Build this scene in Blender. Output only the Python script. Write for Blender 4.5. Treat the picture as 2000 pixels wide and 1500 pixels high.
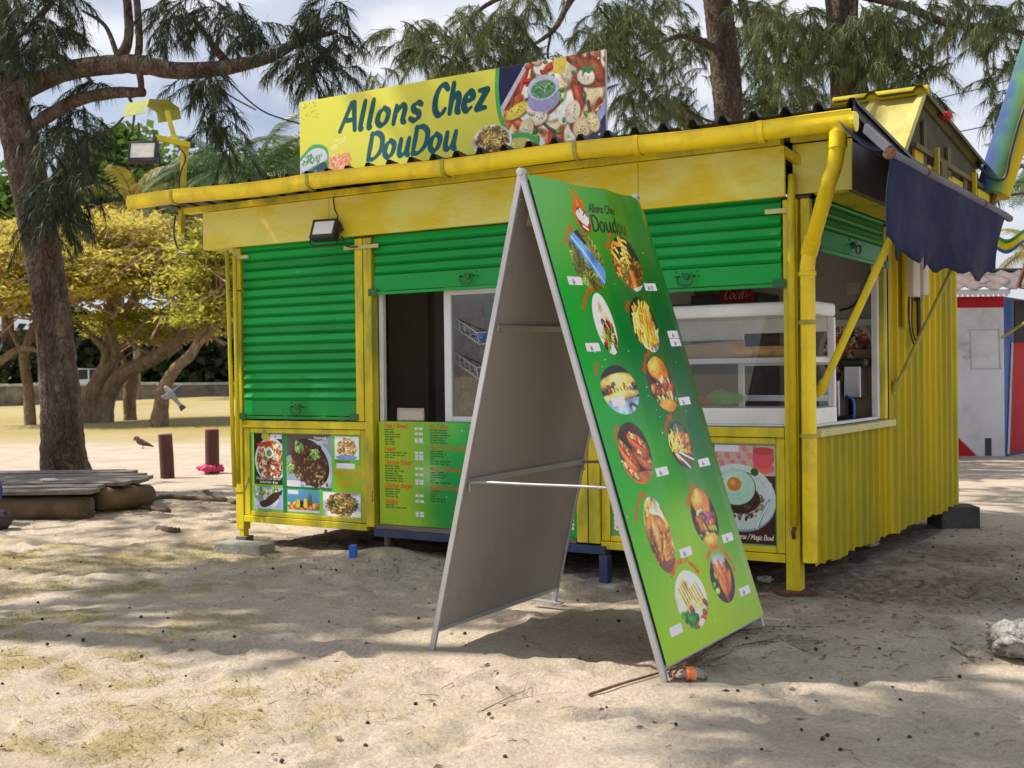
import bpy, math, random, time
import numpy as np
from mathutils import Vector, Matrix
random.seed(3)
SC = bpy.context.scene
for o in list(bpy.data.objects): bpy.data.objects.remove(o)
rad = math.radians

# ---------------------------------------------------------------- camera
FPX = 2337.05                                     # focal length in pixels of a picture 2000 wide
YAW, PIT, ROL = -.5644, -.0079, -.0118
CAM = np.array([2.5267, -7.2455, 1.4])
_cy, _sy, _cp, _sp, _cr, _sr = math.cos(YAW), math.sin(YAW), math.cos(PIT), math.sin(PIT), math.cos(ROL), math.sin(ROL)
FWD = np.array([_sy*_cp, _cy*_cp, _sp]); _r0 = np.array([_cy, -_sy, 0]); _u0 = np.cross(_r0, FWD)
RGT = _cr*_r0+_sr*_u0; UPV = -_sr*_r0+_cr*_u0
cam_d = bpy.data.cameras.new('camera'); cam = bpy.data.objects.new('camera', cam_d); SC.collection.objects.link(cam)
cam.matrix_world = Matrix(((RGT[0], UPV[0], -FWD[0], CAM[0]), (RGT[1], UPV[1], -FWD[1], CAM[1]), (RGT[2], UPV[2], -FWD[2], CAM[2]), (0, 0, 0, 1)))
cam_d.sensor_width = 36; cam_d.lens = FPX/2000*36; cam_d.clip_start = .1; cam_d.clip_end = 2000
cam_d.dof.use_dof = True; cam_d.dof.focus_distance = 7.3; cam_d.dof.aperture_fstop = 4.5
SC.camera = cam

# ---------------------------------------------------------------- sky, sun, exposure
SUN_AZ = math.atan2(-.935, -.355); SUN_EL = rad(52.6)
W = bpy.data.worlds.new('World'); SC.world = W; W.use_nodes = True
nt = W.node_tree; nt.nodes.clear()
def N(nt, t, **kw):
    n = nt.nodes.new(t)
    for k, v in kw.items(): setattr(n, k, v)
    return n
out = N(nt, 'ShaderNodeOutputWorld'); bg = N(nt, 'ShaderNodeBackground'); bg.inputs[1].default_value = .1
sky = N(nt, 'ShaderNodeTexSky', sky_type='NISHITA'); sky.sun_disc = False; sky.sun_elevation = SUN_EL; sky.sun_rotation = SUN_AZ; sky.dust_density = 2.0
tc = N(nt, 'ShaderNodeTexCoord'); mp = N(nt, 'ShaderNodeMapping'); mp.inputs['Scale'].default_value = (2.2, 2.2, 4.0); mp.inputs['Location'].default_value = (.4, .1, .3)
n1 = N(nt, 'ShaderNodeTexNoise'); n1.inputs['Scale'].default_value = 1.5; n1.inputs['Detail'].default_value = 7; n1.inputs['Roughness'].default_value = .55
n2 = N(nt, 'ShaderNodeTexNoise'); n2.inputs['Scale'].default_value = 3.2; n2.inputs['Detail'].default_value = 5
rp = N(nt, 'ShaderNodeMapRange'); rp.inputs[1].default_value = .30; rp.inputs[2].default_value = .55
cr = N(nt, 'ShaderNodeValToRGB'); cr.color_ramp.elements[0].position = .34; cr.color_ramp.elements[0].color = (3.5, 4.0, 5.3, 1); cr.color_ramp.elements[1].position = .62; cr.color_ramp.elements[1].color = (6.9, 7.1, 7.6, 1)
mx = N(nt, 'ShaderNodeMixRGB')
L = nt.links.new
L(tc.outputs['Generated'], mp.inputs[0]); L(mp.outputs[0], n1.inputs['Vector']); L(mp.outputs[0], n2.inputs['Vector'])
L(n1.outputs[0], rp.inputs[0]); L(n2.outputs[0], cr.inputs[0])
L(rp.outputs[0], mx.inputs[0]); L(sky.outputs[0], mx.inputs[1]); L(cr.outputs[0], mx.inputs[2])
L(mx.outputs[0], bg.inputs[0]); L(bg.outputs[0], out.inputs[0])
sun_d = bpy.data.lights.new('sun', 'SUN'); sun_d.energy = 4.9; sun_d.angle = rad(.5); sun_d.color = (1, .93, .82)
sun = bpy.data.objects.new('sun', sun_d); SC.collection.objects.link(sun)
SUNV = np.array([math.sin(SUN_AZ)*math.cos(SUN_EL), math.cos(SUN_AZ)*math.cos(SUN_EL), math.sin(SUN_EL)])
sun.rotation_euler = Vector(SUNV).to_track_quat('Z', 'Y').to_euler(); sun.location = (-12, -6, 18)
SC.view_settings.view_transform = 'Standard'; SC.view_settings.look = 'None'; SC.view_settings.exposure = .42; SC.view_settings.gamma = 1; SC.view_settings.use_curve_mapping = False

# ---------------------------------------------------------------- sight lines: a point of the picture set down on a plane of the place
def ray(px, py): return FWD+RGT*(px-1000)/FPX+UPV*(750-py)/FPX
def G(px, py, z=0.): d = ray(px, py); return CAM+d*((z-CAM[2])/d[2])
def F(px, py, y=0.): d = ray(px, py); return CAM+d*((y-CAM[1])/d[1])
def S(px, py, x=0.): d = ray(px, py); return CAM+d*((x-CAM[0])/d[0])
def D(px, py, dep): return CAM+ray(px, py)*dep

# ---------------------------------------------------------------- flat print painter (numpy): posters, banner, sign
def vnoise(h, w, cell, rng):
    gh, gw = int(h/cell)+3, int(w/cell)+3
    g = rng.random((gh, gw))
    y = np.arange(h)/cell; x = np.arange(w)/cell
    yi = y.astype(int); xi = x.astype(int)
    fy = (y-yi)[:, None]; fx = (x-xi)[None, :]
    fy = fy*fy*(3-2*fy); fx = fx*fx*(3-2*fx)
    a = g[yi][:, xi]; b = g[yi][:, xi+1]; c = g[yi+1][:, xi]; d = g[yi+1][:, xi+1]
    return a*(1-fx)*(1-fy)+b*fx*(1-fy)+c*(1-fx)*fy+d*fx*fy

def catmull(P, n=6):
    P = [np.array(p, float) for p in P]
    if len(P) < 3: return np.array(P)
    Q = [2*P[0]-P[1]]+P+[2*P[-1]-P[-2]]
    out = []
    for i in range(1, len(Q)-2):
        p0, p1, p2, p3 = Q[i-1:i+3]
        for k in range(n):
            t = k/n
            out.append(.5*((2*p1)+(p2-p0)*t+(2*p0-5*p1+4*p2-p3)*t*t+(3*p1-p0-3*p2+p3)*t**3))
    out.append(P[-1])
    return np.array(out)

class Cv:
    """A little RGB canvas, y down, colours 0..1 in display values."""
    def __init__(s, w, h, col=(1, 1, 1), seed=1):
        s.w, s.h = w, h
        s.a = np.empty((h, w, 3)); s.a[:] = col
        s.rng = np.random.default_rng(seed)
    def box(s, x0, y0, x1, y1):
        return max(0, int(x0)), max(0, int(y0)), min(s.w, int(x1)+2), min(s.h, int(y1)+2)
    def comp(s, x0, y0, m, col, al=1.):
        v = s.a[y0:y0+m.shape[0], x0:x0+m.shape[1]]
        k = (m*al)[..., None]
        v[:] = v*(1-k)+np.asarray(col)*k
    def ell(s, cx, cy, rx, ry, ang=0, col=(0, 0, 0), al=1., soft=1.2):
        r = max(rx, ry)+soft+1
        x0, y0, x1, y1 = s.box(cx-r, cy-r, cx+r, cy+r)
        if x1 <= x0 or y1 <= y0: return
        Y, X = np.mgrid[y0:y1, x0:x1]
        c, n = math.cos(ang), math.sin(ang)
        dx, dy = X-cx, Y-cy
        u = (dx*c+dy*n)/rx; v = (-dx*n+dy*c)/ry
        d = (np.sqrt(u*u+v*v)-1)*min(rx, ry)
        s.comp(x0, y0, np.clip(.5-d/soft, 0, 1), col, al)
    def poly(s, P, col, al=1.):
        P = np.array(P, float)
        x0, y0, x1, y1 = s.box(P[:, 0].min(), P[:, 1].min(), P[:, 0].max(), P[:, 1].max())
        if x1 <= x0 or y1 <= y0: return
        m = 0
        for oy in (.25, .75):
            for ox in (.25, .75):
                Y, X = np.mgrid[y0:y1, x0:x1].astype(float); X += ox-.5; Y += oy-.5
                ins = np.zeros(X.shape, bool)
                for i in range(len(P)):
                    ax, ay = P[i-1]; bx, by = P[i]
                    if ay == by: continue
                    ins ^= ((ay > Y) != (by > Y)) & (X < (bx-ax)*(Y-ay)/(by-ay)+ax)
                m = m+ins*.25
        s.comp(x0, y0, m, col, al)
    def rect(s, x0, y0, x1, y1, col, al=1.): s.poly([(x0, y0), (x1, y0), (x1, y1), (x0, y1)], col, al)
    def strokes(s, lines, col, al=1., soft=1.):
        """lines: list of (points, radii); one flat coat."""
        P = np.concatenate([l[0] for l in lines]); rm = max(np.max(l[1]) for l in lines)+2
        x0, y0, x1, y1 = s.box(P[:, 0].min()-rm, P[:, 1].min()-rm, P[:, 0].max()+rm, P[:, 1].max()+rm)
        if x1 <= x0 or y1 <= y0: return
        D = np.full((y1-y0, x1-x0), 9e9)
        for pts, rad in lines:
            rad = np.broadcast_to(rad, (len(pts),))
            for i in range(len(pts)-1):
                a, b = pts[i], pts[i+1]; ra, rb = rad[i], rad[i+1]; q = max(ra, rb)+2
                u0, v0 = max(x0, int(min(a[0], b[0])-q)), max(y0, int(min(a[1], b[1])-q))
                u1, v1 = min(x1, int(max(a[0], b[0])+q)+2), min(y1, int(max(a[1], b[1])+q)+2)
                if u1 <= u0 or v1 <= v0: continue
                Y, X = np.mgrid[v0:v1, u0:u1]
                d = b-a; L = d@d+1e-9
                t = np.clip(((X-a[0])*d[0]+(Y-a[1])*d[1])/L, 0, 1)
                e = np.hypot(X-a[0]-t*d[0], Y-a[1]-t*d[1])-(ra+(rb-ra)*t)
                w = D[v0-y0:v1-y0, u0-x0:u1-x0]; np.minimum(w, e, out=w)
        s.comp(x0, y0, np.clip(.5-D/soft, 0, 1), col, al)
    def line(s, P, r, col, al=1., smooth=True):
        P = catmull(P) if smooth else np.array(P, float)
        s.strokes([(P, r)], col, al)
    def scatter(s, mask, n, pal, r0, r1, asp=1.6, shade=.45, hl=.25, ang=None):
        """n little lit lumps with a shaded edge: the stuff of a food photograph."""
        g = s.rng; k = 0
        while k < n:
            x, y = g.random()*s.w, g.random()*s.h
            k += 1
            if not mask(x, y): continue
            c = np.array(pal[g.integers(len(pal))])*(.8+.35*g.random())
            r = r0+(r1-r0)*g.random(); q = r*asp*(.7+.6*g.random()); a = (g.random()*3.14 if ang is None else ang+.5*g.normal())
            s.ell(x+r*.15, y+r*.25, q*1.08, r*1.12, a, c*shade, .8, max(1.2, r*.3))
            s.ell(x, y, q, r, a, np.clip(c, 0, 1), 1, max(1.2, r*.3))
            s.ell(x-r*.2, y-r*.3, q*.5, r*.42, a, np.clip(c+hl, 0, 1), .7, max(1.2, r*.5))
    def sticks(s, mask, n, pal, L, r, ang=None, sp=.6):
        g = s.rng
        for _ in range(n):
            x, y = g.random()*s.w, g.random()*s.h
            if not mask(x, y): continue
            a = g.random()*6.3 if ang is None else ang+sp*g.normal()
            l = L*(.6+.7*g.random()); c = np.array(pal[g.integers(len(pal))])*(.85+.3*g.random())
            dx, dy = math.cos(a)*l/2, math.sin(a)*l/2
            P = np.array([(x-dx, y-dy), (x+.12*dy, y-.12*dx), (x+dx, y+dy)])
            s.strokes([(P+[r*.3, r*.5], r*1.15)], c*.4, .7)
            s.strokes([(P, r)], np.clip(c, 0, 1))
            s.strokes([(P-[r*.2, r*.3], r*.4)], np.clip(c+.18, 0, 1), .6)
    def grain(s, amt=.06, cell=3):
        n = vnoise(s.h, s.w, cell, s.rng)+.6*vnoise(s.h, s.w, cell*3, s.rng)-.8
        s.a = np.clip(s.a*(1+amt*2*n[..., None]), 0, 1)

# single-stroke letters, ten units to the capital height, y up
GL = {'A': '0,0 3,10 4,10 6.3,0|1.2,3.8 5.4,3.8', 'B': '.5,0 .5,10 3,10 5,8.6 4.6,6 2.6,5.3 .6,5.3|2.6,5.3 5.6,4.4 5.6,1.2 3.2,0 .5,0', 'C': '5.8,8.6 4.2,10 2,9.6 .5,6.5 .6,2.6 2.4,.1 4.4,.2 5.9,1.8',
 'D': '.6,0 .8,10|.2,9.6 3.4,9.9 6,7.6 6,3 3.4,.2 .5,.1', 'E': '5,10 .6,10 .5,0 5.2,0|.6,5.2 4.2,5.2', 'F': '5.4,10 .7,10 .5,0|.6,5.2 4.4,5.2', 'G': '5.8,8.6 4.2,10 2,9.6 .5,6.5 .6,2.6 2.4,.1 4.4,.2 5.9,1.8 5.9,4.8 3.6,4.8',
 'H': '.6,0 .8,10|5.6,0 5.8,10|.7,5.2 5.7,5.2', 'I': '1,0 1.2,10', 'J': '4,10 4,2 2.6,0 .6,1', 'K': '.6,0 .8,10|5.6,10 .8,4.6 5.8,0', 'L': '.8,10 .6,0 5,0', 'M': '.2,0 1,10 3.6,3.4 6.2,10 7,0', 'N': '.4,0 .8,10 5.4,0 5.8,10',
 'O': '3.2,10 .8,8 .5,3 2.8,0 5.4,1.6 5.9,7 3.2,10', 'P': '.6,0 .8,10 3.8,10 5.6,8 4.8,5.4 2.6,4.6 .7,4.7', 'Q': '3.2,10 .8,8 .5,3 2.8,0 5.4,1.6 5.9,7 3.2,10|3.6,2 6,-1', 'R': '.6,0 .8,10 3.8,10 5.6,8 4.8,5.6 2.6,5 .7,5|2.8,5 5.8,0',
 'S': '5.4,8.8 3.6,10 1.4,9.4 .9,7 3,5.4 5.3,3.8 5,1.2 3,0 .5,1.2', 'T': '.2,10 6.2,10|3.2,10 3,0', 'U': '.7,10 .6,3 2.6,0 5,1 5.8,4 5.8,10', 'V': '.4,10 3,0 6,10', 'W': '.2,10 1.8,0 4,7 6,0 7.8,10', 'X': '.4,0 6,10|.6,10 5.8,0', 'Y': '.4,10 3,5 6,10|3,5 2.8,0', 'Z': '.6,10 5.8,10 .4,0 5.8,0',
 'a': '4.4,5 2.6,6.4 .8,4.6 .6,1.6 2,0 3.8,1.2 4.6,4|4.8,6.2 4.4,1.4 5.4,0', 'b': '.9,10 .7,.4|.8,4 2.6,6.2 4.6,4.8 4.4,1.4 2.6,0 .8,.8', 'c': '4.2,5.4 2.8,6.3 .9,4.8 .6,1.8 2.2,0 4.3,1', 'd': '4.6,10 4.4,1.2 5.3,0|4.4,4.6 2.6,6.3 .8,4.6 .6,1.6 2,0 4.3,1.6',
 'e': '.8,3 4.3,3.8 4,5.6 2.6,6.3 .9,4.6 .6,1.8 2.2,0 4.4,1', 'f': '4.2,9.2 3,10 1.9,8.6 1.6,0|.3,6 3.6,6', 'g': '4.4,5 2.6,6.3 .8,4.6 .6,1.8 2,.4 4.2,1.8|4.7,6.2 4.4,-1.6 2.6,-3.2 .6,-2.2', 'h': '.9,10 .7,0|.8,3.6 2.8,6.2 4.3,5 4.2,1 5,0', 'i': '.9,6.2 .9,.8 1.6,0|.9,8.6 1,8.7',
 'j': '1.6,6.2 1.4,-1.8 .2,-3|1.6,8.6 1.7,8.7', 'k': '.9,10 .7,0|4.2,6.2 .9,2.8 4.6,0', 'l': '1,10 .8,1 1.6,0', 'm': '.8,6.2 .7,0|.8,3.8 2.4,6.2 3.6,5 3.5,0|3.6,3.8 5.4,6.2 6.6,5 6.5,0', 'n': '.8,6.2 .7,0|.8,3.6 2.8,6.2 4.3,5 4.2,1 5,0', 'o': '2.6,6.3 .9,4.8 .6,1.8 2.4,0 4.2,1.4 4.5,4.6 2.6,6.3',
 'p': '.9,6.2 .6,-3|.8,4 2.6,6.3 4.6,4.8 4.4,1.4 2.6,0 .8,.8', 'q': '4.4,5 2.6,6.3 .8,4.6 .6,1.6 2,0 4.2,1.6|4.6,6.2 4.4,-3', 'r': '.8,6.2 .7,0|.8,3.6 2.2,5.8 3.6,6', 's': '3.9,5.6 2.6,6.3 1,5.4 1.4,3.8 3.4,2.6 3.6,.9 2.2,0 .5,.8', 't': '1.8,9 1.6,1.2 2.6,0 3.6,.6|.2,6.2 3.6,6.2', 'u': '.8,6.2 .8,1.4 2,0 3.8,1.2 4.4,3.6|4.6,6.2 4.4,1 5.2,0',
 'v': '.5,6.2 2.2,0 4.4,6.2', 'w': '.4,6.2 1.6,0 3.2,5 4.8,0 6.2,6.2', 'x': '.5,0 4.2,6.2|.6,6.2 4.2,0', 'y': '.6,6.2 2.4,.8|4.5,6.2 2,-2 .4,-3', 'z': '.6,6.1 4.3,6.1 .5,.1 4.5,.1', '/': '.4,-.6 3.6,10.6', '+': '.6,3.4 4.4,3.4|2.5,1.4 2.5,5.4', '-': '.6,3.4 3.6,3.4', '.': '.8,0 .9,.1', '*': '1,9 3,7|3,9 1,7', "'": '1,10 .8,8.6',
 '0': '3,10 .8,8 .6,2 3,0 5.2,2 5.2,8 3,10', '1': '1,8 2.8,10 2.6,0', '2': '.8,8 3,10 5,8 4.2,5 .6,0 5.2,0', '3': '.8,9 3,10 5,8.2 3,5.4 5.2,3 3.4,0 .6,1', '5': '5,10 1.2,10 1,5.8 3.6,6 5.2,3.6 3.6,0 .6,.8', '7': '.6,10 5.2,10 2,0', '8': '3,10 1,8 3,5.4 5.2,3 3,0 .8,2.4 3,5.4 5,8 3,10', '4': '4,0 4.2,10 .4,3.2 5.6,3.2', '6': '4.6,9.6 1.6,6.6 .6,2.6 2.8,0 5,2 4.2,5 1.2,4.4', '9': '1.4,.4 4.2,3.4 5,7.4 3,10 .8,8 1.6,5.4 4.6,6'}
GW = {'i': 2.4, 'l': 2.4, 'j': 2.6, 'I': 2.6, 'm': 7.4, 'w': 6.8, 'M': 7.8, 'W': 8.2, 'f': 3.6, 't': 3.8, 'r': 3.8, 's': 4.4, ' ': 3, '.': 2, '/': 4.2, '-': 4.4, "'": 1.8}
GLP = {k: [np.array([[float(v) for v in p.split(',')] for p in st.split()]) for st in t.split('|')] for k, t in GL.items()}
def lines_of(txt, h, slant=.18, gap=.9, nib=None, wt=.8, cond=1.):
    """polylines (x right, y up from the baseline) and radii for a line of text"""
    out = []; x = 0; k = h/10
    for ch in txt:
        for st in GLP.get(ch, []):
            P = catmull(st, 5) if ch not in 'AEFHIKLMNTVWXYZkvwxz/+-' else st.copy()
            if len(P) == 2 and nib is not None: P = np.array([P[0], P.mean(0), P[1]])
            Q = np.column_stack([(x+P[:, 0]*cond+P[:, 1]*slant)*k, P[:, 1]*k])
            if nib is None: r = np.full(len(Q), wt*k)
            else:
                d = np.gradient(Q, axis=0); a = np.arctan2(d[:, 1], d[:, 0])
                r = wt*k*(.5+.5*np.abs(np.sin(a-nib)))
                e = np.linspace(0, 1, len(Q)); r = r*(.62+.38*np.minimum(1, 4*np.minimum(e+.12, 1.12-e)))
            out.append((Q, r))
        x += GW.get(ch, 6.6 if ch.isupper() or ch.isdigit() else 5.6)*cond+gap-.9
    return out, x*k
def text(cv, txt, x, y, h, col, wt=.8, slant=.18, ang=0, al=1., nib=None, fit=None, gap=.9, cond=1.):
    L, W = lines_of(txt, h, slant, gap, nib, wt, cond)
    sx = fit/W if fit else 1
    c, n = math.cos(ang), math.sin(ang)
    cv.strokes([(np.column_stack([x+P[:, 0]*sx*c+P[:, 1]*n, y+P[:, 0]*sx*n-P[:, 1]*c]), r) for P, r in L], col, al)
    return W*sx
def arc_text(cv, txt, cx, cy, R, a0, h, col, wt=.7):
    """text set clockwise round a circle, starting at angle a0 (0 = right, clockwise, radians)"""
    L, W = lines_of(txt, h, .1, .9, None, wt)
    out = []
    for P, r in L:
        a = a0+P[:, 0]/R; q = R+P[:, 1]
        out.append((np.column_stack([cx+q*np.cos(a), cy+q*np.sin(a)]), r))
    cv.strokes(out, col)

FR = [(.93, .72, .32), (.88, .62, .24), (.96, .80, .45), (.82, .52, .18)]
MEAT = [(.45, .24, .12), (.58, .32, .16), (.34, .17, .09), (.66, .42, .22)]
FRIED = [(.72, .45, .20), (.80, .55, .28), (.60, .34, .14), (.68, .40, .2)]
SALAD = [(.36, .58, .16), (.52, .70, .25), (.22, .42, .10)]
SEA = [(.84, .72, .58), (.90, .82, .70), (.78, .56, .40), (.66, .36, .26), (.93, .88, .78), (.88, .80, .62), (.45, .26, .2), (.9, .84, .74)]
def food(kind, S, seed):
    c = Cv(S, S, (.2, .14, .1), seed); g = c.rng; al = lambda x, y: True
    u = S/100.
    def bun(cx, cy, rx, ry, ang, base=(.80, .50, .20)):
        b = np.array(base)
        c.ell(cx, cy, rx*u, ry*u, ang, b*.55); c.ell(cx-1*u, cy-1.5*u, rx*.95*u, ry*.9*u, ang, b, 1, 4*u)
        c.ell(cx-rx*.15*u, cy-ry*.35*u, rx*.6*u, ry*.42*u, ang, np.clip(b+.16, 0, 1), .8, 9*u)
    if kind == 'noodles':
        c.a[:] = (.16, .12, .08)
        c.poly([(0, 0), (100*u, 0), (100*u, 100*u), (0, 100*u)], (.30, .44, .70))
        m = lambda x, y: y > x*.95+14*u or y < x*1.0-34*u
        c.scatter(m, 500, [(.36, .42, .16), (.28, .30, .12), (.46, .5, .22), (.25, .2, .1)], 2*u, 4*u)
        c.sticks(m, 420, [(.42, .48, .20), (.34, .38, .16), (.52, .55, .28), (.3, .22, .1)], 16*u, .9*u)
        c.poly([(0, 0), (30*u, 0), (100*u, 66*u), (100*u, 100*u), (92*u, 100*u)], (.34, .50, .80)); c.line([(8*u, 2*u), (96*u, 94*u)], 1.6*u, (.62, .74, .92))
        c.poly([(22*u, 0), (42*u, 0), (60*u, 22*u), (52*u, 24*u)], (.12, .10, .10))
    elif kind == 'friesbox':
        c.a[:] = (.06, .09, .16)
        c.scatter(lambda x, y: y > 45*u, 260, MEAT, 3*u, 6*u); c.sticks(lambda x, y: y > 40*u and x < 88*u, 150, [(.7, .5, .22), (.36, .2, .1), (.5, .3, .14), (.25, .3, .1)], 20*u, 1.6*u)
        c.sticks(lambda x, y: y < 46*u and x < 60*u, 120, FR, 26*u, 2.4*u, .6); c.poly([(40*u, 96*u), (90*u, 84*u), (88*u, 92*u), (50*u, 100*u)], (.9, .9, .88)); c.poly([(44*u, 60*u), (62*u, 62*u), (60*u, 92*u), (46*u, 88*u)], (.78, .46, .24))
    elif kind == 'wrap':
        c.a[:] = (.86, .84, .80); c.ell(50*u, 26*u, 44*u, 46*u, .3, (.95, .93, .88), 1, 8*u); c.poly([(14*u, 18*u), (58*u, 10*u), (86*u, 56*u), (44*u, 60*u)], (.92, .84, .70)); c.line([(30*u, 30*u), (50*u, 22*u), (66*u, 40*u)], 1.0*u, (.6, .5, .38), .6)
        c.scatter(lambda x, y: 44*u < y < 86*u and 22*u < x < 82*u, 150, MEAT+[(.75, .16, .08), (.2, .1, .06)], 4*u, 7*u); c.sticks(lambda x, y: 52*u < y < 92*u and 24*u < x < 90*u, 90, SALAD+[(.85, .8, .6)], 18*u, 1.4*u)
    elif kind == 'fries':
        c.a[:] = (.10, .12, .12); c.poly([(6*u, 44*u), (94*u, 60*u), (82*u, 100*u), (24*u, 100*u)], (.93, .92, .90)); c.ell(80*u, 92*u, 24*u, 16*u, 0, (.35, .5, .75))
        c.scatter(lambda x, y: 40*u < y < 78*u and 20*u < x < 86*u, 60, [(.88, .5, .18), (.9, .6, .25)], 6*u, 9*u); c.sticks(lambda x, y: 22*u < y < 76*u and 12*u < x < 84*u, 230, FR, 34*u, 2.6*u, -1.25, .45); c.sticks(lambda x, y: y > 70*u and 42*u < x < 62*u, 30, FR, 34*u, 3*u, -1.5, .12)
    elif kind == 'panini':
        c.a[:] = (.12, .12, .16); c.rect(0, 66*u, S, S, (.55, .62, .74)); bun(50*u, 36*u, 52, 20, -.12, (.86, .74, .40)); c.scatter(lambda x, y: abs(y-50*u+x*.12) < 9*u, 110, [(.3, .2, .14), (.82, .78, .7), (.4, .3, .2), (.6, .25, .15)], 2.4*u, 5*u)
        for i in range(9): c.line([((14+9*i)*u, (50-i)*u), ((17+9*i)*u, (58-i)*u)], 1.3*u, (.12, .09, .07), .8)
        bun(50*u, 62*u, 52, 9, -.1, (.84, .72, .42)); c.scatter(lambda x, y: y > 80*u and x > 48*u, 40, [(.1, .16, .14), (.6, .7, .7)], 5*u, 8*u)
    elif kind in ('burger', 'burger2'):
        o = kind == 'burger2'; c.a[:] = (.24, .16, .10) if not o else (.20, .13, .08); bun(50*u, 24*u, 38, 25, .08, (.86, .50, .18) if not o else (.82, .45, .18))
        if not o:
            for _ in range(40): c.ell((22+56*g.random())*u, (6+26*g.random())*u, 1.2*u, .8*u, 0, (.96, .86, .62))
        c.scatter(lambda x, y: 38*u < y < 50*u and 12*u < x < 88*u, 60, [(.9, .88, .80), (.8, .78, .6)], 3*u, 5*u); c.scatter(lambda x, y: 46*u < y < 70*u and 10*u < x < 92*u, 160, MEAT if not o else MEAT+[(.8, .55, .25)], 4*u, 7*u)
        c.scatter(lambda x, y: 44*u < y < 52*u and x > 40*u, 34, [(.48, .14, .42), (.6, .25, .55)], 2*u, 3.4*u, 3); c.scatter(lambda x, y: 52*u < y < 60*u and x > 54*u, 20, [(.82, .18, .10)], 3*u, 5*u, 2); c.scatter(lambda x, y: 70*u < y < 80*u and 12*u < x < 90*u, 90, SALAD+[(.92, .92, .84)], 2.6*u, 4.6*u, 2)
        bun(50*u, 90*u, 36, 13, 0, (.84, .52, .20))
    elif kind == 'hotdog':
        c.a[:] = (.22, .10, .07); c.rect(0, 80*u, S, S, (.62, .38, .2))
        for (x, y, a) in ((66, 38, .5), (70, 62, .5), (26, 54, .9), (20, 82, .7)):
            bun(x*u, y*u, 32, 15, a, (.72, .40, .18)); c.ell(x*u, (y-5)*u, 28*u, 6*u, a, (.62, .16, .08), 1, 2*u)
            for _ in range(26):
                t = (g.random()-.5)*50*u; c.ell(x*u+t*math.cos(a), (y-8)*u+t*math.sin(a)+g.normal()*2*u, 4*u, 2*u, g.random()*3, [(.45, .62, .2), (.8, .2, .12), (.95, .85, .6)][g.integers(3)])
    elif kind == 'bowl':
        c.a[:] = (.16, .16, .13); c.ell(52*u, 20*u, 26*u, 14*u, 0, (.3, .34, .3)); c.scatter(lambda x, y: 28*u < y < 76*u and 14*u < x < 90*u, 150, FRIED+MEAT, 4*u, 7*u); c.sticks(lambda x, y: 24*u < y < 60*u and x < 50*u, 80, FR, 22*u, 2.2*u, -1.1); c.poly([(22*u, 62*u), (92*u, 74*u), (84*u, 96*u), (40*u, 92*u)], (.24, .18, .12)); c.line([(14*u, 66*u), (60*u, 98*u)], 2.6*u, (.93, .92, .88)); c.line([(28*u, 64*u), (94*u, 86*u)], 2.2*u, (.9, .88, .84))
    elif kind == 'nuggets':
        c.a[:] = (.36, .22, .13); c.ell(50*u, 6*u, 40*u, 16*u, 0, (.82, .82, .84)); c.sticks(lambda x, y: y < 38*u and x < 60*u, 70, FR, 24*u, 2.4*u, -.9); c.ell(64*u, 34*u, 28*u, 24*u, .5, (.86, .82, .66), 1, 5*u); c.ell(60*u, 28*u, 14*u, 9*u, .5, (.96, .94, .86), .8, 7*u)
        c.scatter(lambda x, y: 36*u < y < 84*u, 26, FRIED, 11*u, 16*u, 1.7); c.scatter(lambda x, y: 40*u < y < 84*u, 140, FRIED, 1.5*u, 3*u); c.rect(0, 84*u, S, S, (.34, .22, .16), .85)
    elif kind == 'grill':
        c.a[:] = (.88, .84, .74); c.poly([(8*u, 30*u), (40*u, 4*u), (60*u, 40*u), (30*u, 66*u)], (.84, .72, .46)); c.poly([(46*u, 34*u), (76*u, 18*u), (94*u, 62*u), (60*u, 74*u)], (.90, .80, .54))
        for i in range(4): c.line([((18+8*i)*u, (24-2*i)*u), ((30+8*i)*u, (54-2*i)*u)], 1.6*u, (.45, .30, .14), .8); c.line([((54+8*i)*u, (32-2*i)*u), ((64+8*i)*u, (58-2*i)*u)], 1.4*u, (.5, .34, .16), .8)
        c.scatter(lambda x, y: y > 62*u and x > 40*u, 60, [(.78, .3, .16), (.9, .82, .64), (.5, .28, .14)], 4*u, 7*u); c.scatter(lambda x, y: y > 62*u and x < 46*u, 60, [(.12, .42, .10), (.2, .55, .14)], 4*u, 8*u, 1.8)
    elif kind == 'wings':
        c.a[:] = (.13, .10, .11); c.ell(52*u, 14*u, 30*u, 18*u, 0, (.62, .64, .66)); c.scatter(lambda x, y: x < 24*u, 40, SALAD, 4*u, 7*u)
        for (x, y, a) in ((34, 40, 1.2), (50, 38, 1.5), (66, 46, 1.9), (40, 62, 1.3), (58, 64, 1.7), (76, 62, 2.1), (48, 74, 1.5)):
            bun(x*u, y*u, 24, 9, a, (.72, .32, .12))
    elif kind == 'platter':
        c.a[:] = (.40, .20, .12); c.scatter(al, 420, SEA, 3.2*u, 6.5*u); c.scatter(al, 50, [(.66, .26, .14), (.58, .2, .12)], 2*u, 3.4*u, 3); c.sticks(al, 70, [(.3, .16, .1), (.24, .16, .14), (.9, .66, .45)], 10*u, .7*u); c.scatter(al, 90, [(.2, .4, .12)], .8*u, 1.5*u)
    elif kind == 'stirfry':
        c.a[:] = (.84, .84, .86); e = lambda x, y: (x/u-50)**2/38**2+(y/u-50)**2/44**2 < 1
        c.scatter(e, 420, MEAT+[(.78, .58, .3), (.85, .72, .45), (.7, .4, .2)], 2.6*u, 5*u); c.sticks(e, 160, [(.82, .7, .4), (.3, .18, .08), (.4, .5, .2)], 14*u, 1.4*u)
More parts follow.
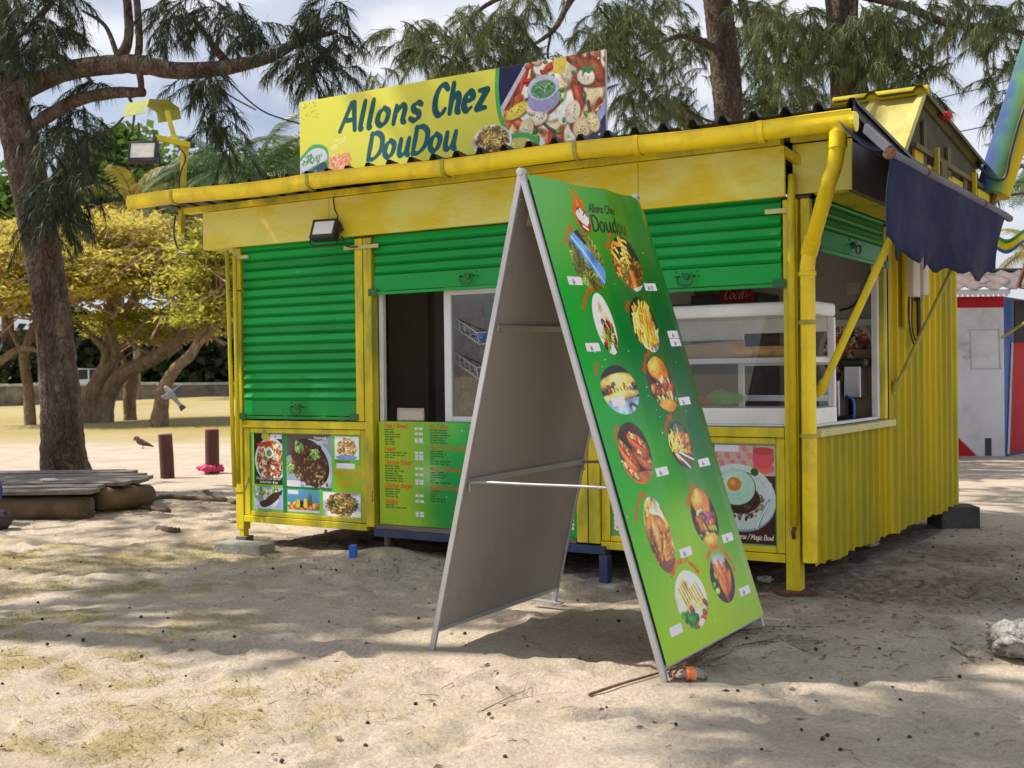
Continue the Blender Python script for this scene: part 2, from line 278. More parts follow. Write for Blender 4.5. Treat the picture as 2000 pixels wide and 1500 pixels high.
    c.grain(.06, max(1.5, 1.2*u))
    a = c.a; a = (a*2+np.roll(a, 1, 0)+np.roll(a, 1, 1)+np.roll(a, -1, 0)+np.roll(a, -1, 1))/6
    lo = .62+.62*vnoise(S, S, 22*u, g)*(.7+.6*vnoise(S, S, 7*u, g)); a = np.clip(a*lo[..., None]*1.2+.02, 0, 1)
    return np.clip(a+.06*(vnoise(S, S, 1.6*u, g)-.5)[..., None], 0, 1)
def paste_disc(cv, im, cx, cy, rx, ry=None):
    ry = ry or rx
    x0, y0, x1, y1 = int(cx-rx), int(cy-ry), int(cx+rx), int(cy+ry)
    S = im.shape[0]
    Y, X = np.mgrid[max(0, y0):min(cv.h, y1), max(0, x0):min(cv.w, x1)]
    u = (X-cx)/rx; v = (Y-cy)/ry
    m = np.clip((1-np.sqrt(u*u+v*v))*min(rx, ry), 0, 1)
    pix = im[np.clip(((v+1)/2*S).astype(int), 0, S-1), np.clip(((u+1)/2*S).astype(int), 0, S-1)]
    w = cv.a[Y[0, 0]:Y[-1, 0]+1, X[0, 0]:X[0, -1]+1]
    w[:] = w*(1-m[..., None])+pix*m[..., None]
def paste(cv, im, x0, y0, x1, y1):
    x0, y0, x1, y1 = map(int, (x0, y0, x1, y1)); S, T = im.shape[:2]
    yi = (np.arange(y1-y0)*S/(y1-y0)).astype(int); xi = (np.arange(x1-x0)*T/(x1-x0)).astype(int)
    cv.a[y0:y1, x0:x1] = im[yi][:, xi][:cv.h-y0, :cv.w-x0]

def green_ground(cv, spots):
    """the lime-to-emerald blurred light ground the banner and the menu share"""
    Y, X = np.mgrid[0:cv.h, 0:cv.w]; u = X/cv.w; v = Y/cv.h
    W = 0; acc = 0
    for (su, sv, r, col) in spots:
        k = np.exp(-((u-su)**2+((v-sv)*cv.h/cv.w)**2)/r**2)+1e-5
        acc = acc+k[..., None]*np.array(col); W = W+k
    cv.a[:] = acc/W[..., None]
    for _ in range(90):
        r = 1+3*cv.rng.random()**3; cv.ell(cv.rng.random()*cv.w, cv.rng.random()*cv.h, r, r, 0, (.85, 1, .8), .5+.4*cv.rng.random(), 2)

def paint_banner():
    W, H = 700, 1400; cv = Cv(W, H, seed=5)
    L, M, Dk, Li, Pa = (.34, .62, .12), (.05, .52, .16), (.0, .30, .15), (.62, .74, .08), (.55, .72, .42)
    green_ground(cv, [(.02, .0, .3, (.40, .64, .40)), (.3, .06, .35, (.28, .58, .12)), (.9, .08, .35, (.22, .48, .14)), (.0, .4, .35, (.0, .58, .16)), (.9, .3, .45, (.0, .30, .16)), (.5, .42, .3, (.0, .42, .18)), (.98, .55, .4, (.0, .32, .15)),
      (.42, .58, .12, (.30, .62, .10)), (.1, .62, .3, (.05, .55, .15)), (.5, .77, .12, (.60, .76, .50)), (.0, .8, .3, (.36, .64, .08)), (.95, .75, .3, (.18, .50, .10)), (.2, 1., .5, (.64, .74, .06)), (.9, 1.02, .5, (.60, .70, .07)), (.6, .9, .3, (.58, .72, .08))])
    # logo: chef's hat in a flame, name beside it
    for P, col in (([(.30, .085), (.27, .05), (.31, .03), (.30, .0), (.345, .02), (.35, -.01), (.38, .025), (.40, .02), (.395, .05), (.415, .075), (.37, .1)], (.90, .32, .08)), ([(.31, .08), (.30, .055), (.33, .04), (.335, .02), (.36, .045), (.385, .04), (.39, .08), (.35, .095)], (.97, .62, .16))):
        cv.poly(catmull([(a*W, (b+.012)*H) for a, b in P], 5), col, .95)
    cv.ell(.355*W, .08*H, .062*W, .03*H, .2, (.62, .12, .08)); 
    for a, b in ((.322, .07), (.352, .064), (.384, .076)): cv.ell(a*W, b*H, .026*W, .014*H, .3, (.96, .95, .93))
    cv.poly([(.325*W, .076*H), (.386*W, .083*H), (.38*W, .105*H), (.33*W, .099*H)], (.96, .95, .93)); cv.line([(.326*W, .09*H), (.385*W, .097*H)], 2, (.1, .1, .1))
    for a, b in ((.322, .07), (.352, .064), (.384, .076)): cv.line([((a-.02)*W, (b-.006)*H), (a*W, (b-.013)*H), ((a+.02)*W, (b-.006)*H)], 2, (.08, .08, .08))
    text(cv, 'Allons Chez', .43*W, .058*H, 25, (.06, .12, .05), .95, .25, 0, fit=.215*W, gap=1.3)
    text(cv, 'Doudou', .42*W, .102*H, 50, (.05, .09, .04), 1.0, .1, 0, nib=.5, fit=.30*W, gap=1.5)
    K = ['noodles', 'friesbox', 'wrap', 'fries', 'panini', 'burger', 'hotdog', 'bowl', 'nuggets', 'burger2', 'grill', 'wings']
    Cc = [(.285, .175), (.637, .173), (.276, .314), (.639, .314), (.252, .456), (.637, .451), (.229, .589), (.651, .589), (.233, .759), (.676, .753), (.349, .903), (.679, .887)]
    Rr = [(.15, .072), (.15, .069), (.09, .072), (.141, .069), (.165, .056), (.145, .068), (.142, .069), (.129, .058), (.112, .084), (.139, .07), (.152, .064), (.128, .058)]
    T = ['Mines Bouilli', 'Mines Frit', 'Chicken Kebab', 'Frites', 'Panini', 'Burger Poulet', 'Hot Dog', 'Chicken Bowl', 'Chicken and Chips', 'Chicken Burger', 'Panini Poulet + Fromage', 'Fried Chicken / Poulet Frit']
    for i, (k, (s, t), (a, b)) in enumerate(zip(K, Cc, Rr)):
        a *= .94; b = b*.94
        arc_text(cv, T[i], s*W, t*H, max(a*W, b*H)*1.06, -2.75 if i not in (10, 11) else -2.4, 15 if i not in (10, 11) else 17, (.80, .25, .06), 1.0)
        paste_disc(cv, food(k, 200, 20+i), s*W, t*H, a*W, b*H)
    for i, (s, t) in enumerate([(.131, .223), (.806, .223), (.127, .364), (.896, .337), (.897, .356), (.206, .48), (.821, .493), (.41, .637), (.835, .637), (.419, .81), (.848, .811), (.145, .945), (.86, .933)]):
        cv.rect((s-.052)*W, (t-.0095)*H, (s+.052)*W, (t+.0085)*H, (.88, .86, .90))
        if i not in (5, 11): text(cv, ['Rs', 'Rs 75', 'Rs', 'Rs', 'Rs', '', 'Rs', 'Rs', 'Rs', 'Rs', 'Rs', '', 'Rs'][i], (s-.02)*W, (t+.006)*H, 11, (.25, .22, .35), .9)
    g_ = cv.a.mean(2, keepdims=True); return np.clip((g_+(cv.a-g_)*1.18)*1.14, 0, 1)

def paint_sign():
    W, H = 1300, 300; cv = Cv(W, H, (.88, .87, .32), 9); g = cv.rng   # about 2.9 x .66 m
    for _ in range(34): cv.ell(10+g.random()*80, 6+g.random()*62, 3.2, 2, .6, (.62, .66, .12))
    # the platter photograph on the right with its green swoosh
    x0 = .69*W
    sw = catmull([(x0-4, -5), (x0-8, H*.25), (x0+6, H*.55), (x0+48, H*.80), (x0+110, H*1.05)], 8)
    im = food('platter', 640, 77); big = np.zeros((H, W-int(x0)+20, 3))
    yi = np.arange(H)+40; xi = np.arange(big.shape[1])+60; big = im[yi][:, xi]
    pc = Cv(big.shape[1], H, seed=4); pc.a[:] = big; w = pc.w
    pc.poly([(0, 0), (w*.30, 0), (0, H*.55)], (.12, .13, .30)); pc.poly([(w*.30, 0), (w*.34, 0), (0, H*.66), (0, H*.55)], (.80, .80, .88))
    pc.poly([(w, H*.62), (w, H), (w*.62, H)], (.20, .20, .40)); pc.line([(w*.60, H*1.02), (w*.85, H*.84), (w*1.01, H*.58)], 13, (.66, .70, .88))
    pc.scatter(lambda x, y: w*.30 < x < w*.56 and y < H*.26, 170, [(.74, .22, .14), (.66, .16, .10), (.80, .36, .24)], 5, 9, 2.2, ang=-.2)
    pc.poly([(w*.56, 0), (w*.67, 0), (w*.66, H*.17), (w*.55, H*.16)], (.86, .76, .28))
    for (x, y, a, b, r, col) in ((.22, .50, 60, 26, -.4, (.90, .84, .30)), (.38, .5, 40, 26, .1, (.95, .92, .86)), (.42, .62, 40, 24, -.3, (.94, .90, .82)), (.72, .6, 34, 44, .3, (.92, .87, .78)), (.3, .72, 34, 44, .3, (.90, .84, .70)), (.8, .78, 40, 40, .3, (.90, .82, .62)), (.9, .74, 26, 40, -.4, (.88, .80, .60)), (.84, .25, 40, 30, .4, (.90, .88, .80)), (.22, .86, 50, 30, -.4, (.80, .44, .26)), (.52, .94, 60, 18, -.25, (.70, .20, .14)), (.56, 1.0, 50, 26, -.1, (.82, .74, .36))):
        a *= .84; b *= .84; pc.ell(x*w+3, y*H+5, a*1.05, b*1.05, r, (.30, .2, .14), .7, 8); pc.ell(x*w, y*H, a, b, r, col, 1, 5); pc.ell(x*w-a*.2, y*H-b*.25, a*.5, b*.4, r, np.clip(np.array(col)+.1, 0, 1), .7, 9)
        for _ in range(8): pc.ell(x*w+g.normal()*a*.4, y*H+g.normal()*b*.4, 2.4, 1.6, g.random()*3, (.22, .36, .14))
    pc.ell(w*.46, H*.30, 62, 44, 0, (.70, .72, .88), 1, 3); pc.rect(w*.46-60, H*.3, w*.46+60, H*.44, (.66, .66, .84)); pc.ell(w*.46, H*.44, 60, 34, 0, (.64, .64, .82)); pc.ell(w*.46, H*.29, 60, 40, 0, (.82, .83, .93)); pc.ell(w*.46, H*.31, 48, 30, 0, (.40, .60, .44), 1, 3)
    for _ in range(50): pc.ell(w*.46+g.normal()*22, H*.32+g.normal()*11, 4, 2, g.random()*3, [(.16, .42, .22), (.66, .82, .66)][g.integers(2)])
    for _ in range(26): pc.ell(w*.85+g.normal()*16, H*.16+g.normal()*8, 6, 3, g.random()*3, (.12, .50, .24))
    pc.grain(.07, 3)
    Y, X = np.mgrid[0:H, 0:W]; lim = np.interp(np.arange(H), sw[:, 1], sw[:, 0])
    m = np.clip(X-lim[:, None], 0, 1); off = W-w
    full = cv.a.copy(); full[:, off:] = pc.a
    cv.a = cv.a*(1-m[..., None])+full*m[..., None]
    cv.strokes([(sw, 8)], (.30, .70, .36))
    cv.ell(x0+74, H*.92, 84, 54, 0, (.30, .70, .40)); cv.ell(x0+74, H*.95, 74, 46, 0, (.86, .82, .34))
    for _ in range(24): cv.ell(x0+40+g.random()*80, H*(.82+.14*g.random()), 3, 3, 0, (.94, .93, .80))
    paste_disc(cv, food('stirfry', 160, 8), x0-30, H*.80, 80, 56)
    cv.poly(catmull([(-6, H*.70), (60, H*.55), (122, H*.58), (142, H*.72), (120, H*1.1), (-6, H*1.1)], 5), (.30, .66, .42)); cv.poly(catmull([(-6, H*.74), (60, H*.60), (118, H*.62), (132, H*.74), (70, H*.80), (-6, H*.90)], 5), (.80, .83, .87)); cv.poly(catmull([(-6, H*.92), (60, H*.84), (128, H*.78), (124, H*1.1), (-6, H*1.1)], 5), (.26, .30, .36))
    for _ in range(46): cv.ell(8+g.random()*104, H*(.66+.12*g.random()), 6, 2.6, g.random()*3, (.40, .55, .36))
    for _ in range(26): cv.ell(g.random()*120, H*(.86+.12*g.random()), 7, 4, g.random()*3, [(.42, .46, .5), (.3, .36, .3), (.55, .56, .58)][g.integers(3)])
    for _ in range(60):
        x_, y_ = 150+g.random()*86, H*(.72+.22*g.random()); cv.line([(x_-12, y_), (x_, y_-9), (x_+12, y_+2)], 5, [(.90, .58, .42), (.95, .74, .58), (.86, .5, .36)][g.integers(3)]); cv.line([(x_-10, y_-2), (x_, y_-10)], 1.6, (.98, .86, .76))
    for _ in range(14): cv.ell(150+g.random()*70, H*(.50+.14*g.random()), 6, 5, 0, (.92, .91, .62))
    blue = (.01, .32, .34)
    for T, x, y, h, f in (('Allons', 196, 130, 94, 380), ('Chez', 620, 124, 98, 240), ('DouDou', 322, 245, 90, 404)):
        L, wd = lines_of(T, h, .22, 2.0, .45, 1.36); sx = f/wd
        cv.strokes([(np.column_stack([x+P[:, 0]*sx, y-P[:, 1]]), r) for P, r in L], blue if T != 'DouDou' else (.06, .36, .40))
    return cv.a

def paint_dishes():                                                   # left poster, 1.22 x .655 m
    W, H = 760, 410; cv = Cv(W, H, (.45, .72, .20), 12); g = cv.rng
    cv.rect(0, 0, 20, H, (.62, .90, .42)); cv.rect(225, 0, 252, H, (.02, .50, .26)); cv.rect(225, 270, 560, 284, (.02, .50, .26)); cv.rect(470, 280, 500, H, (.45, .78, .25)); cv.rect(560, 0, 580, H, (.46, .80, .25)); cv.rect(580, 150, W, 290, (.62, .76, .14))
    c = Cv(220, 270, (.10, .07, .06), 31); c.ell(130, 140, 124, 120, 0, (.86, .85, .88)); pl = food('platter', 230, 41); paste_disc(c, pl, 128, 142, 112, 108); c.ell(118, 100, 32, 28, 0, (.92, .93, .95)); c.ell(118, 102, 22, 17, 0, (.42, .60, .42)); c.line([(30, 60), (120, 50), (150, 80)], 10, (.75, .2, .12)); c.poly([(140, 50), (165, 55), (150, 90)], (.93, .84, .3)); c.poly([(48, 110), (78, 95), (72, 130)], (.90, .84, .3)); c.ell(90, 14, 32, 22, 0, (.76, .74, .22))
    c.rect(0, 234, 220, 270, (.13, .07, .06)); text(c, 'Plateau Fruits de mer', 14, 244, 12, (.95, .95, .92), .8, fit=190); text(c, 'Seafood Platter - Ile aux', 40, 262, 12, (.95, .95, .92), .9, fit=140); c.rect(126, 2, 216, 26, (.90, .90, .95)); text(c, 'Rs', 160, 20, 11, (.3, .3, .4), .8)
    paste(cv, c.a, 22, 2, 224, 268)
    c = Cv(310, 280, (.36, .33, .30), 32); c.poly([(0, 120), (310, 0), (310, 280), (0, 280)], (.60, .68, .74)); c.ell(180, 160, 150, 128, .75, (.78, .82, .90)); c.ell(165, 150, 140, 108, .75, (.10, .09, .08)); c.ell(160, 140, 136, 102, .75, (.28, .16, .11))
    c.scatter(lambda x, y: ((x-160)/120)**2+((y-150)/110)**2 < 1, 240, [(.30, .17, .11), (.38, .22, .13), (.50, .40, .22)], 5, 11); c.line([(60, 110), (110, 150), (200, 250)], 30, (.34, .18, .11)); c.scatter(lambda x, y: abs((x-60)*.78-(y-110)) < 34 and x > 120, 260, [(.66, .58, .34), (.50, .38, .2), (.4, .25, .14), (.6, .62, .3)], 3, 7)
    for (x, y) in ((84, 66), (200, 110), (20, 170)): c.scatter(lambda a, b: (a-x)**2+(b-y)**2 < 900, 800, [(.62, .78, .42), (.5, .7, .3), (.72, .85, .5)], 4, 9)
    c.rect(0, 246, 96, 278, (.90, .88, .93)); c.line([(70, 60), (100, 40), (130, 70)], 3, (.2, .14, .1)); text(c, 'Poisson grille', 190, 22, 14, (.96, .96, .96), .9); text(c, 'Grilled Fish', 212, 44, 14, (.9, .92, .96), .9)
    paste(cv, c.a, 254, 2, 562, 272)
    c = Cv(220, 130, (.66, .72, .86), 33); c.ell(90, 70, 92, 62, 0, (.84, .86, .94)); c.scatter(lambda x, y: y < 60 and x < 170, 60, SALAD+[(.8, .78, .6), (.7, .7, .4)], 6, 12); c.ell(130, 70, 74, 26, -.55, (.20, .12, .09)); c.ell(70, 98, 34, 22, 0, (.24, .13, .09)); c.poly([(180, 30), (216, 8), (206, 46)], (.18, .11, .08))
    for i in range(6): c.line([(100+14*i, 62-6*i), (116+14*i, 96-8*i)], 2.4, (.36, .22, .15))
    c.ell(40, 66, 26, 22, 0, (.5, .62, .62)); paste(cv, c.a, 24, 282, 226, 398)
    c = Cv(220, 126, (.36, .66, .84), 34); c.a *= (1-.25*np.linspace(0, 1, 126))[:, None, None]; c.scatter(lambda x, y: 78 < y < 110, 150, [(.95, .55, .12), (.92, .35, .18), (.95, .72, .2), (.5, .72, .2), (.85, .2, .15)], 8, 14, 1.1)
    for (x, h, col) in ((75, 50, (.95, .70, .20)), (98, 44, (.15, .10, .12)), (125, 56, (.96, .78, .22)), (180, 30, (.9, .8, .2))): c.rect(x-10, 104-h, x+10, 100, col); c.rect(x-9, 100-h, x-4, 96, np.clip(np.array(col)+.15, 0, 1), .6)
    c.ell(156, 70, 17, 32, 0, (.35, .40, .16)); c.poly([(144, 44), (148, 8), (156, 34), (164, 6), (168, 44)], (.30, .44, .18)); c.ell(160, 98, 15, 15, 0, (.85, .25, .2)); c.ell(160, 98, 10, 10, 0, (.95, .6, .5)); c.rect(0, 112, 220, 126, (.8, .82, .85)); c.rect(4, 2, 76, 24, (.90, .90, .94)); paste(cv, c.a, 256, 288, 476, 402)
    paste(cv, food('stirfry', 170, 35), 500, 290, 748, 410)
    im = food('stirfry', 140, 36); im = np.clip(im*1.2+.12, 0, 1); paste(cv, im, 582, 8, 740, 122); cv.ell(660, 112, 70, 12, 0, (.52, .60, .86)); text(cv, 'Seafood Noodles', 590, 138, 12, (.16, .42, .12), .9); cv.rect(592, 142, 712, 168, (.92, .92, .96))
    text(cv, 'FRUITS DE MER', 576, 208, 25, (.90, .52, .12), .7, 0, fit=180); text(cv, 'SEAFOODS', 600, 252, 25, (.92, .62, .12), .7, 0, fit=125)
    cv.grain(.03, 2); return cv.a

def paint_menu():                                                     # 1.75 x .785 m
    W, H = 1000, 450; cv = Cv(W, H, seed=14)
    green_ground(cv, [(0, .3, .2, (.66, .78, .12)), (.1, 1., .2, (.62, .76, .14)), (.28, .5, .05, (.80, .92, .66)), (.3, .1, .1, (.50, .76, .22)), (.45, .4, .15, (.06, .68, .30)), (.42, .8, .14, (.02, .52, .24)), (.4, .02, .07, (.45, .76, .38)), (.75, .5, .3, (.05, .62, .22)), (1, .8, .2, (.10, .66, .28)), (1, .1, .2, (.3, .7, .2))])
    red = (.86, .30, .05); dk = (.10, .26, .06)
    col1 = [('Pain / Bread', ['Saucisse Poulet', 'Chicken sausage', 'Saucisse Poulet + Fromage', 'Chicken sausage + Cheese', 'Poulet - Boeuf', 'Poulet - Fromage', 'Chicken - Cheese']), ('Panini', ['Poulet + Fromage / Chicken + Cheese', 'Jambon + Fromage / Ham + Cheese', 'Poulet - Boeuf']), ('Chicken Kebab', ['Kebab Poulet + Fromage', 'Chicken kebab + Cheese', 'Kebab Poulet + Chips + Fromage', 'Chicken kebab + Chips', 'Wrap Kebab Poulet / Chicken', 'Wrap Kebab Poulet + Fromage', 'Chicken kebab Wrap + Cheese']), ('Chicken Burger', ['Burger Poulet + Fromage', 'Chicken burger + Cheese', 'Burger Poulet + Oeuf', 'Chicken burger + Egg']), ('Hotdog', ['Hotdog + Chips', 'Hotdog + Chips + Fromage / Cheese'])]
    col2 = [('Riz / Rice', ['Carri Poulet / Chicken curry', 'Carri de Poisson / Fish curry', 'Carri Legumes / Vegetable curry', 'Carri Ourite / Octopus curry', 'Carri Boeuf / Beef curry', 'Carri de Crabe / Crab curry']), ('Riz Frit / Fried Rice', ['Legumes / Vegetables', 'Poulet Oeuf / Chicken Egg', 'Boeuf Oeuf / Beef Egg', 'Special', 'Poulet, Boeuf, Crevettes, Oeuf', 'Chicken, Beef, Shrimps, Egg']), ('Mines / Noodles', ['Legumes / Vegetables', 'Poulet Oeuf / Chicken Egg', 'Boeuf Oeuf / Beef Egg', 'Special', 'Poulet, Boeuf, Crevettes, Oeuf']), ('Bouillon / Soup', ['Poulet / Chicken', 'Boeuf / Beef', 'Special', 'Poulet, Boeuf, Crevettes', 'Chicken, Beef, Shrimps'])]
    for X, col, hd in ((28, col1, 14.4), (275, col2, 14.4)):
        y = 22
        for head, items in col:
            text(cv, head, X, y+5, 18, red if X < 200 else (.80, .36, .10), 1.0, .3, gap=2.0); y += 15
            for t in items: text(cv, t, X+2, y, 7, dk, .85, .15); y += 10.7
            y += 11
    for y in (24, 46, 70, 80, 128, 142, 154, 196, 222, 248, 260, 312, 336, 386, 398): cv.rect(196, y, 240, y+10, (.88, .92, .92)); text(cv, 'Rs', 212, y+8, 6, (.25, .25, .4), .9)
    for X0 in (520,):
        for y in range(24, 400, 14): cv.rect(X0, y, X0+40, y+9, (.90, .94, .92))
    for y in (385, 402, 418): cv.rect(940, y-10, 984, y+2, (.90, .94, .92))
    text(cv, 'Boissons', 610, 40, 18, red, 1.2, .3)
    return cv.a

def paint_egg():                                                      # right poster, 1.26 x .63 m; the egg dish fills its right 0.44 m
    W, H = 800, 400; cv = Cv(W, H, (.36, .66, .34), 15); g = cv.rng
    paste(cv, np.repeat(np.repeat(food('platter', 150, 51), 2, 0), 2, 1), 14, 40, 250, 380); cv.rect(14, 4, 250, 44, (.7, .78, .9)); cv.rect(250, 0, 270, H, (.02, .52, .24)); paste(cv, food('platter', 150, 52), 272, 10, 490, 380); cv.rect(490, 0, 516, H, (.02, .52, .24))
    c = Cv(278, 392, (.26, .12, .09), 53); c.rect(0, 0, 278, 120, (.80, .70, .62))
    for i in range(8):
        for j in range(4):
            if (i+j) % 2: c.poly([(i*26-8, j*30), (i*26+14, j*30), (i*26+22, j*30+24), (i*26, j*30+24)], (.86, .48, .58))
    c.ell(224, 50, 48, 42, 0, (.86, .30, .34)); c.rect(176, 10, 272, 70, (.84, .36, .44), .7); c.ell(224, 22, 46, 16, 0, (.74, .30, .28)); c.ell(224, 90, 50, 22, 0, (.90, .34, .32), .8)
    c.ell(112, 214, 168, 132, .15, (.55, .66, .66)); c.ell(112, 206, 168, 130, .15, (.80, .88, .86)); c.ell(112, 206, 140, 106, .15, (.70, .80, .78)); c.ell(112, 208, 136, 103, .15, (.80, .87, .85))
    c.scatter(lambda x, y: ((x-118)/106)**2+((y-226)/88)**2 < 1 and y > 190, 300, [(.55, .52, .40), (.66, .64, .5), (.36, .34, .26), (.24, .12, .08)], 4, 8); c.ell(110, 212, 98, 62, .05, (.22, .10, .07)); c.scatter(lambda x, y: ((x-110)/96)**2+((y-250)/26)**2 < 1, 120, [(.30, .15, .10), (.42, .26, .18)], 6, 12)
    c.ell(98, 170, 92, 74, .05, (.20, .22, .18)); c.ell(96, 168, 90, 72, .05, (.70, .88, .80), 1, 3); c.ell(80, 150, 50, 34, 0, (.82, .94, .88), .8, 20); c.ell(90, 156, 32, 28, 0, (.85, .52, .20), 1, 3); c.ell(84, 150, 14, 10, 0, (.95, .72, .42), .8, 8)
    for _ in range(24): c.ell(96+g.normal()*40, 168+g.normal()*32, 3, 2, 0, (.40, .56, .48), .6)
    c.ell(184, 106, 18, 15, .4, (.08, .38, .16)); c.line([(170, 116), (150, 110)], 2, (.1, .4, .2))
    for k in range(4): c.line([(236+8*k, 150), (238+6*k, 220)], 2, (.86, .90, .95))
    c.line([(250, 215), (228, 250), (196, 330)], 6, (.56, .66, .78)); c.line([(246, 225), (214, 280), (190, 330)], 2.5, (.92, .95, .98)); c.rect(0, 0, 112, 26, (.88, .89, .94))
    text(c, 'Bol renverse / Magic Bowl', 30, 374, 19, (.96, .95, .93), .75, fit=236, cond=1.0)
    paste(cv, c.a, 516, 4, 794, 396); cv.grain(.03, 2); return cv.a

def paint_inside(seed, warm):
    cv = Cv(260, 260, (.66, .56, .20) if warm else (.70, .70, .68), seed)
    if warm:
        for i in range(4):
            for j in range(3):
                paste_disc(cv, food(['burger', 'hotdog', 'fries', 'grill'][(i+j) % 4], 60, 60+i*3+j), 50+j*80, 40+i*62, 28); cv.rect(22+j*80, 64+i*62, 78+j*80, 70+i*62, (.16, .1, .05))
    else:
        cv.ell(130, 120, 128, 92, 0, (.86, .86, .86)); paste_disc(cv, food('platter', 150, 88), 132, 112, 108, 72); cv.rect(0, 214, 260, 260, (.42, .08, .07))
    return cv.a
# ---------------------------------------------------------------- mesh helpers
class MB:
    def __init__(s): s.v = []; s.f = []; s.uv = None
    def add(s, V, Fc):
        k = len(s.v); s.v += [tuple(map(float, p)) for p in V]; s.f += [tuple(i+k for i in q) for q in Fc]
        return s
    def hexa(s, P): return s.add(P, [(0, 3, 2, 1), (4, 5, 6, 7), (0, 1, 5, 4), (1, 2, 6, 5), (2, 3, 7, 6), (3, 0, 4, 7)])
    def box(s, a, b):
        (x0, y0, z0), (x1, y1, z1) = np.minimum(a, b), np.maximum(a, b)
        return s.hexa([(x0, y0, z0), (x1, y0, z0), (x1, y1, z0), (x0, y1, z0), (x0, y0, z1), (x1, y0, z1), (x1, y1, z1), (x0, y1, z1)])
    def obox(s, c, sz, rz=0, rx=0, ry=0):
        M = Matrix.Rotation(rz, 3, 'Z') @ Matrix.Rotation(ry, 3, 'Y') @ Matrix.Rotation(rx, 3, 'X'); h = [q/2 for q in sz]
        return s.hexa([np.array(M @ Vector((i*h[0], j*h[1], k*h[2])))+np.array(c) for k in (-1, 1) for i, j in ((-1, -1), (1, -1), (1, 1), (-1, 1))])
    def bar(s, p, q, w, h, up=(0, 0, 1)):
        p = np.array(p, float); q = np.array(q, float); d = q-p; d /= np.linalg.norm(d)
        a = np.cross(d, up); a /= np.linalg.norm(a)+1e-9; b = np.cross(a, d)
        R = [(-1, -1), (1, -1), (1, 1), (-1, 1)]
        return s.hexa([p+a*w/2*i+b*h/2*j for i, j in R]+[q+a*w/2*i+b*h/2*j for i, j in R])
    def tube(s, P, r, n=8, cap=True):
        P = [np.array(p, float) for p in P]; r = [r]*len(P) if np.isscalar(r) else list(r)
        V = []; pa = None
        for i, p in enumerate(P):
            d = P[min(i+1, len(P)-1)]-P[max(i-1, 0)]; d /= np.linalg.norm(d)+1e-9
            a = (pa-d*(pa@d)) if pa is not None else np.cross(d, (0, 0, 1) if abs(d[2]) < .9 else (1, 0, 0))
            a /= np.linalg.norm(a)+1e-9; b = np.cross(d, a); pa = a
            for k in range(n):
                t = 2*math.pi*k/n; V.append(p+(a*math.cos(t)+b*math.sin(t))*r[i])
        Fc = [(i*n+k, i*n+(k+1) % n, (i+1)*n+(k+1) % n, (i+1)*n+k) for i in range(len(P)-1) for k in range(n)]
        if cap: Fc += [tuple(range(n-1, -1, -1)), tuple((len(P)-1)*n+k for k in range(n))]
        return s.add(V, Fc)
    def lathe(s, prof, o=(0, 0, 0), ax=(0, 0, 1), n=16):
        ax = np.array(ax, float); ax /= np.linalg.norm(ax); a = np.cross(ax, (1, 0, 0) if abs(ax[0]) < .9 else (0, 1, 0)); a /= np.linalg.norm(a); b = np.cross(ax, a)
        V = [np.array(o)+ax*z+(a*math.cos(2*math.pi*k/n)+b*math.sin(2*math.pi*k/n))*max(r, 1e-4) for r, z in prof for k in range(n)]
        m = len(prof)
        return s.add(V, [(i*n+k, i*n+(k+1) % n, (i+1)*n+(k+1) % n, (i+1)*n+k) for i in range(m-1) for k in range(n)]+[tuple(range(n-1, -1, -1)), tuple((m-1)*n+k for k in range(n))])
    def grid(s, P):
        """P[i][j] points; keeps uv with i along u and j along v (v up)"""
        P = np.asarray(P, float); a, b = P.shape[:2]
        s.add(P.reshape(-1, 3), [(i*b+j, (i+1)*b+j, (i+1)*b+j+1, i*b+j+1) for i in range(a-1) for j in range(b-1)])
        s.uv = [(i/(a-1), j/(b-1)) for i in range(a) for j in range(b)]
        return s
    def sheet(s, P, th, nrm):
        """a thin slab: grid P with thickness th along nrm"""
        P = np.asarray(P, float); a, b = P.shape[:2]; Q = P+np.array(nrm)*th
        s.add(P.reshape(-1, 3), [(i*b+j, (i+1)*b+j, (i+1)*b+j+1, i*b+j+1) for i in range(a-1) for j in range(b-1)])
        s.add(Q.reshape(-1, 3), [(i*b+j+1, (i+1)*b+j+1, (i+1)*b+j, i*b+j) for i in range(a-1) for j in range(b-1)])
        k = len(s.v)-2*a*b; m = a*b
        rim = [i*b for i in range(a)]+[(a-1)*b+j for j in range(1, b)]+[i*b+b-1 for i in range(a-2, -1, -1)]+[j for j in range(b-2, 0, -1)]
        s.f += [(k+rim[i-1], k+rim[i-1]+m, k+rim[i]+m, k+rim[i]) for i in range(len(rim))]
        return s

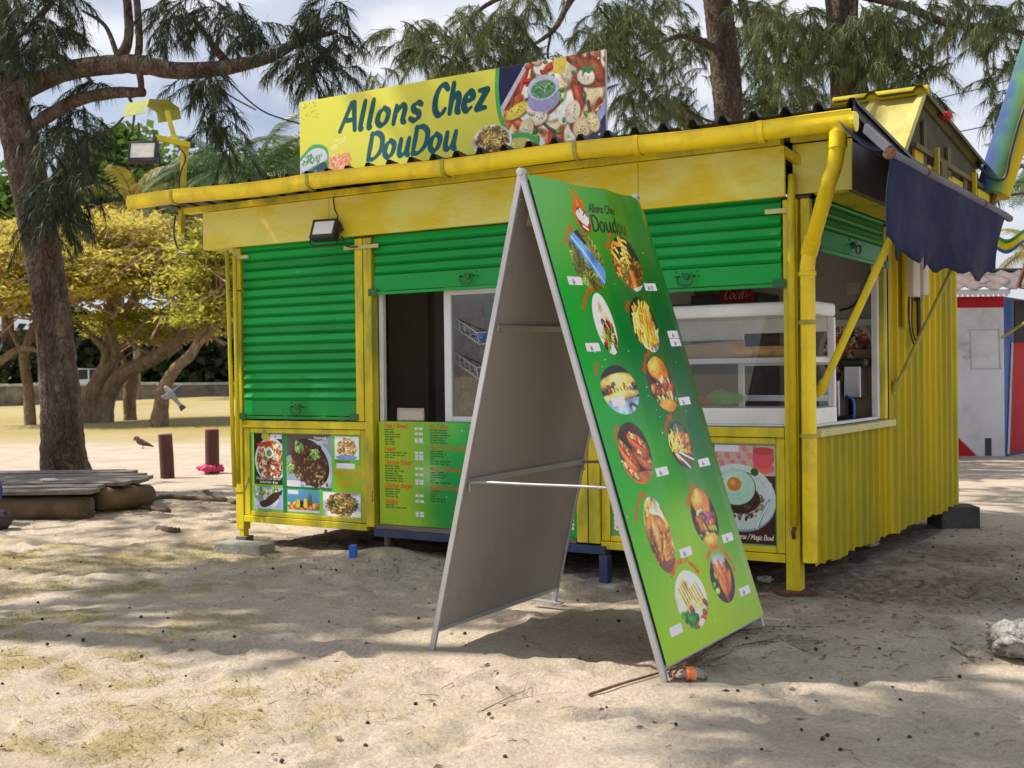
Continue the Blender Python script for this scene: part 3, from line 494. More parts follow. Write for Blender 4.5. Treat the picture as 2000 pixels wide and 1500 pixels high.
def wpos(o):
    p = np.zeros(3)
    while o: p += np.array(o.location); o = o.parent
    return p
def new_obj(name, me, parent=None, loc=(0, 0, 0)):
    o = bpy.data.objects.new(name, me); SC.collection.objects.link(o)
    if parent: o.parent = parent
    o.location = loc; return o
def build(name, mb, m, parent=None, smooth=False, bevel=0, label=None, base=False, org=None):
    V = np.array(mb.v); lo, hi = V.min(0), V.max(0); c = (lo+hi)/2
    if base: c[2] = lo[2]
    if org is not None: c = np.array(org, float)
    me = bpy.data.meshes.new(name); me.from_pydata((V-c).tolist(), [], mb.f)
    if mb.uv is not None:
        ul = me.uv_layers.new(name='UVMap'); li = np.zeros(len(me.loops), int); me.loops.foreach_get('vertex_index', li)
        u = np.array(mb.uv); u = u[np.minimum(li, len(u)-1)]; ul.data.foreach_set('uv', u.astype(np.float32).ravel())
    me.materials.append(m)
    if smooth:
        me.shade_smooth()
        if smooth is not True: me.set_sharp_from_angle(angle=smooth)
    o = new_obj(name, me, parent, c-(wpos(parent) if parent else 0))
    if bevel:
        b = o.modifiers.new('edge', 'BEVEL'); b.width = bevel; b.segments = 2; b.limit_method = 'ANGLE'; b.angle_limit = rad(40)
    if label: o['label'] = label
    return o
def tris(name, V, T, m, parent=None, attr=None, org=None, smooth=False):
    V = np.asarray(V, np.float32); T = np.asarray(T, np.int32)
    c = np.array(org if org is not None else V.mean(0), np.float32)
    me = bpy.data.meshes.new(name); n = len(T)
    me.vertices.add(len(V)); me.vertices.foreach_set('co', (V-c).ravel())
    k = T.shape[1]
    me.loops.add(n*k); me.loops.foreach_set('vertex_index', T.ravel())
    me.polygons.add(n); me.polygons.foreach_set('loop_start', np.arange(0, n*k, k, dtype=np.int32)); me.polygons.foreach_set('loop_total', np.full(n, k, np.int32))
    me.update(calc_edges=True)
    for nm, a in (attr or {}).items():
        at = me.attributes.new(nm, 'FLOAT', 'POINT'); at.data.foreach_set('value', np.asarray(a, np.float32))
    if smooth: me.shade_smooth()
    me.materials.append(m)
    return new_obj(name, me, parent, c-(wpos(parent) if parent else 0))
def root(name, loc, label, cat, group=None):
    o = bpy.data.objects.new(name, None); SC.collection.objects.link(o); o.location = [float(q) for q in loc]; o.empty_display_size = .2
    return tag(o, label, cat, group)
def tag(o, label, cat, group=None):
    o['label'] = label; o['category'] = cat; o['kind'] = 'thing'
    if group: o['group'] = group
    return o
def kind(o, k): o['kind'] = k; return o
def B(a, b): return MB().box(a, b)
def spline(P, n=6): return catmull([tuple(p) for p in P], n)

# ---------------------------------------------------------------- materials (node based)
def mat(name, col, rough=.6, metal=0., var=.12, vs=2.5, dirt=None, da=.5, ds=1.5, bump=.15, bs=60., stretch=(1, 1, 1), spec=.5, col2=None, trans=0, coat=0, chips=None, dr_=(.48, .70), objvar=0):
    m = bpy.data.materials.new(name); m.use_nodes = True; nt = m.node_tree; b = nt.nodes['Principled BSDF']; L = nt.links.new
    b.inputs['Roughness'].default_value = rough; b.inputs['Metallic'].default_value = metal; b.inputs['Specular IOR Level'].default_value = spec
    b.inputs['Coat Weight'].default_value = coat
    ge = N(nt, 'ShaderNodeNewGeometry'); mp = N(nt, 'ShaderNodeMapping'); mp.inputs['Scale'].default_value = stretch; L(ge.outputs['Position'], mp.inputs[0])
    nz = N(nt, 'ShaderNodeTexNoise'); nz.inputs['Scale'].default_value = vs; nz.inputs['Detail'].default_value = 6; L(mp.outputs[0], nz.inputs['Vector'])
    r = N(nt, 'ShaderNodeMapRange'); r.inputs[1].default_value = .3; r.inputs[2].default_value = .7; r.inputs[3].default_value = 1-var; r.inputs[4].default_value = 1+var; L(nz.outputs[0], r.inputs[0])
    base = N(nt, 'ShaderNodeMixRGB'); base.inputs[1].default_value = (*col, 1); base.inputs[2].default_value = (*(col2 or col), 1); L(nz.outputs[0], base.inputs[0])
    if col2:
        rr = N(nt, 'ShaderNodeMapRange'); rr.inputs[1].default_value = .42; rr.inputs[2].default_value = .60; L(nz.outputs[0], rr.inputs[0]); L(rr.outputs[0], base.inputs[0])
    mu = N(nt, 'ShaderNodeMixRGB', blend_type='MULTIPLY'); mu.inputs[0].default_value = 1; L(base.outputs[0], mu.inputs[1]); L(r.outputs[0], mu.inputs[2])
    cur = mu.outputs[0]
    if dirt:
        dz = N(nt, 'ShaderNodeTexNoise'); dz.inputs['Scale'].default_value = ds; dz.inputs['Detail'].default_value = 9; dz.inputs['Roughness'].default_value = .65; L(mp.outputs[0], dz.inputs['Vector'])
        dr = N(nt, 'ShaderNodeMapRange'); dr.inputs[1].default_value = dr_[0]; dr.inputs[2].default_value = dr_[1]; dr.inputs[4].default_value = da; L(dz.outputs[0], dr.inputs[0])
        dm = N(nt, 'ShaderNodeMixRGB'); dm.inputs[2].default_value = (*dirt, 1); L(dr.outputs[0], dm.inputs[0]); L(cur, dm.inputs[1]); cur = dm.outputs[0]
    if chips:
        cz = N(nt, 'ShaderNodeTexNoise'); cz.inputs['Scale'].default_value = chips[1]; cz.inputs['Detail'].default_value = 5; cz.inputs['Roughness'].default_value = .7; L(mp.outputs[0], cz.inputs['Vector'])
        c2 = N(nt, 'ShaderNodeMapRange'); c2.inputs[1].default_value = chips[2]; c2.inputs[2].default_value = chips[2]+.03; L(cz.outputs[0], c2.inputs[0])
        cm = N(nt, 'ShaderNodeMixRGB'); cm.inputs[2].default_value = (*chips[0], 1); L(c2.outputs[0], cm.inputs[0]); L(cur, cm.inputs[1]); cur = cm.outputs[0]
    if objvar:
        oi = N(nt, 'ShaderNodeObjectInfo'); om = N(nt, 'ShaderNodeMapRange'); om.inputs[3].default_value = 1-objvar; om.inputs[4].default_value = 1+objvar*.5; L(oi.outputs['Random'], om.inputs[0])
        ox = N(nt, 'ShaderNodeMixRGB', blend_type='MULTIPLY'); ox.inputs[0].default_value = 1; L(cur, ox.inputs[1]); L(om.outputs[0], ox.inputs[2]); cur = ox.outputs[0]
    L(cur, b.inputs['Base Color'])
    if bump:
        bz = N(nt, 'ShaderNodeTexNoise'); bz.inputs['Scale'].default_value = bs; bz.inputs['Detail'].default_value = 6; L(mp.outputs[0], bz.inputs['Vector'])
        bp = N(nt, 'ShaderNodeBump'); bp.inputs['Strength'].default_value = bump; bp.inputs['Distance'].default_value = .02; L(bz.outputs[0], bp.inputs['Height']); L(bp.outputs[0], b.inputs['Normal'])
    return m
def leafmat(name, cols, trans=.35, rough=.6):
    """foliage: a colour per leaf from the leaf's own random number"""
    m = bpy.data.materials.new(name); m.use_nodes = True; nt = m.node_tree; b = nt.nodes['Principled BSDF']; L = nt.links.new
    at = N(nt, 'ShaderNodeAttribute', attribute_name='rnd'); rp = N(nt, 'ShaderNodeValToRGB'); e = rp.color_ramp.elements
    for i, c in enumerate(cols):
        q = e[i] if i < 2 else e.new(.5)
        q.position = i/(len(cols)-1); q.color = (*c, 1)
    for i, c in enumerate(cols): e[i].position = i/(len(cols)-1); e[i].color = (*c, 1)
    L(at.outputs['Fac'], rp.inputs[0]); L(rp.outputs[0], b.inputs['Base Color']); b.inputs['Roughness'].default_value = rough; b.inputs['Specular IOR Level'].default_value = .3
    tr = N(nt, 'ShaderNodeBsdfTranslucent'); mx = N(nt, 'ShaderNodeMixShader'); mx.inputs[0].default_value = trans; L(rp.outputs[0], tr.inputs[0])
    L(b.outputs[0], mx.inputs[1]); L(tr.outputs[0], mx.inputs[2]); L(mx.outputs[0], nt.nodes['Material Output'].inputs[0])
    return m
def picmat(name, a, rough=.35, wear=.05):
    """flat print: pixels painted above, wrapped by uv"""
    a = np.clip(a, 0, 1).astype(np.float32); h, w = a.shape[:2]
    im = bpy.data.images.new(name, w, h); px = np.ones((h, w, 4), np.float32); px[..., :3] = a[::-1]; im.pixels.foreach_set(px.ravel()); im.update(); im.pack()
    m = bpy.data.materials.new(name); m.use_nodes = True; nt = m.node_tree; b = nt.nodes['Principled BSDF']; L = nt.links.new
    ti = N(nt, 'ShaderNodeTexImage', image=im, extension='EXTEND'); ge = N(nt, 'ShaderNodeNewGeometry'); nz = N(nt, 'ShaderNodeTexNoise'); nz.inputs['Scale'].default_value = 3; nz.inputs['Detail'].default_value = 6; L(ge.outputs['Position'], nz.inputs['Vector'])
    r = N(nt, 'ShaderNodeMapRange'); r.inputs[1].default_value = .45; r.inputs[2].default_value = .75; r.inputs[4].default_value = wear*2; L(nz.outputs[0], r.inputs[0])
    mm = N(nt, 'ShaderNodeMixRGB'); mm.inputs[2].default_value = (.45, .42, .36, 1); L(r.outputs[0], mm.inputs[0]); L(ti.outputs[0], mm.inputs[1]); L(mm.outputs[0], b.inputs['Base Color']); b.inputs['Roughness'].default_value = rough; b.inputs['Specular IOR Level'].default_value = .3
    return m
M = {}
GRIME = (.16, .17, .05)
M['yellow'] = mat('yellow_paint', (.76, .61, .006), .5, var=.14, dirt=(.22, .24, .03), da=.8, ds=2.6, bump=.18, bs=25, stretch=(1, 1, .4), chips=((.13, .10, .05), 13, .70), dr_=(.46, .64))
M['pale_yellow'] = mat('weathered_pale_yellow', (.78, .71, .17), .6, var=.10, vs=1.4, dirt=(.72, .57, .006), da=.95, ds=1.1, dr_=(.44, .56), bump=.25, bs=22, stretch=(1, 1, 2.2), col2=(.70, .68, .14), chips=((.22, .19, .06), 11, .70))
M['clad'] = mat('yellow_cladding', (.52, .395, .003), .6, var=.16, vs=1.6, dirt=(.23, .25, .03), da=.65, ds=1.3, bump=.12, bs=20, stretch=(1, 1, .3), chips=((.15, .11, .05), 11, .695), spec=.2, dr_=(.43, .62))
M['sill'] = mat('faded_sill_paint', (.62, .58, .26), .6, dirt=(.34, .30, .08), da=.6, ds=5)
M['faded'] = mat('faded_shaded_roof_yellow', (.50, .45, .12), .6, var=.15, dirt=(.33, .26, .05), da=.9, ds=3.5, chips=((.12, .09, .05), 7, .70))  # faded and dirty, with extra dirt tone for the shadow on the panel
M['gutter'] = mat('glossy_yellow_plastic', (.93, .70, .006), .34, var=.05, dirt=(.42, .32, .02), da=.5, ds=3, bump=.03, dr_=(.47, .62), chips=((.30, .24, .05), 14, .71))
M['hood'] = mat('shaded_hood', (.30, .33, .03), .6, dirt=(.15, .2, .04), da=.7, ds=7)  # olive tone stands for the shade on the hood's underside
M['ring'] = mat('mossy_ring', (.42, .38, .05), .5, dirt=(.15, .2, .05), da=.6, ds=9)
M['green'] = mat('green_shutter_paint', (.006, .36, .052), .42, var=.12, vs=1.2, dirt=(.014, .40, .09), da=.5, ds=1.9, bump=.06, bs=12, spec=.28, chips=((.10, .20, .11), 11, .70), objvar=.2, dr_=(.45, .60))
M['dkgreen'] = mat('dark_green_metal', (.008, .13, .035), .45, dirt=(.1, .12, .06), da=.4)
M['black'] = mat('black_sheet', (.018, .018, .022), .5, var=.3, dirt=(.09, .09, .09), da=.5, ds=3)
M['dark'] = mat('dark_plastic', (.025, .025, .028), .45, var=.2)
M['white'] = mat('white_pvc', (.80, .81, .82), .3, var=.06, dirt=(.45, .42, .36), da=.3, ds=4, bump=.03)
M['alu'] = mat('aluminium', (.52, .53, .55), .42, .6, var=.08, dirt=(.35, .34, .32), da=.35, ds=6, bump=.04)
M['rod'] = mat('dull_rod', (.34, .345, .36), .5, .5, bump=0)
M['steel'] = mat('brushed_steel', (.55, .56, .58), .28, .9, var=.1, bump=.03)
M['greyback'] = mat('grey_brown_board', (.35, .32, .295), .5, var=.12, vs=1.2, dirt=(.23, .207, .188), da=.7, ds=1.6, bump=.05, stretch=(1, 1, .5), chips=((.33, .30, .27), 16, .74))
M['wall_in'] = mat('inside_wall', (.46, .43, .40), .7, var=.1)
M['wall_dim'] = mat('dim_inside_wall', (.22, .20, .185), .7, var=.12)  # inside wall tone darkened to stand for dim light
M['blue'] = mat('blue_steel_paint', (.022, .045, .12), .6, dirt=(.09, .08, .07), da=.7, ds=6)
M['bluepl'] = mat('bright_blue_plastic', (.02, .16, .62), .4)
M['navy'] = mat('faded_navy_canvas', (.022, .028, .066), .95, var=.25, vs=1.5, dirt=(.07, .068, .085), da=.6, spec=.1, ds=1.6, bump=.3, bs=90)
M['greycan'] = mat('grey_canvas_edge', (.10, .10, .13), .8, var=.2)
M['concrete'] = mat('old_concrete', (.34, .33, .29), .9, var=.25, vs=7, dirt=(.20, .21, .13), da=.7, ds=6, bump=.8, bs=50)
M['dkconc'] = mat('dark_concrete', (.085, .08, .072), .9, var=.3, dirt=(.04, .04, .035), da=.6, ds=7, bump=.7)
M['rust'] = mat('rusty_iron', (.16, .075, .04), .8, .3, var=.3, vs=9, dirt=(.06, .035, .025), da=.8, ds=9, bump=.5)
M['wood'] = mat('grey_weathered_wood', (.20, .17, .145), .85, var=.25, vs=3, dirt=(.09, .075, .06), da=.7, ds=4, bump=.6, bs=30, stretch=(1, 6, 6))
M['log'] = mat('dark_log', (.13, .085, .05), .85, var=.35, vs=4, dirt=(.05, .035, .022), da=.7, ds=3, bump=.8, bs=18)
M['bark'] = mat('casuarina_bark', (.115, .075, .056), .95, var=.4, vs=7, dirt=(.040, .024, .018), da=.95, ds=6, bump=1., bs=24, stretch=(1, 1, .3), col2=(.16, .115, .09))
M['bark_red'] = mat('flame_tree_bark', (.26, .19, .125), .95, var=.25, vs=2, dirt=(.12, .075, .05), da=.7, ds=2.5, bump=.7, bs=9, stretch=(1, 1, .6))
M['bollard'] = mat('maroon_timber', (.10, .032, .026), .75, var=.3, dirt=(.05, .03, .025), da=.7, ds=4, bump=.5, bs=16)
M['pink'] = mat('pink_cloth', (.72, .06, .18), .8, var=.2)
M['stone'] = mat('grey_wall_stone', (.19, .16, .13), .95, var=.4, vs=2.2, dirt=(.07, .065, .055), da=.8, ds=1.3, bump=.9, bs=5)
M['cap'] = mat('pale_coping', (.42, .41, .37), .9, var=.25, bump=.5)
M['coral'] = mat('grey_coral', (.34, .32, .29), .95, var=.4, vs=20, dirt=(.10, .095, .08), da=.95, ds=24, bump=1., bs=45)
M['glass'] = None
def glassmat(name, col=(1, 1, 1), refl=.16, rough=.02):
    m = bpy.data.materials.new(name); m.use_nodes = True; nt = m.node_tree; nt.nodes.remove(nt.nodes['Principled BSDF']); L = nt.links.new
    t = N(nt, 'ShaderNodeBsdfTransparent'); t.inputs[0].default_value = (*col, 1); g = N(nt, 'ShaderNodeBsdfGlossy'); g.inputs['Roughness'].default_value = rough; fr = N(nt, 'ShaderNodeFresnel'); fr.inputs[0].default_value = 1.5
    ad = N(nt, 'ShaderNodeMath', operation='MULTIPLY_ADD'); ad.inputs[1].default_value = .9; ad.inputs[2].default_value = refl; L(fr.outputs[0], ad.inputs[0])
    mx = N(nt, 'ShaderNodeMixShader'); L(ad.outputs[0], mx.inputs[0]); L(t.outputs[0], mx.inputs[1]); L(g.outputs[0], mx.inputs[2]); L(mx.outputs[0], nt.nodes['Material Output'].inputs[0])
    return m
M['glass'] = glassmat('case_glass', (.95, .97, .97), .015)
M['bottle'] = glassmat('thin_clear_plastic', (.93, .95, .95), .10, .08)
M['lens'] = mat('lamp_lens', (.80, .80, .78), .25, var=.05, bump=0)
M['led'] = mat('lamp_reflector', (.72, .70, .60), .3, var=.15, vs=20, bump=0)
M['bread'] = mat('bread_crust', (.66, .36, .11), .6, var=.3, vs=9, dirt=(.7, .48, .2), da=.6, ds=12, bump=.4)
M['paper'] = mat('paper', (.62, .58, .52), .8, var=.08)
M['kraft'] = mat('brown_paper', (.55, .36, .20), .8, var=.15)
M['pack_green'] = mat('green_packet', (.03, .30, .04), .25, var=.3, vs=8)
M['red'] = mat('red_paint', (.42, .016, .022), .75, var=.12, spec=.2)
M['whitewall'] = mat('white_wall_paint', (.60, .60, .64), .75, var=.10, vs=1.2, dirt=(.36, .34, .33), da=.75, ds=1.6)
M['bluewall'] = mat('blue_wall_paint', (.03, .10, .36), .6, var=.12)
M['under'] = mat('shaded_roof_underside', (.10, .085, .028), .8, var=.3)  # yellow roof's underside, its shade put into the colour
M['gloom'] = mat('gable_shade_dark', (.05, .043, .02), .85, var=.35, vs=5)  # near-black tone stands for the shade inside the gable
M['rustroof'] = mat('rusty_roof', (.12, .10, .098), .7, var=.25, vs=2, dirt=(.19, .09, .06), da=.7, ds=3, bump=.2)
M['brownwood'] = mat('brown_board', (.30, .165, .115), .6, var=.15, vs=5, bump=.2)
M['cable'] = mat('black_cable', (.02, .02, .022), .5)
M['twig'] = mat('dry_twig', (.15, .085, .06), .9, var=.3, vs=20)

pic_banner = picmat('banner_print', paint_banner(), .28, .04)
pic_sign = picmat('sign_print', paint_sign(), .5, .04)
pic_dish = picmat('dishes_print', paint_dishes(), .4, .04)
pic_menu = picmat('menu_print', paint_menu(), .4, .04)
pic_egg = picmat('egg_print', paint_egg(), .4, .04)
pic_warm = picmat('inside_menu_print', paint_inside(61, True), .5, .03)
pic_plate = picmat('inside_dish_print', paint_inside(62, False), .5, .03)
def print_quad(name, p00, p10, p11, p01, m, parent, th=.004, nrm=(0, 1, 0), n=2, label=None):
    """a printed sheet with a thickness: p00 lower left as seen, p10 lower right, p11 upper right, p01 upper left"""
    p00, p10, p11, p01 = [np.array(p, float) for p in (p00, p10, p11, p01)]
    P = [[(p00*(1-u)+p10*u)*(1-v)+(p01*(1-u)+p11*u)*v for v in np.linspace(0, 1, n)] for u in np.linspace(0, 1, n)]
    mb = MB().grid(P); uv = mb.uv; k = n*n
    Q = (np.array(P)+np.array(nrm)*th).reshape(-1, 3); mb.add(Q, [(i*n+j+1, (i+1)*n+j+1, (i+1)*n+j, i*n+j) for i in range(n-1) for j in range(n-1)])
    rim = [i*n for i in range(n)]+[(n-1)*n+j for j in range(1, n)]+[i*n+n-1 for i in range(n-2, -1, -1)]+[j for j in range(n-2, 0, -1)]
    mb.f += [(rim[i-1], rim[i-1]+k, rim[i]+k, rim[i]) for i in range(len(rim))]
    mb.uv = list(uv)+list(uv)
    return build(name, mb, m, parent, label=label)

def barkmat(name, c1, c2, crack, sc=9., st=.28):
    """plated bark: stretched cells with dark cracks between them"""
    m = bpy.data.materials.new(name); m.use_nodes = True; nt = m.node_tree; b = nt.nodes['Principled BSDF']; L = nt.links.new
    ge = N(nt, 'ShaderNodeNewGeometry'); wz = N(nt, 'ShaderNodeTexNoise'); wz.inputs['Scale'].default_value = 3.5; wz.inputs['Detail'].default_value = 5; L(ge.outputs['Position'], wz.inputs['Vector'])
    ad = N(nt, 'ShaderNodeVectorMath', operation='MULTIPLY_ADD'); ad.inputs[1].default_value = (.3, .3, .6); L(wz.outputs['Color'], ad.inputs[0]); L(ge.outputs['Position'], ad.inputs[2])
    mp = N(nt, 'ShaderNodeMapping'); mp.inputs['Scale'].default_value = (1, 1, st); L(ad.outputs[0], mp.inputs[0])
    vo = N(nt, 'ShaderNodeTexVoronoi', feature='DISTANCE_TO_EDGE'); vo.inputs['Scale'].default_value = sc; vo.inputs['Randomness'].default_value = 1; L(mp.outputs[0], vo.inputs['Vector'])
    n1 = N(nt, 'ShaderNodeTexNoise'); n1.inputs['Scale'].default_value = 5; n1.inputs['Detail'].default_value = 8; n1.inputs['Roughness'].default_value = .7; L(mp.outputs[0], n1.inputs['Vector'])
    n2 = N(nt, 'ShaderNodeTexNoise'); n2.inputs['Scale'].default_value = 40; n2.inputs['Detail'].default_value = 6; L(mp.outputs[0], n2.inputs['Vector'])
    r1 = N(nt, 'ShaderNodeMapRange'); r1.inputs[1].default_value = .40; r1.inputs[2].default_value = .62; L(n1.outputs[0], r1.inputs[0])
    mx = N(nt, 'ShaderNodeMixRGB'); mx.inputs[1].default_value = (*c1, 1); mx.inputs[2].default_value = (*c2, 1); L(r1.outputs[0], mx.inputs[0])
    r2 = N(nt, 'ShaderNodeMapRange'); r2.inputs[1].default_value = .0; r2.inputs[2].default_value = .20; r2.inputs[3].default_value = .60; L(vo.outputs['Distance'], r2.inputs[0])
    mc = N(nt, 'ShaderNodeMixRGB'); mc.inputs[1].default_value = (*crack, 1); L(r2.outputs[0], mc.inputs[0]); L(mx.outputs[0], mc.inputs[2])
    r3 = N(nt, 'ShaderNodeMapRange'); r3.inputs[1].default_value = .3; r3.inputs[2].default_value = .7; r3.inputs[3].default_value = .65; r3.inputs[4].default_value = 1.25; L(n2.outputs[0], r3.inputs[0])
    mm = N(nt, 'ShaderNodeMixRGB', blend_type='MULTIPLY'); mm.inputs[0].default_value = 1; L(mc.outputs[0], mm.inputs[1]); L(r3.outputs[0], mm.inputs[2]); L(mm.outputs[0], b.inputs['Base Color'])
    b.inputs['Roughness'].default_value = .95; b.inputs['Specular IOR Level'].default_value = .15
    sm = N(nt, 'ShaderNodeMath', operation='MULTIPLY_ADD'); sm.inputs[1].default_value = 1.1; L(n2.outputs[0], sm.inputs[0]); L(r2.outputs[0], sm.inputs[2])
    bp = N(nt, 'ShaderNodeBump'); bp.inputs['Strength'].default_value = 1; bp.inputs['Distance'].default_value = .03; L(sm.outputs[0], bp.inputs['Height']); L(bp.outputs[0], b.inputs['Normal'])
    return m
M['bark'] = barkmat('casuarina_bark_plates', (.085, .056, .042), (.20, .15, .118), (.045, .028, .021), 17., .2)
M['bark_red'] = barkmat('flame_tree_bark_plates', (.22, .155, .10), (.34, .26, .18), (.15, .10, .07), 5., .4)
# ---------------------------------------------------------------- ground: one sheet, fine under the kiosk, coarse to the horizon
rng = np.random.default_rng(7)
def axis(lo, hi, st, far, k=1.12):
    a = list(np.arange(lo, hi, st)); d = st; x = a[0]
    left = []
    while x > -far: d *= k; x -= d; left.append(x)
    d = st; x = a[-1]; right = []
    while x < far: d *= k; x += d; right.append(x)
    return np.array(left[::-1]+a+right)
gx = axis(-9.5, 3.6, .034, 700); gy = axis(-5.8, 2.2, .034, 700)
NX, NY = len(gx), len(gy)
def nz2(cell, seed):
    """smooth noise sampled at the sheet's own coordinates"""
    g = np.random.default_rng(seed).random((256, 256))
    x = gx/cell; y = gy/cell; xi = np.floor(x).astype(int); yi = np.floor(y).astype(int)
    fx = (x-xi)[:, None]; fy = (y-yi)[None, :]; fx = fx*fx*(3-2*fx); fy = fy*fy*(3-2*fy)
    A = lambda i, j: g[np.ix_((xi+i) % 256, (yi+j) % 256)]
    return A(0, 0)*(1-fx)*(1-fy)+A(1, 0)*fx*(1-fy)+A(0, 1)*(1-fx)*fy+A(1, 1)*fx*fy-.5
H = .05*nz2(1.6, 1)+.014*nz2(.55, 2)+.008*nz2(.22, 3)+.008*nz2(.10, 4)+.005*nz2(.055, 6)
GX, GY = np.meshgrid(gx, gy, indexing='ij')
far = np.hypot(GX+2, GY)
H = H*np.clip(1.3-far/60, .15, 1)
for _ in range(1500):                                                  # old footprints
    cx, cy = -9.5+13*rng.random(), -5.8+8*rng.random(); a = rng.random()*6.28; rx, ry = .12*(.7+.6*rng.random()), .055*(.8+.5*rng.random()); dp = .014*(.4+rng.random())
    i0, i1 = np.searchsorted(gx, (cx-.25, cx+.25)); j0, j1 = np.searchsorted(gy, (cy-.25, cy+.25))
    u = (GX[i0:i1, j0:j1]-cx)*math.cos(a)+(GY[i0:i1, j0:j1]-cy)*math.sin(a); v = -(GX[i0:i1, j0:j1]-cx)*math.sin(a)+(GY[i0:i1, j0:j1]-cy)*math.cos(a)
    q = (u/rx)**2+(v/ry)**2; H[i0:i1, j0:j1] += 1.35*dp*(-1/(1+q**3)+.5*np.exp(-(np.sqrt(q)-1.5)**2*6))
def mound(c, r, h):
    global H
    H = H+h*np.exp(-((GX-c[0])**2+(GY-c[1])**2)/r**2)
def flat(c, r):
    global H
    k = np.exp(-(((GX-c[0])**2+(GY-c[1])**2)/r**2)**2); H = H*(1-k)
for q in ((1550, 1170), (848, 1268), (1300, 1333), (1487, 1221), (1076, 1186), (480, 1078), (1345, 1340), (1865, 1030), (690, 1092)): flat(G(*q), .26)
mound(G(735, 1098), .34, .10); mound(G(1580, 1185), .22, .035)
mound(G(1150, 1152), .34, -.09); mound((-40, 34, 0), 9, .5); mound((-24, 20, 0), 5, .12)
def gz(x, y):
    i = np.clip(np.searchsorted(gx, x), 1, NX-1); j = np.clip(np.searchsorted(gy, y), 1, NY-1)
    return H[i, j]
# where grass and leaf litter lie (patches on the ground, by place)
def patch(cx, cy, rx, ry, a=0.): 
    u = (GX-cx)*math.cos(a)+(GY-cy)*math.sin(a); v = -(GX-cx)*math.sin(a)+(GY-cy)*math.cos(a)
    return np.exp(-((u/rx)**2+(v/ry)**2))
VA = math.atan2(RGT[1], RGT[0])
nn = nz2(.5, 11)+.6*nz2(.17, 12)+nz2(1.8, 13)
gr = np.zeros_like(H)
for (px, py, a, b, k) in ((60, 1085, 2.2, .8, .9), (150, 1150, 1.4, .35, .8), (60, 1230, 1.1, .5, .9), (120, 1300, 1.2, .4, .8), (250, 1340, .9, .3, .8), (200, 1440, 1., .3, .7), (600, 1440, .6, .2, .5), (420, 1390, 1.1, .25, .5), (620, 1330, .35, .1, .6), (150, 1390, .7, .3, .5), (700, 1400, .4, .12, .35), (330, 1150, .9, .2, .6)):
    c = G(px, py); gr = np.maximum(gr, k*patch(c[0], c[1], a, b, VA))
gr = np.clip(gr*1.3, 0, 1)*np.clip(.25+2.4*(.8*nz2(.16, 32)+.6*nz2(.06, 31)+.7*nz2(.6, 33)), 0, .75)
dep = (GX-CAM[0])*FWD[0]+(GY-CAM[1])*FWD[1]
lat = (GX-CAM[0])*RGT[0]+(GY-CAM[1])*RGT[1]
lawn = np.clip((dep-23.5+4*nz2(5, 21)+2*nz2(1.6, 22))/3.0, 0, 1)*np.clip((2-lat)/4, 0, 1)
gr = np.maximum(gr, lawn*(.82+.5*nz2(3, 23)+.3*nz2(.7, 24)))
li = np.zeros_like(H)
for (px, py, a, b, k) in ((1700, 1150, 1.3, .9, 1.), (1600, 1100, .8, .6, 1.), (800, 1062, 2.6, .5, .9), (1900, 1080, 1.5, .8, .6), (1300, 1120, 1., .5, .9), (430, 985, 1.2, .5, .6), (1420, 1290, .5, .25, .35), (250, 1040, 1.6, .5, .5)):
    c = G(px, py); li = np.maximum(li, k*patch(c[0], c[1], a, b, VA))
li = np.clip((li+.5*nn-.28)*1.6, 0, .85)
li = np.maximum(li, .8*((GX > -4.6) & (GX < .1) & (GY > .1) & (GY < 4)))
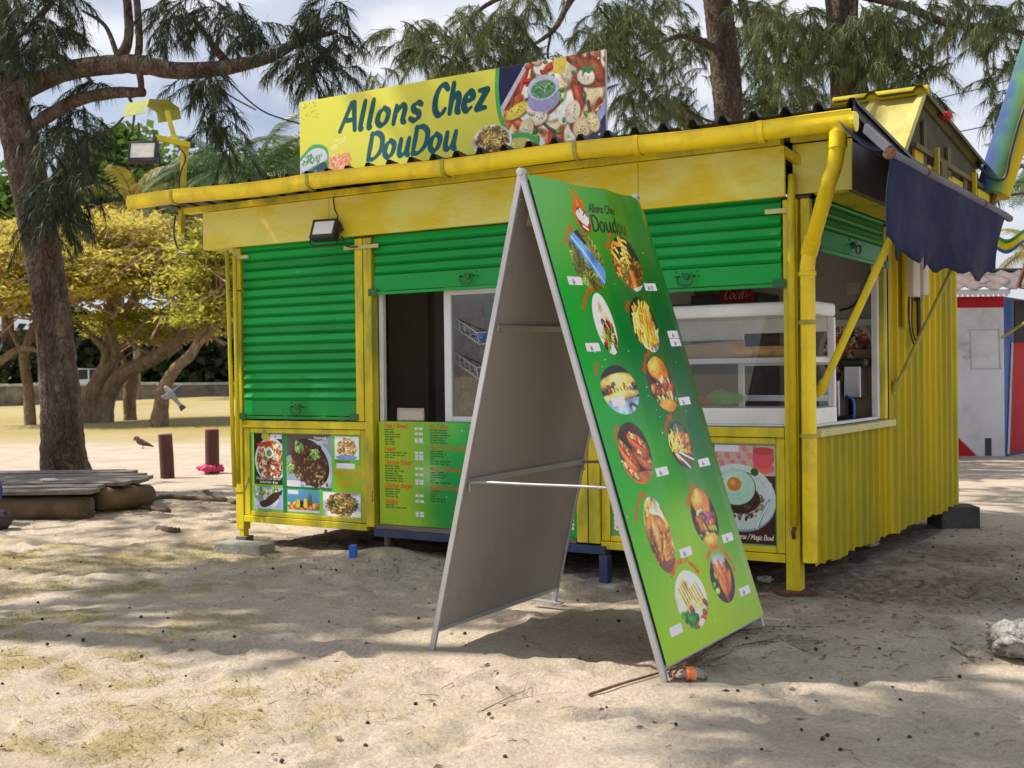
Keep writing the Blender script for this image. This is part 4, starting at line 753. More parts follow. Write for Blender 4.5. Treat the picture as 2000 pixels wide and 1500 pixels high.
def sandmat():
    m = bpy.data.materials.new('sand'); m.use_nodes = True; nt = m.node_tree; b = nt.nodes['Principled BSDF']; L = nt.links.new
    ge = N(nt, 'ShaderNodeNewGeometry')
    def noise(sc, det=6, ro=.6):
        n = N(nt, 'ShaderNodeTexNoise'); n.inputs['Scale'].default_value = sc; n.inputs['Detail'].default_value = det; n.inputs['Roughness'].default_value = ro; L(ge.outputs['Position'], n.inputs['Vector']); return n.outputs[0]
    def ramp(src, a, ca, bb, cb):
        r = N(nt, 'ShaderNodeValToRGB'); e = r.color_ramp.elements; e[0].position = a; e[0].color = (*ca, 1); e[1].position = bb; e[1].color = (*cb, 1); L(src, r.inputs[0]); return r.outputs[0]
    def mix(f, a, c, mode='MIX'):
        x = N(nt, 'ShaderNodeMixRGB', blend_type=mode)
        for s, k in ((f, 0), (a, 1), (c, 2)):
            if hasattr(s, 'links'): L(s, x.inputs[k])
            else: x.inputs[k].default_value = s if k == 0 else (*s, 1)
        return x.outputs[0]
    sand = ramp(noise(1.3), .35, (.485, .405, .31), .68, (.62, .53, .425))
    sand = mix(ramp(noise(45, 4), .40, (0, 0, 0), .75, (.8, .8, .8)), sand, (.34, .265, .19))
    sand = mix(ramp(noise(210, 3), .58, (0, 0, 0), .70, (1, 1, 1)), sand, (.20, .145, .10))
    sand = mix(ramp(noise(120, 3), .60, (0, 0, 0), .72, (1, 1, 1)), sand, (.74, .66, .55))
    g = N(nt, 'ShaderNodeAttribute', attribute_name='grass'); l = N(nt, 'ShaderNodeAttribute', attribute_name='litter')
    grass = ramp(noise(2.2), .3, (.36, .28, .085), .7, (.25, .225, .055)); grass = mix(ramp(noise(30), .42, (0, 0, 0), .66, (1, 1, 1)), grass, (.40, .315, .14))
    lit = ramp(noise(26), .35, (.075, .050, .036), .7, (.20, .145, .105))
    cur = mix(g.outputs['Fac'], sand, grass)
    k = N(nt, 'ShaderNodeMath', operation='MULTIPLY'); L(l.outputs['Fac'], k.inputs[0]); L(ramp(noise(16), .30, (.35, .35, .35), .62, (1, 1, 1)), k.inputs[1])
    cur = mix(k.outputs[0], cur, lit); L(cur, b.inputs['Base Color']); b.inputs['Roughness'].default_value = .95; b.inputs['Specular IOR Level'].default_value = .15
    bp = N(nt, 'ShaderNodeBump'); bp.inputs['Strength'].default_value = .95; bp.inputs['Distance'].default_value = .02
    ad = N(nt, 'ShaderNodeMath', operation='ADD'); L(noise(38, 8, .7), ad.inputs[0]); L(noise(9, 5), ad.inputs[1]); L(ad.outputs[0], bp.inputs['Height']); L(bp.outputs[0], b.inputs['Normal'])
    return m
idx = np.arange(NX*NY).reshape(NX, NY)
q = np.stack([idx[:-1, :-1], idx[1:, :-1], idx[1:, 1:], idx[:-1, 1:]], -1).reshape(-1, 4)
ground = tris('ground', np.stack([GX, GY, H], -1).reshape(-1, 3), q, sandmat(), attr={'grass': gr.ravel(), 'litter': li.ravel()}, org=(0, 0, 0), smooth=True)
kind(ground, 'structure')
def on_ground(px, py, dz=0.):
    p = G(px, py)
    for _ in range(3): p = G(px, py, gz(p[0], p[1]))
    p[2] += dz; return p

# ---------------------------------------------------------------- the kiosk
K = root('food_kiosk', (-2.35, 2, 0), 'yellow corrugated food kiosk with green roller shutters standing on short legs in the sand', 'kiosk')
XL, LB, ZB, ZR, ZF, ZT = -4.755, 4.05, .20, 1.03, 2.485, 2.80
def kp(name, mb, m, **k): return build(name, mb, m, K, **k)
# shell: floor, inner walls, ceiling
kp('floor', B((XL+.02, .07, .20), (.10, LB, .26)), M['brownwood'])
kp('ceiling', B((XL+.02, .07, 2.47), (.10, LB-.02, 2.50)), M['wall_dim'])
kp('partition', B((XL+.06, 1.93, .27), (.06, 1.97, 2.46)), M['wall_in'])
kp('side_wall', B((XL, .06, .21), (XL+.04, LB, 2.60)), M['yellow'])
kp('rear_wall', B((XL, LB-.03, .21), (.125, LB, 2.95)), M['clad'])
# corrugated cladding on the right side
def corr(name, y0, y1, z0, z1, pitch, dp, m):
    prof = []
    y = y0
    while y < y1:
        for dy, dx in ((0, 0), (.62, 0), (.72, 1), (.86, 1), (.96, 0)):
            if y+dy*pitch <= y1: prof.append((y+dy*pitch, dx*dp))
        y += pitch
    prof.append((y1, 0))
    P = [[(.142+dx, yy, z0+.010*math.sin(yy*9)+.006*rng.normal()), (.142+dx, yy, (z0+z1)/2), (.142+dx, yy, z1)] for yy, dx in prof]
    return kp(name, MB().sheet(P, .003, (-1, 0, 0)), m)
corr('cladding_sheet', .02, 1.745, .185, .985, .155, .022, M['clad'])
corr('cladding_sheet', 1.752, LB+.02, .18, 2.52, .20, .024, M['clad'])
kp('window_ledge', B((.10, .03, .988), (.185, 1.78, 1.036)), M['sill'], bevel=.004)
kp('side_beam', B((.03, .09, .21), (.135, LB-.1, .27)), M['yellow'])
kp('window_post', B((.06, 1.66, 1.04), (.135, 1.745, 2.46)), M['yellow'], bevel=.004)
kp('window_frame', MB().box((.055, 1.60, 1.04), (.10, 1.655, 2.17)).box((.055, .16, 1.04), (.10, 1.60, 1.06)), M['white'], bevel=.003)
kp('inner_lining', B((-.6, 1.90, 1.80), (.05, 1.925, 2.46)), M['wall_in'])
kp('inner_rail', B((-1.35, 1.86, 1.74), (.05, 1.90, 1.79)), M['white'])
sk = F(1668, 563, 1.9); kp('wall_socket', MB().obox((sk[0], 1.89, sk[2]), (.10, .02, .09)).obox((sk[0], 1.885, sk[2]), (.06, .03, .05)), M['paper'], bevel=.004)
kp('socket_cable', MB().tube(spline([(sk[0]+.16, 1.88, sk[2]+.26), (sk[0]+.13, 1.87, sk[2]+.1), (sk[0]+.02, 1.86, sk[2]-.12), (sk[0]-.1, 1.86, sk[2]-.17)]), .008, 6), M['cable'])
a, b = F(1597, 800, 1.90), F(1712, 598, 1.90); print_quad('dish_poster', (a[0], 1.905, 1.06), (b[0], 1.905, 1.06), (b[0], 1.905, b[2]), (a[0], 1.905, b[2]), pic_plate, K)
a, b = F(884, 822, 1.90), F(1010, 580, 1.90); print_quad('inside_menu_poster', (a[0], 1.925, a[2]), (b[0], 1.925, a[2]), (b[0], 1.925, b[2]), (a[0], 1.925, b[2]), pic_warm, K)
kp('inner_door_frame', MB().box((-4.2, 1.90, .27), (-4.14, 1.93, 2.3)).box((-3.55, 1.90, .27), (-3.49, 1.93, 2.3)), M['wall_dim'])
# counter inside the front
kp('counter', B((XL+.08, .10, .96), (-.03, .62, 1.0)), M['steel'])
# posts, rails, frames
Y = M['yellow']
kp('corner_post', B((-4.80, -.02, .13), (-4.715, .06, 2.48)), Y, bevel=.004)
kp('leg', B((-4.765, -.015, .075), (-4.72, .045, .128)), Y, bevel=.003)
for x0, x1, zb in ((-3.478, -3.403, 1.05), (-3.392, -3.315, .235)): kp('centre_post', B((x0, -.03, zb), (x1, .05, 2.47)), Y, bevel=.004)
for x0, x1 in ((-1.525, -1.44), (-1.43, -1.345)): kp('centre_post', B((x0, -.03, .235), (x1, .05, 2.47)), Y, bevel=.004)
kp('corner_post', B((-.035, -.02, .03), (.055, .07, 2.47)), Y, bevel=.004)
kp('corner_post', B((.068, .01, .30), (.128, .06, 2.47)), Y, bevel=.003)
for x in (-3.40, -1.435, -4.70, -.06): kp('shutter_bracket', B((x-.17 if -4 < x < -.5 else x-.08, -.05, 2.385), (x+.17 if -4 < x < -.5 else x+.10, -.034, 2.415)), M['sill'], bevel=.002)
for x0, x1 in ((-4.71, -3.394), (-1.342, -.038)):
    kp('top_rail', B((x0, -.022, .985), (x1, .05, 1.045)), Y, bevel=.004); kp('frame_rail', B((x0+.07, -.012, .944), (x1-.06, .04, .980)), Y, bevel=.003)
    kp('bottom_rail', B((x0, -.022, .20), (x1, .05, .252)), Y, bevel=.004); kp('frame_rail', B((x0+.07, -.012, .257), (x1-.06, .04, .292)), Y, bevel=.003)
    kp('frame_stile', B((x0+.002, -.012, .257), (x0+.066, .04, .98)), Y, bevel=.003); kp('frame_stile', B((x1-.056, -.012, .257), (x1-.002, .04, .98)), Y, bevel=.003)
kp('mid_beam', B((-3.31, -.04, .165), (-1.30, .05, .222)), M['blue'], bevel=.003)
kp('mid_rail', B((-3.30, -.03, .225), (-1.53, .04, .258)), M['wood'], bevel=.003)
for x, y in ((-4.5, 3.9), (-.1, 3.9), (-2.4, 3.9), (-4.5, 2)): kp('leg', B((x, y, 0), (x+.07, y+.07, .20)), M['blue'])
c = G(1158, 1138); kp('leg', B((c[0]-.03, -.06, -.03), (c[0]+.035, .005, .163)), M['blue'], bevel=.003)
c = G(736, 1090); kp('leg', MB().tube([(c[0], .1, .02), (c[0], .1, .165)], .028, 10), M['wood'], smooth=True)
print_quad('dishes_poster', (-4.638, .0, .296), (-3.452, .0, .296), (-3.452, .0, .940), (-4.638, .0, .940), pic_dish, K, label='seafood dishes poster with six pictures, left of the menu')
print_quad('menu_board', (-3.272, -.008, .262), (-1.532, -.008, .262), (-1.532, -.008, 1.052), (-3.272, -.008, 1.052), pic_menu, K, th=.012, label='lime green price menu in red headings below the open hatch')
print_quad('egg_poster', (-1.272, .0, .298), (-.097, .0, .298), (-.097, .0, .938), (-1.272, .0, .938), pic_egg, K, label='poster of a fried egg on rice beside the right corner post')
# shutters
def slat_profile(h): return [(.0165, 0), (.0165, .025), (-.006, .032), (-.009, .06), (-.005, .10), (.003, .135), (.001, .17), (-.014, .27), (-.0165, .32), (-.0135, .42), (-.006, .64), (-.001, .82), (-.001, .86), (-.007, .88), (-.007, .905), (.0165, .912), (.0165, .998)], h
def shutter(x0, x1, zbar, ztop, side=False):
    p = kp('shutter', MB().box(*(((x0, .018, zbar+.10), (x1, .024, ztop)) if not side else ((.10, x0, zbar+.10), (.106, x1, ztop)))), M['dkgreen'])
    pr, h = slat_profile(.0765); z = zbar+.125; me = None
    T = lambda x, y, z: (x, y, z) if not side else (.122-y, x, z)
    while z < ztop:
        if me is None:
            P = [[T(xx, yy, z+zz*h) for yy, zz in pr] for xx in (x0+.006, x1-.006)]
            o = build('slat', MB().grid(P), M['green'], p, smooth=rad(35)); me = o.data; z0 = z; l0 = o.location.copy()
        else:
            o = new_obj('slat', me, p, (l0[0]+.0007*rng.normal()*(side), l0[1]+.0012*rng.normal(), l0[2]+z-z0))
        z += h
    def bx(a, b): return MB().box(T(*a), T(*b))
    build('bottom_bar', bx((x0+.004, -.012, zbar), (x1-.004, .006, zbar+.122)), M['green'], p, bevel=.003)
    build('bottom_lip', bx((x0-.02, -.030, zbar-.028), (x1+.02, -.013, zbar-.006)), M['green'], p, bevel=.003)
    for x in (x0-.012, x1-.028): build('lock_tab', bx((x-.025, -.036, zbar-.034), (x+.06, -.031, zbar+.02)), M['dkgreen'], p, bevel=.002)
    xm = x0+(x1-x0)*.5; zc = zbar+.06
    hp = [T(xm-.055, -.014, zc+.012), T(xm-.055, -.045, zc+.010), T(xm-.045, -.048, zc-.035), T(xm, -.05, zc-.048), T(xm+.045, -.048, zc-.035), T(xm+.055, -.045, zc+.010), T(xm+.055, -.014, zc+.012)]
    build('handle', MB().tube(spline(hp, 4), .0065, 6), M['dkgreen'], p, smooth=True)
    build('lock', MB().lathe([(.022, 0), (.022, .012), (.016, .016)], T(xm, -.012, zc+.012), T(0, -1, 0) if not side else (1, 0, 0), 12), M['dkgreen'], p)
    for dx, dz in ((-.075, .045), (.075, .045), (-.085, .012), (.085, .012), (-.03, .03), (.03, .03)): build('stud', MB().lathe([(.006, 0), (.005, .006)], T(xm+dx, -.012, zc+dz), T(0, -1, 0) if not side else (1, 0, 0), 6), M['dkgreen'], p)
    return p
shutter(-4.705, -3.485, 1.088, 2.47); shutter(-3.305, -1.535, 2.052, 2.47); shutter(-1.335, -.045, 1.955, 2.47); shutter(.10, 1.70, 2.18, 2.47, side=True)
# white hatch window in the middle bay
kp('hatch_frame', MB().box((-3.31, .052, 1.05), (-3.27, .09, 2.10)).box((-3.27, .052, 2.062), (-1.53, .09, 2.10)), M['white'], bevel=.003)
xs = F(870, 700, .07)[0]
sash = kp('sash', MB().box((xs-.028, .095, 1.05), (xs+.035, .135, 2.06)).box((xs+.035, .095, 2.0), (-1.6, .135, 2.06)).box((xs+.035, .095, 1.05), (-1.6, .135, 1.09)).box((-1.6, .095, 1.05), (-1.545, .135, 2.06)), M['white'], bevel=.003)
build('pane', B((xs+.03, .112, 1.085), (-1.59, .117, 2.005)), M['glass'], sash)
# fascia, soffit, corner box
for x0, x1 in ((-5.10, -3.702), (-3.698, -1.012), (-1.008, -.005)):
    kp('fascia_board', B((x0, -.065, ZF), (x1, -.04, ZT)), M['pale_yellow'], bevel=.002)
kp('fascia_board', B((.015, .03, 2.505), (.385, .055, 2.815)), M['pale_yellow'], bevel=.002)
kp('side_fascia', B((.36, .058, 2.505), (.385, LB-1.9, 2.80)), M['wall_dim'])  # dark tone stands for the awning's shade on this face
kp('side_soffit', B((.145, .058, 2.495), (.358, LB-1.9, 2.515)), Y)
kp('end_board', B((-5.10, -.038, ZF), (-5.075, .5, ZT)), M['pale_yellow'])
kp('soffit', B((-5.07, -.036, ZF+.002), (-.04, .055, ZF+.016)), Y)
kp('soffit', B((-5.07, .058, ZF+.004), (-4.80, .5, ZF+.016)), M['sill'])
kp('fascia_cap', B((-5.30, -.095, ZT+.004), (-.02, -.02, ZT+.055)), Y, bevel=.004)
kp('fascia_cap', B((.02, -.03, ZT+.02), (.40, .02, ZT+.06)), Y, bevel=.004)
for x in (-.02,): kp('corner_brace', MB().bar((-.03, -.05, 2.78), (.06, .05, 2.70), .04, .05), Y)
kp('conduit', MB().tube([(.028, -.045, .44), (.028, -.045, 2.42), (.028, -.02, 2.62)], .024, 10), Y, smooth=True)
kp('conduit_stub', MB().tube([(.03, -.04, .43), (.022, -.05, .40), (.028, -.045, .36)], .013, 6), M['rust'], smooth=True)
for a, b in (((443, 489), (458, 952)), ((458, 500), (466, 945))):
    p, q_ = F(*a, -.09), F(*b, -.09); kp('hanging_pole', MB().tube([p, q_], .018, 10), Y, smooth=True)
p = F(455, 955, -.09); kp('pole_hook', MB().tube(spline([p, p+(.03, .0, -.03), p+(.09, .04, -.02), p+(.10, .08, .1)]), .008, 6), M['ring'])
kp('pole_tie', MB().tube([F(441, 567, -.1), F(470, 568, -.06)], .006, 6), M['cable'])
# roof: black corrugated sheets falling to the back
def roofz(y): return 2.920-.11*(y+.3)
def roof_sheet(x0, x1, y0, y1):
    pr = []; x = math.ceil(x0/.2)*.2-.2
    while x < x1+.2:
        for dx, dz in ((0, 0), (.055, 0), (.075, 1), (.105, 1), (.125, 0)):
            if x0 <= x+dx <= x1: pr.append((x+dx, dz*.042))
        x += .2
    P = [[(xx, yy, roofz(yy)+.02+dz) for yy in (y0, (y0+y1)/2, y1)] for xx, dz in pr]
    return kp('roof_sheet', MB().sheet(P, .004, (0, 0, -1)), M['black'])
xe = [-5.68, -4.6, -3.6, -2.6, -1.6, -.6, .49]
for i in range(6): roof_sheet(xe[i], xe[i+1]+.05, -.31, 2.2)
kp('roof_batten', B((-5.3, -.02, 2.83), (.42, .03, 2.868)), M['black'])
kp('roof_batten', B((-5.3, 1.0, 2.70), (.42, 1.05, 2.77)), M['black'])
kp('verge_strip', MB().bar((.50, -.30, roofz(-.3)+.01), (.50, 2.2, roofz(2.2)+.01), .012, .09), M['black'])
# gutter and downpipe
GL_, GR_ = F(258, 386, -.36), F(1668, 221, -.36)
def gp(t): return GL_+(GR_-GL_)*t
prof = [(.055*math.cos(t), -.045+.055*math.sin(t)) for t in np.linspace(math.pi, 2*math.pi, 11)]
prof = [(-.062, .004), (-.055, .006)]+prof+[(.055, .006), (.060, .004)]
P = [[gp(t)+np.array((0, a, b)) for a, b in prof] for t in np.linspace(0, 1, 30)]
for j in range(30):
    sag = .008*math.sin(j*.7)
    for q_ in P[j]: q_[2] += sag
kp('gutter', MB().sheet(P, .004, (0, .3, 1)), M['gutter'], smooth=rad(40))
def gring(t, w, m, nm, r=.062):
    pr = [(r*math.cos(a), -.045+r*math.sin(a)) for a in np.linspace(math.pi*.97, 2*math.pi*1.03, 13)]
    pr = [(-r, .012)]+pr+[(r, .012)]
    Q = [[gp(t)+np.array((dx, a, b+.008*math.sin(t*29*.7))) for a, b in pr] for dx in (-w, w)]
    kp(nm, MB().sheet(Q, .005, (0, 0, -1)), m, smooth=rad(40))
T_ = lambda px: (F(px, 300, -.36)[0]-GL_[0])/(GR_[0]-GL_[0])
for px in (342, 608, 872, 1130): gring(T_(px), .014, M['ring'], 'gutter_bracket')
for px in (1248, 1490): gring(T_(px), .018, M['gutter'], 'gutter_bracket')
for t in (.0, 1.): kp('gutter_cap', MB().add([gp(t)+np.array((dx, .057*math.cos(a), -.045+(.062*math.sin(a) if math.sin(a) < 0 else .052*math.sin(a)**.3))) for dx in (-.012, .012) for a in np.linspace(0, 2*math.pi, 17)[:-1]], [tuple(range(16)), tuple(range(31, 15, -1))]+[(k, (k+1) % 16, 16+(k+1) % 16, 16+k) for k in range(16)]), M['gutter'])
dx = F(1637, 300, -.36); p0 = np.array((dx[0], -.36, 2.79)); b1 = F(1630, 322, -.34); b2 = F(1620, 352, -.33); lo = F(1581, 490, -.045); l2 = F(1577, 520, -.035)
kp('downpipe', MB().tube(list(spline([p0+(0, 0, .02), p0-(0, 0, .06), b1, b2], 5))+list(spline([b2+(lo-b2)*.15, b2+(lo-b2)*.5, b2+(lo-b2)*.9, lo], 4))[0:]+[l2, (l2[0], -.035, 2.0), (l2[0], -.035, .22)], .046, 16), M['gutter'], smooth=rad(50))
for z in (2.0, 1.70, 1.0): kp('pipe_clip', MB().lathe([(.047, -.014), (.053, -.012), (.053, .012), (.047, .014)], (l2[0], -.035, z), (0, 0, 1), 16).box((-.02+l2[0]-.05, -.02, z-.012), (l2[0]-.045, .0, z+.012)), M['ring'] if z != 2.0 else M['gutter'], smooth=rad(40))
kp('pipe_joint', MB().lathe([(.047, -.06), (.052, -.058), (.052, .058), (.047, .06)], b2+(lo-b2)*.93, lo-b2, 16), M['gutter'], smooth=rad(40)); kp('pipe_joint', MB().lathe([(.047, -.05), (.053, -.048), (.053, .048), (.047, .05)], p0-(0, 0, .05), (0, 0, 1), 16), M['gutter'], smooth=rad(40))
def crumple_(c, s):
    th = np.linspace(0, math.pi, 6); ph = np.linspace(0, 2*math.pi, 9)[:-1]; V = [np.array(c)+np.array((math.sin(t)*math.cos(p)*s[0], math.sin(t)*math.sin(p)*s[1], math.cos(t)*s[2]))*(1+.18*math.sin(5*t+3*p)) for t in th for p in ph]
    return MB().add(V, [(i*8+j, (i+1)*8+j, (i+1)*8+(j+1) % 8, i*8+(j+1) % 8) for i in range(5) for j in range(8)])
# raised rear roof: yellow front slope, open gable, rear slope toned dark for its shade
yl, zl, yr, zr_, yb, zb_ = 1.42, 2.92, 2.05, 3.47, 4.35, 3.22
pr = []
x = -.32
while x < .42:
    for d, e in ((0, 0), (.24, 0), (.27, 1), (.31, 1), (.34, 0)):
        if x+d < .355: pr.append((x+d, e*.03))
    x += .36
pr.append((.36, 0))
nv = np.array((0, -(zr_-zl), yr-yl)); nv /= np.linalg.norm(nv)
P = [[np.array((xx, yl+(yr-yl)*t, zl+(zr_-zl)*t))+nv*dz for t in (0, .5, 1)] for xx, dz in pr]
kp('rear_roof_panel', MB().sheet(P, .004, -nv), M['faded'], label='faded yellow ribbed roof panel leaning above the black roof')
nb = np.array((0, zr_-zb_, yb-yr)); nb /= np.linalg.norm(nb)
P = [[np.array((xx, yr-.10+(yb-yr+.1)*t, zr_+.02+(zb_-zr_)*t))+nb*dz*1.4 for t in (0, .25, .5, .75, 1)] for xx, dz in pr]
kp('rear_roof_panel', MB().sheet(P, .004, -nb), M['under'], label='roof panel in a shade-dark tone falling to the back')
kp('gable_light_block', MB().add([(-.33, yl+.02, 2.6), (-.33, yb-.1, 2.6), (-.33, yb-.1, zb_-.02), (-.33, yr, zr_-.02), (-.33, yl+.02, zl-.02), (-.30, yl+.02, 2.6), (-.30, yb-.1, 2.6), (-.30, yb-.1, zb_-.02), (-.30, yr, zr_-.02), (-.30, yl+.02, zl-.02)], [(4, 3, 2, 1, 0), (5, 6, 7, 8, 9)]+[(k, (k+1) % 5, 5+(k+1) % 5, 5+k) for k in range(5)]), M['under'])  # dark panel added to keep light out of the gable
kp('ridge_roll', MB().tube([(-.34, yr-.02, zr_+.03), (.38, yr-.02, zr_+.03)], .035, 10), M['clad'], smooth=rad(40))
for y, z0, z1 in ((1.75, 2.55, 3.05), (2.6, 2.55, 3.34), (3.3, 2.55, 3.27), (4.0, 2.55, 3.2)): kp('gable_post', B((.09, y, z0), (.14, y+.05, z1)), Y, bevel=.003)
kp('gable_board', B((.10, 1.8, 2.535), (.138, LB+.02, 2.78)), M['clad']); kp('gable_board', B((.09, 1.85, 2.80), (.12, 2.30, 3.0)), Y); kp('gable_board', B((.09, 2.75, 2.80), (.12, 3.2, 2.98)), M['clad'])
for y0, y1, z0, z1, m_ in ((1.95, 2.35, 2.62, 2.90, Y), (2.42, 2.62, 2.62, 3.02, M['under']), (2.66, 3.1, 2.60, 2.93, M['clad']), (3.2, 3.75, 2.58, 2.86, Y), (3.8, 4.4, 2.56, 2.98, M['clad'])): kp('gable_board', B((.36, y0, z0), (.385, y1, z1)), m_, bevel=.003)
kp('gable_shade_sheet', MB().add([(x_, y_, z_) for x_ in (.27, .29) for y_, z_ in ((1.75, 2.55), (4.3, 2.55), (4.3, 3.18), (2.1, 3.42), (1.75, 3.12))], [(4, 3, 2, 1, 0), (5, 6, 7, 8, 9)]+[(k_, (k_+1) % 5, 5+(k_+1) % 5, 5+k_) for k_ in range(5)]), M['gloom'])  # sheet added to close sky gaps, dark as the gable's shade
for y0, y1, z0, z1, m_ in ((1.86, 2.12, 2.60, 3.04, M['clad']), (2.15, 2.22, 2.6, 3.30, M['under']), (2.28, 2.55, 2.6, 2.98, Y), (2.95, 3.05, 2.6, 3.22, M['under']), (3.1, 3.5, 2.6, 3.0, M['clad']), (3.55, 3.7, 2.6, 3.1, M['under']), (3.85, 4.25, 2.6, 2.96, M['clad'])): kp('gable_board', B((.296, y0, z0), (.318, y1, z1)), m_, bevel=.002)
kp('gable_rail', B((.322, 1.8, 3.035), (.345, 4.25, 3.075)), M['under'])
for y in (2.38, 3.78): kp('gable_post', B((.34, y-.02, 2.5), (.375, y+.02, 3.12)), M['clad'], bevel=.003)
kp('gable_beam', B((.16, 1.9, 2.53), (.40, 4.42, 2.585)), M['clad'])
kp('gable_rail', MB().bar((.11, 1.7, 3.02), (.11, 4.1, 2.98), .05, .06), M['wood']); kp('rafter', MB().bar((.2, yr, zr_-.06), (.2, yb, zb_-.05), .05, .07), M['wood'])
kp('rafter', MB().bar((.2, yl+.05, zl), (.2, yr, zr_-.06), .05, .07), M['wood'])
kp('hanging_cables', MB().tube(spline([(.15, 2.4, 3.0), (.16, 2.5, 2.82), (.16, 2.62, 2.8), (.16, 2.66, 3.0)]), .008, 5).tube(spline([(.16, 2.9, 3.0), (.17, 3.05, 2.84), (.17, 3.3, 2.9), (.17, 3.5, 2.82)]), .008, 5), M['cable'])
kp('red_cover', crumple_((.34, yr+.72, zr_+.05+(zb_-zr_)*.34), (.05, .11, .035)), M['red'])
# meter box on the side wall
mb_ = S(1782, 541, .18); me_ = kp('meter_box', MB().obox((.20, mb_[1]-.10, mb_[2]), (.08, .22, .32)), M['paper'], bevel=.01)
build('fuse_box', MB().obox((.215, mb_[1]+.12, mb_[2]+.03), (.09, .17, .34)), M['paper'], me_, bevel=.02)
build('junction', MB().obox((.20, mb_[1]+.1, mb_[2]-.16), (.05, .09, .05)).tube([(.2, mb_[1]+.1, mb_[2]-.18), (.2, mb_[1]+.11, mb_[2]-.46)], .018, 8), M['dark'], me_)
build('loose_cable', MB().tube(spline([(.19, mb_[1]-.15, mb_[2]-.16), (.2, mb_[1]-.19, mb_[2]-.36), (.2, mb_[1]-.06, mb_[2]-.52), (.2, mb_[1]+.1, mb_[2]-.48)]), .007, 5).tube(spline([(.19, mb_[1]-.05, mb_[2]-.16), (.2, mb_[1]-.1, mb_[2]-.4), (.2, mb_[1]+.05, mb_[2]-.53)]), .006, 5), M['cable'], me_)
build('mount_board', MB().obox((.176, mb_[1]-.18, mb_[2]-.1), (.02, .16, .6)), M['clad'], me_)
# awning over the side window: rod, canvas, two struts
A = kp('awning', MB().tube([S(1738, 300, .79), S(1972, 427, .79)], .028, 12), M['greycan'], smooth=rad(50))
r0, r1 = S(1738, 300, .79), S(1972, 427, .79)
build('rod_cap', MB().lathe([(.030, 0), (.034, .0), (.034, .02), (.022, .022)], r0, r0-r1, 12), M['rust'], A)
nu, nw = 60, 12; P = []
tl = [(0, 462), (.05, 478), (.14, 486), (.2, 512), (.245, 490), (.31, 508), (.36, 516), (.41, 496), (.46, 520), (.51, 527), (.56, 508), (.62, 534), (.67, 522), (.74, 536), (.80, 530), (.85, 548), (.90, 550), (.94, 535), (1, 525)]
for i in range(nu):
    t = i/(nu-1); top = r0+(r1-r0)*(.0+.93*t); px = 1698+236*t; bz = S(px, float(np.interp(t, [a for a, _ in tl], [b for _, b in tl])), .79)[2]
    row = []
    for j in range(nw):
        v = j/(nw-1); fold = .035*math.sin(t*17+v*1.2)*v+.05*math.sin(t*6.3+1)*v*v
        row.append((.79+.012+fold, top[1]*(1-v)+S(px, 500, .79)[1]*v, top[2]*(1-v)+bz*v))
    P.append(row)
build('canvas_valance', MB().sheet(P, .003, (1, 0, 0)), M['navy'], A, smooth=True, label='ragged faded navy valance hanging from the rod')
P = [[(.50+.30*v, (r0[1]+.02)*(1-t)+(r1[1]-.1)*t, (2.80-.03*math.sin(t*9))*(1-v)+(r0[2]*(1-t)+r1[2]*t+.03)*v-.07*math.sin(v*3.14)) for v in np.linspace(0, 1, 8)] for t in np.linspace(0, 1, 24)]
build('canvas_top', MB().sheet(P, .003, (0, 0, -1)), M['navy'], A, smooth=True)
build('edge_strip', MB().bar(S(1690, 250, .60), r0+(0, -.01, .02), .02, .05), M['greycan'], A)
for px, py, e in ((1600, 770, (1797, 340)), (1745, 765, (1918, 402))):
    an = S(px, py, .150); en = F(*e, an[1]); first = px < 1700
    build('strut', MB().tube([an, an+(en-an)*.97], .024 if first else .014, 10), M['yellow'] if first else M['ring'], A, smooth=rad(50))
    build('strut_joint', MB().lathe([(.030, -.03), (.034, 0), (.03, .05)], an+(en-an)*.03, en-an, 10).box(an-(.03, .02, .02), an+(.01, .02, .02)), M['yellow'] if first else M['ring'], A, smooth=rad(50))
for t in (.22, .70): build('rod_clamp', MB().lathe([(.03, -.02), (.036, -.018), (.036, .018), (.03, .02)], r0+(r1-r0)*t, r1-r0, 12).obox(r0+(r1-r0)*t-(0, 0, .05), (.015, .03, .06)), M['rust'], A, smooth=rad(40))
for x0, x1 in ((-4.64, -3.45), (-1.275, -.095)): kp('lower_panel', B((x0, .008, .262), (x1, .022, .975)), M['white'])

# ---------------------------------------------------------------- sign on the roof
SG = root('roof_sign', (-2.88, .32, 2.9), 'yellow roof sign reading Allons Chez DouDou with a seafood platter picture', 'sign')
print_quad('sign_face', (-4.325, .30, 3.02), (-1.444, .30, 3.02), (-1.444, .30, 3.695), (-4.325, .30, 3.70), pic_sign, SG, th=.006)
build('sign_frame', MB().box((-4.33, .307, 3.01), (-1.439, .33, 3.04)).box((-4.33, .307, 3.665), (-1.439, .33, 3.698)).box((-4.33, .307, 3.04), (-4.30, .33, 3.665)).box((-1.469, .307, 3.04), (-1.439, .33, 3.665)), M['alu'], SG)
for x in (-4.0, -2.9, -1.8): build('sign_stay', MB().bar((x, .335, 3.5), (x, .95, roofz(.95)+.03), .03, .03).bar((x, .345, 3.60), (x, .345, roofz(.33)+.03), .03, .03), M['alu'], SG)
for x, z in ((-1.49, 3.64), (-2.12, 3.66), (-1.49, 3.1), (-4.28, 3.66)): build('screw', MB().lathe([(.009, 0), (.007, .005)], (x, .2995, z), (0, -1, 0), 8), M['white'], SG)

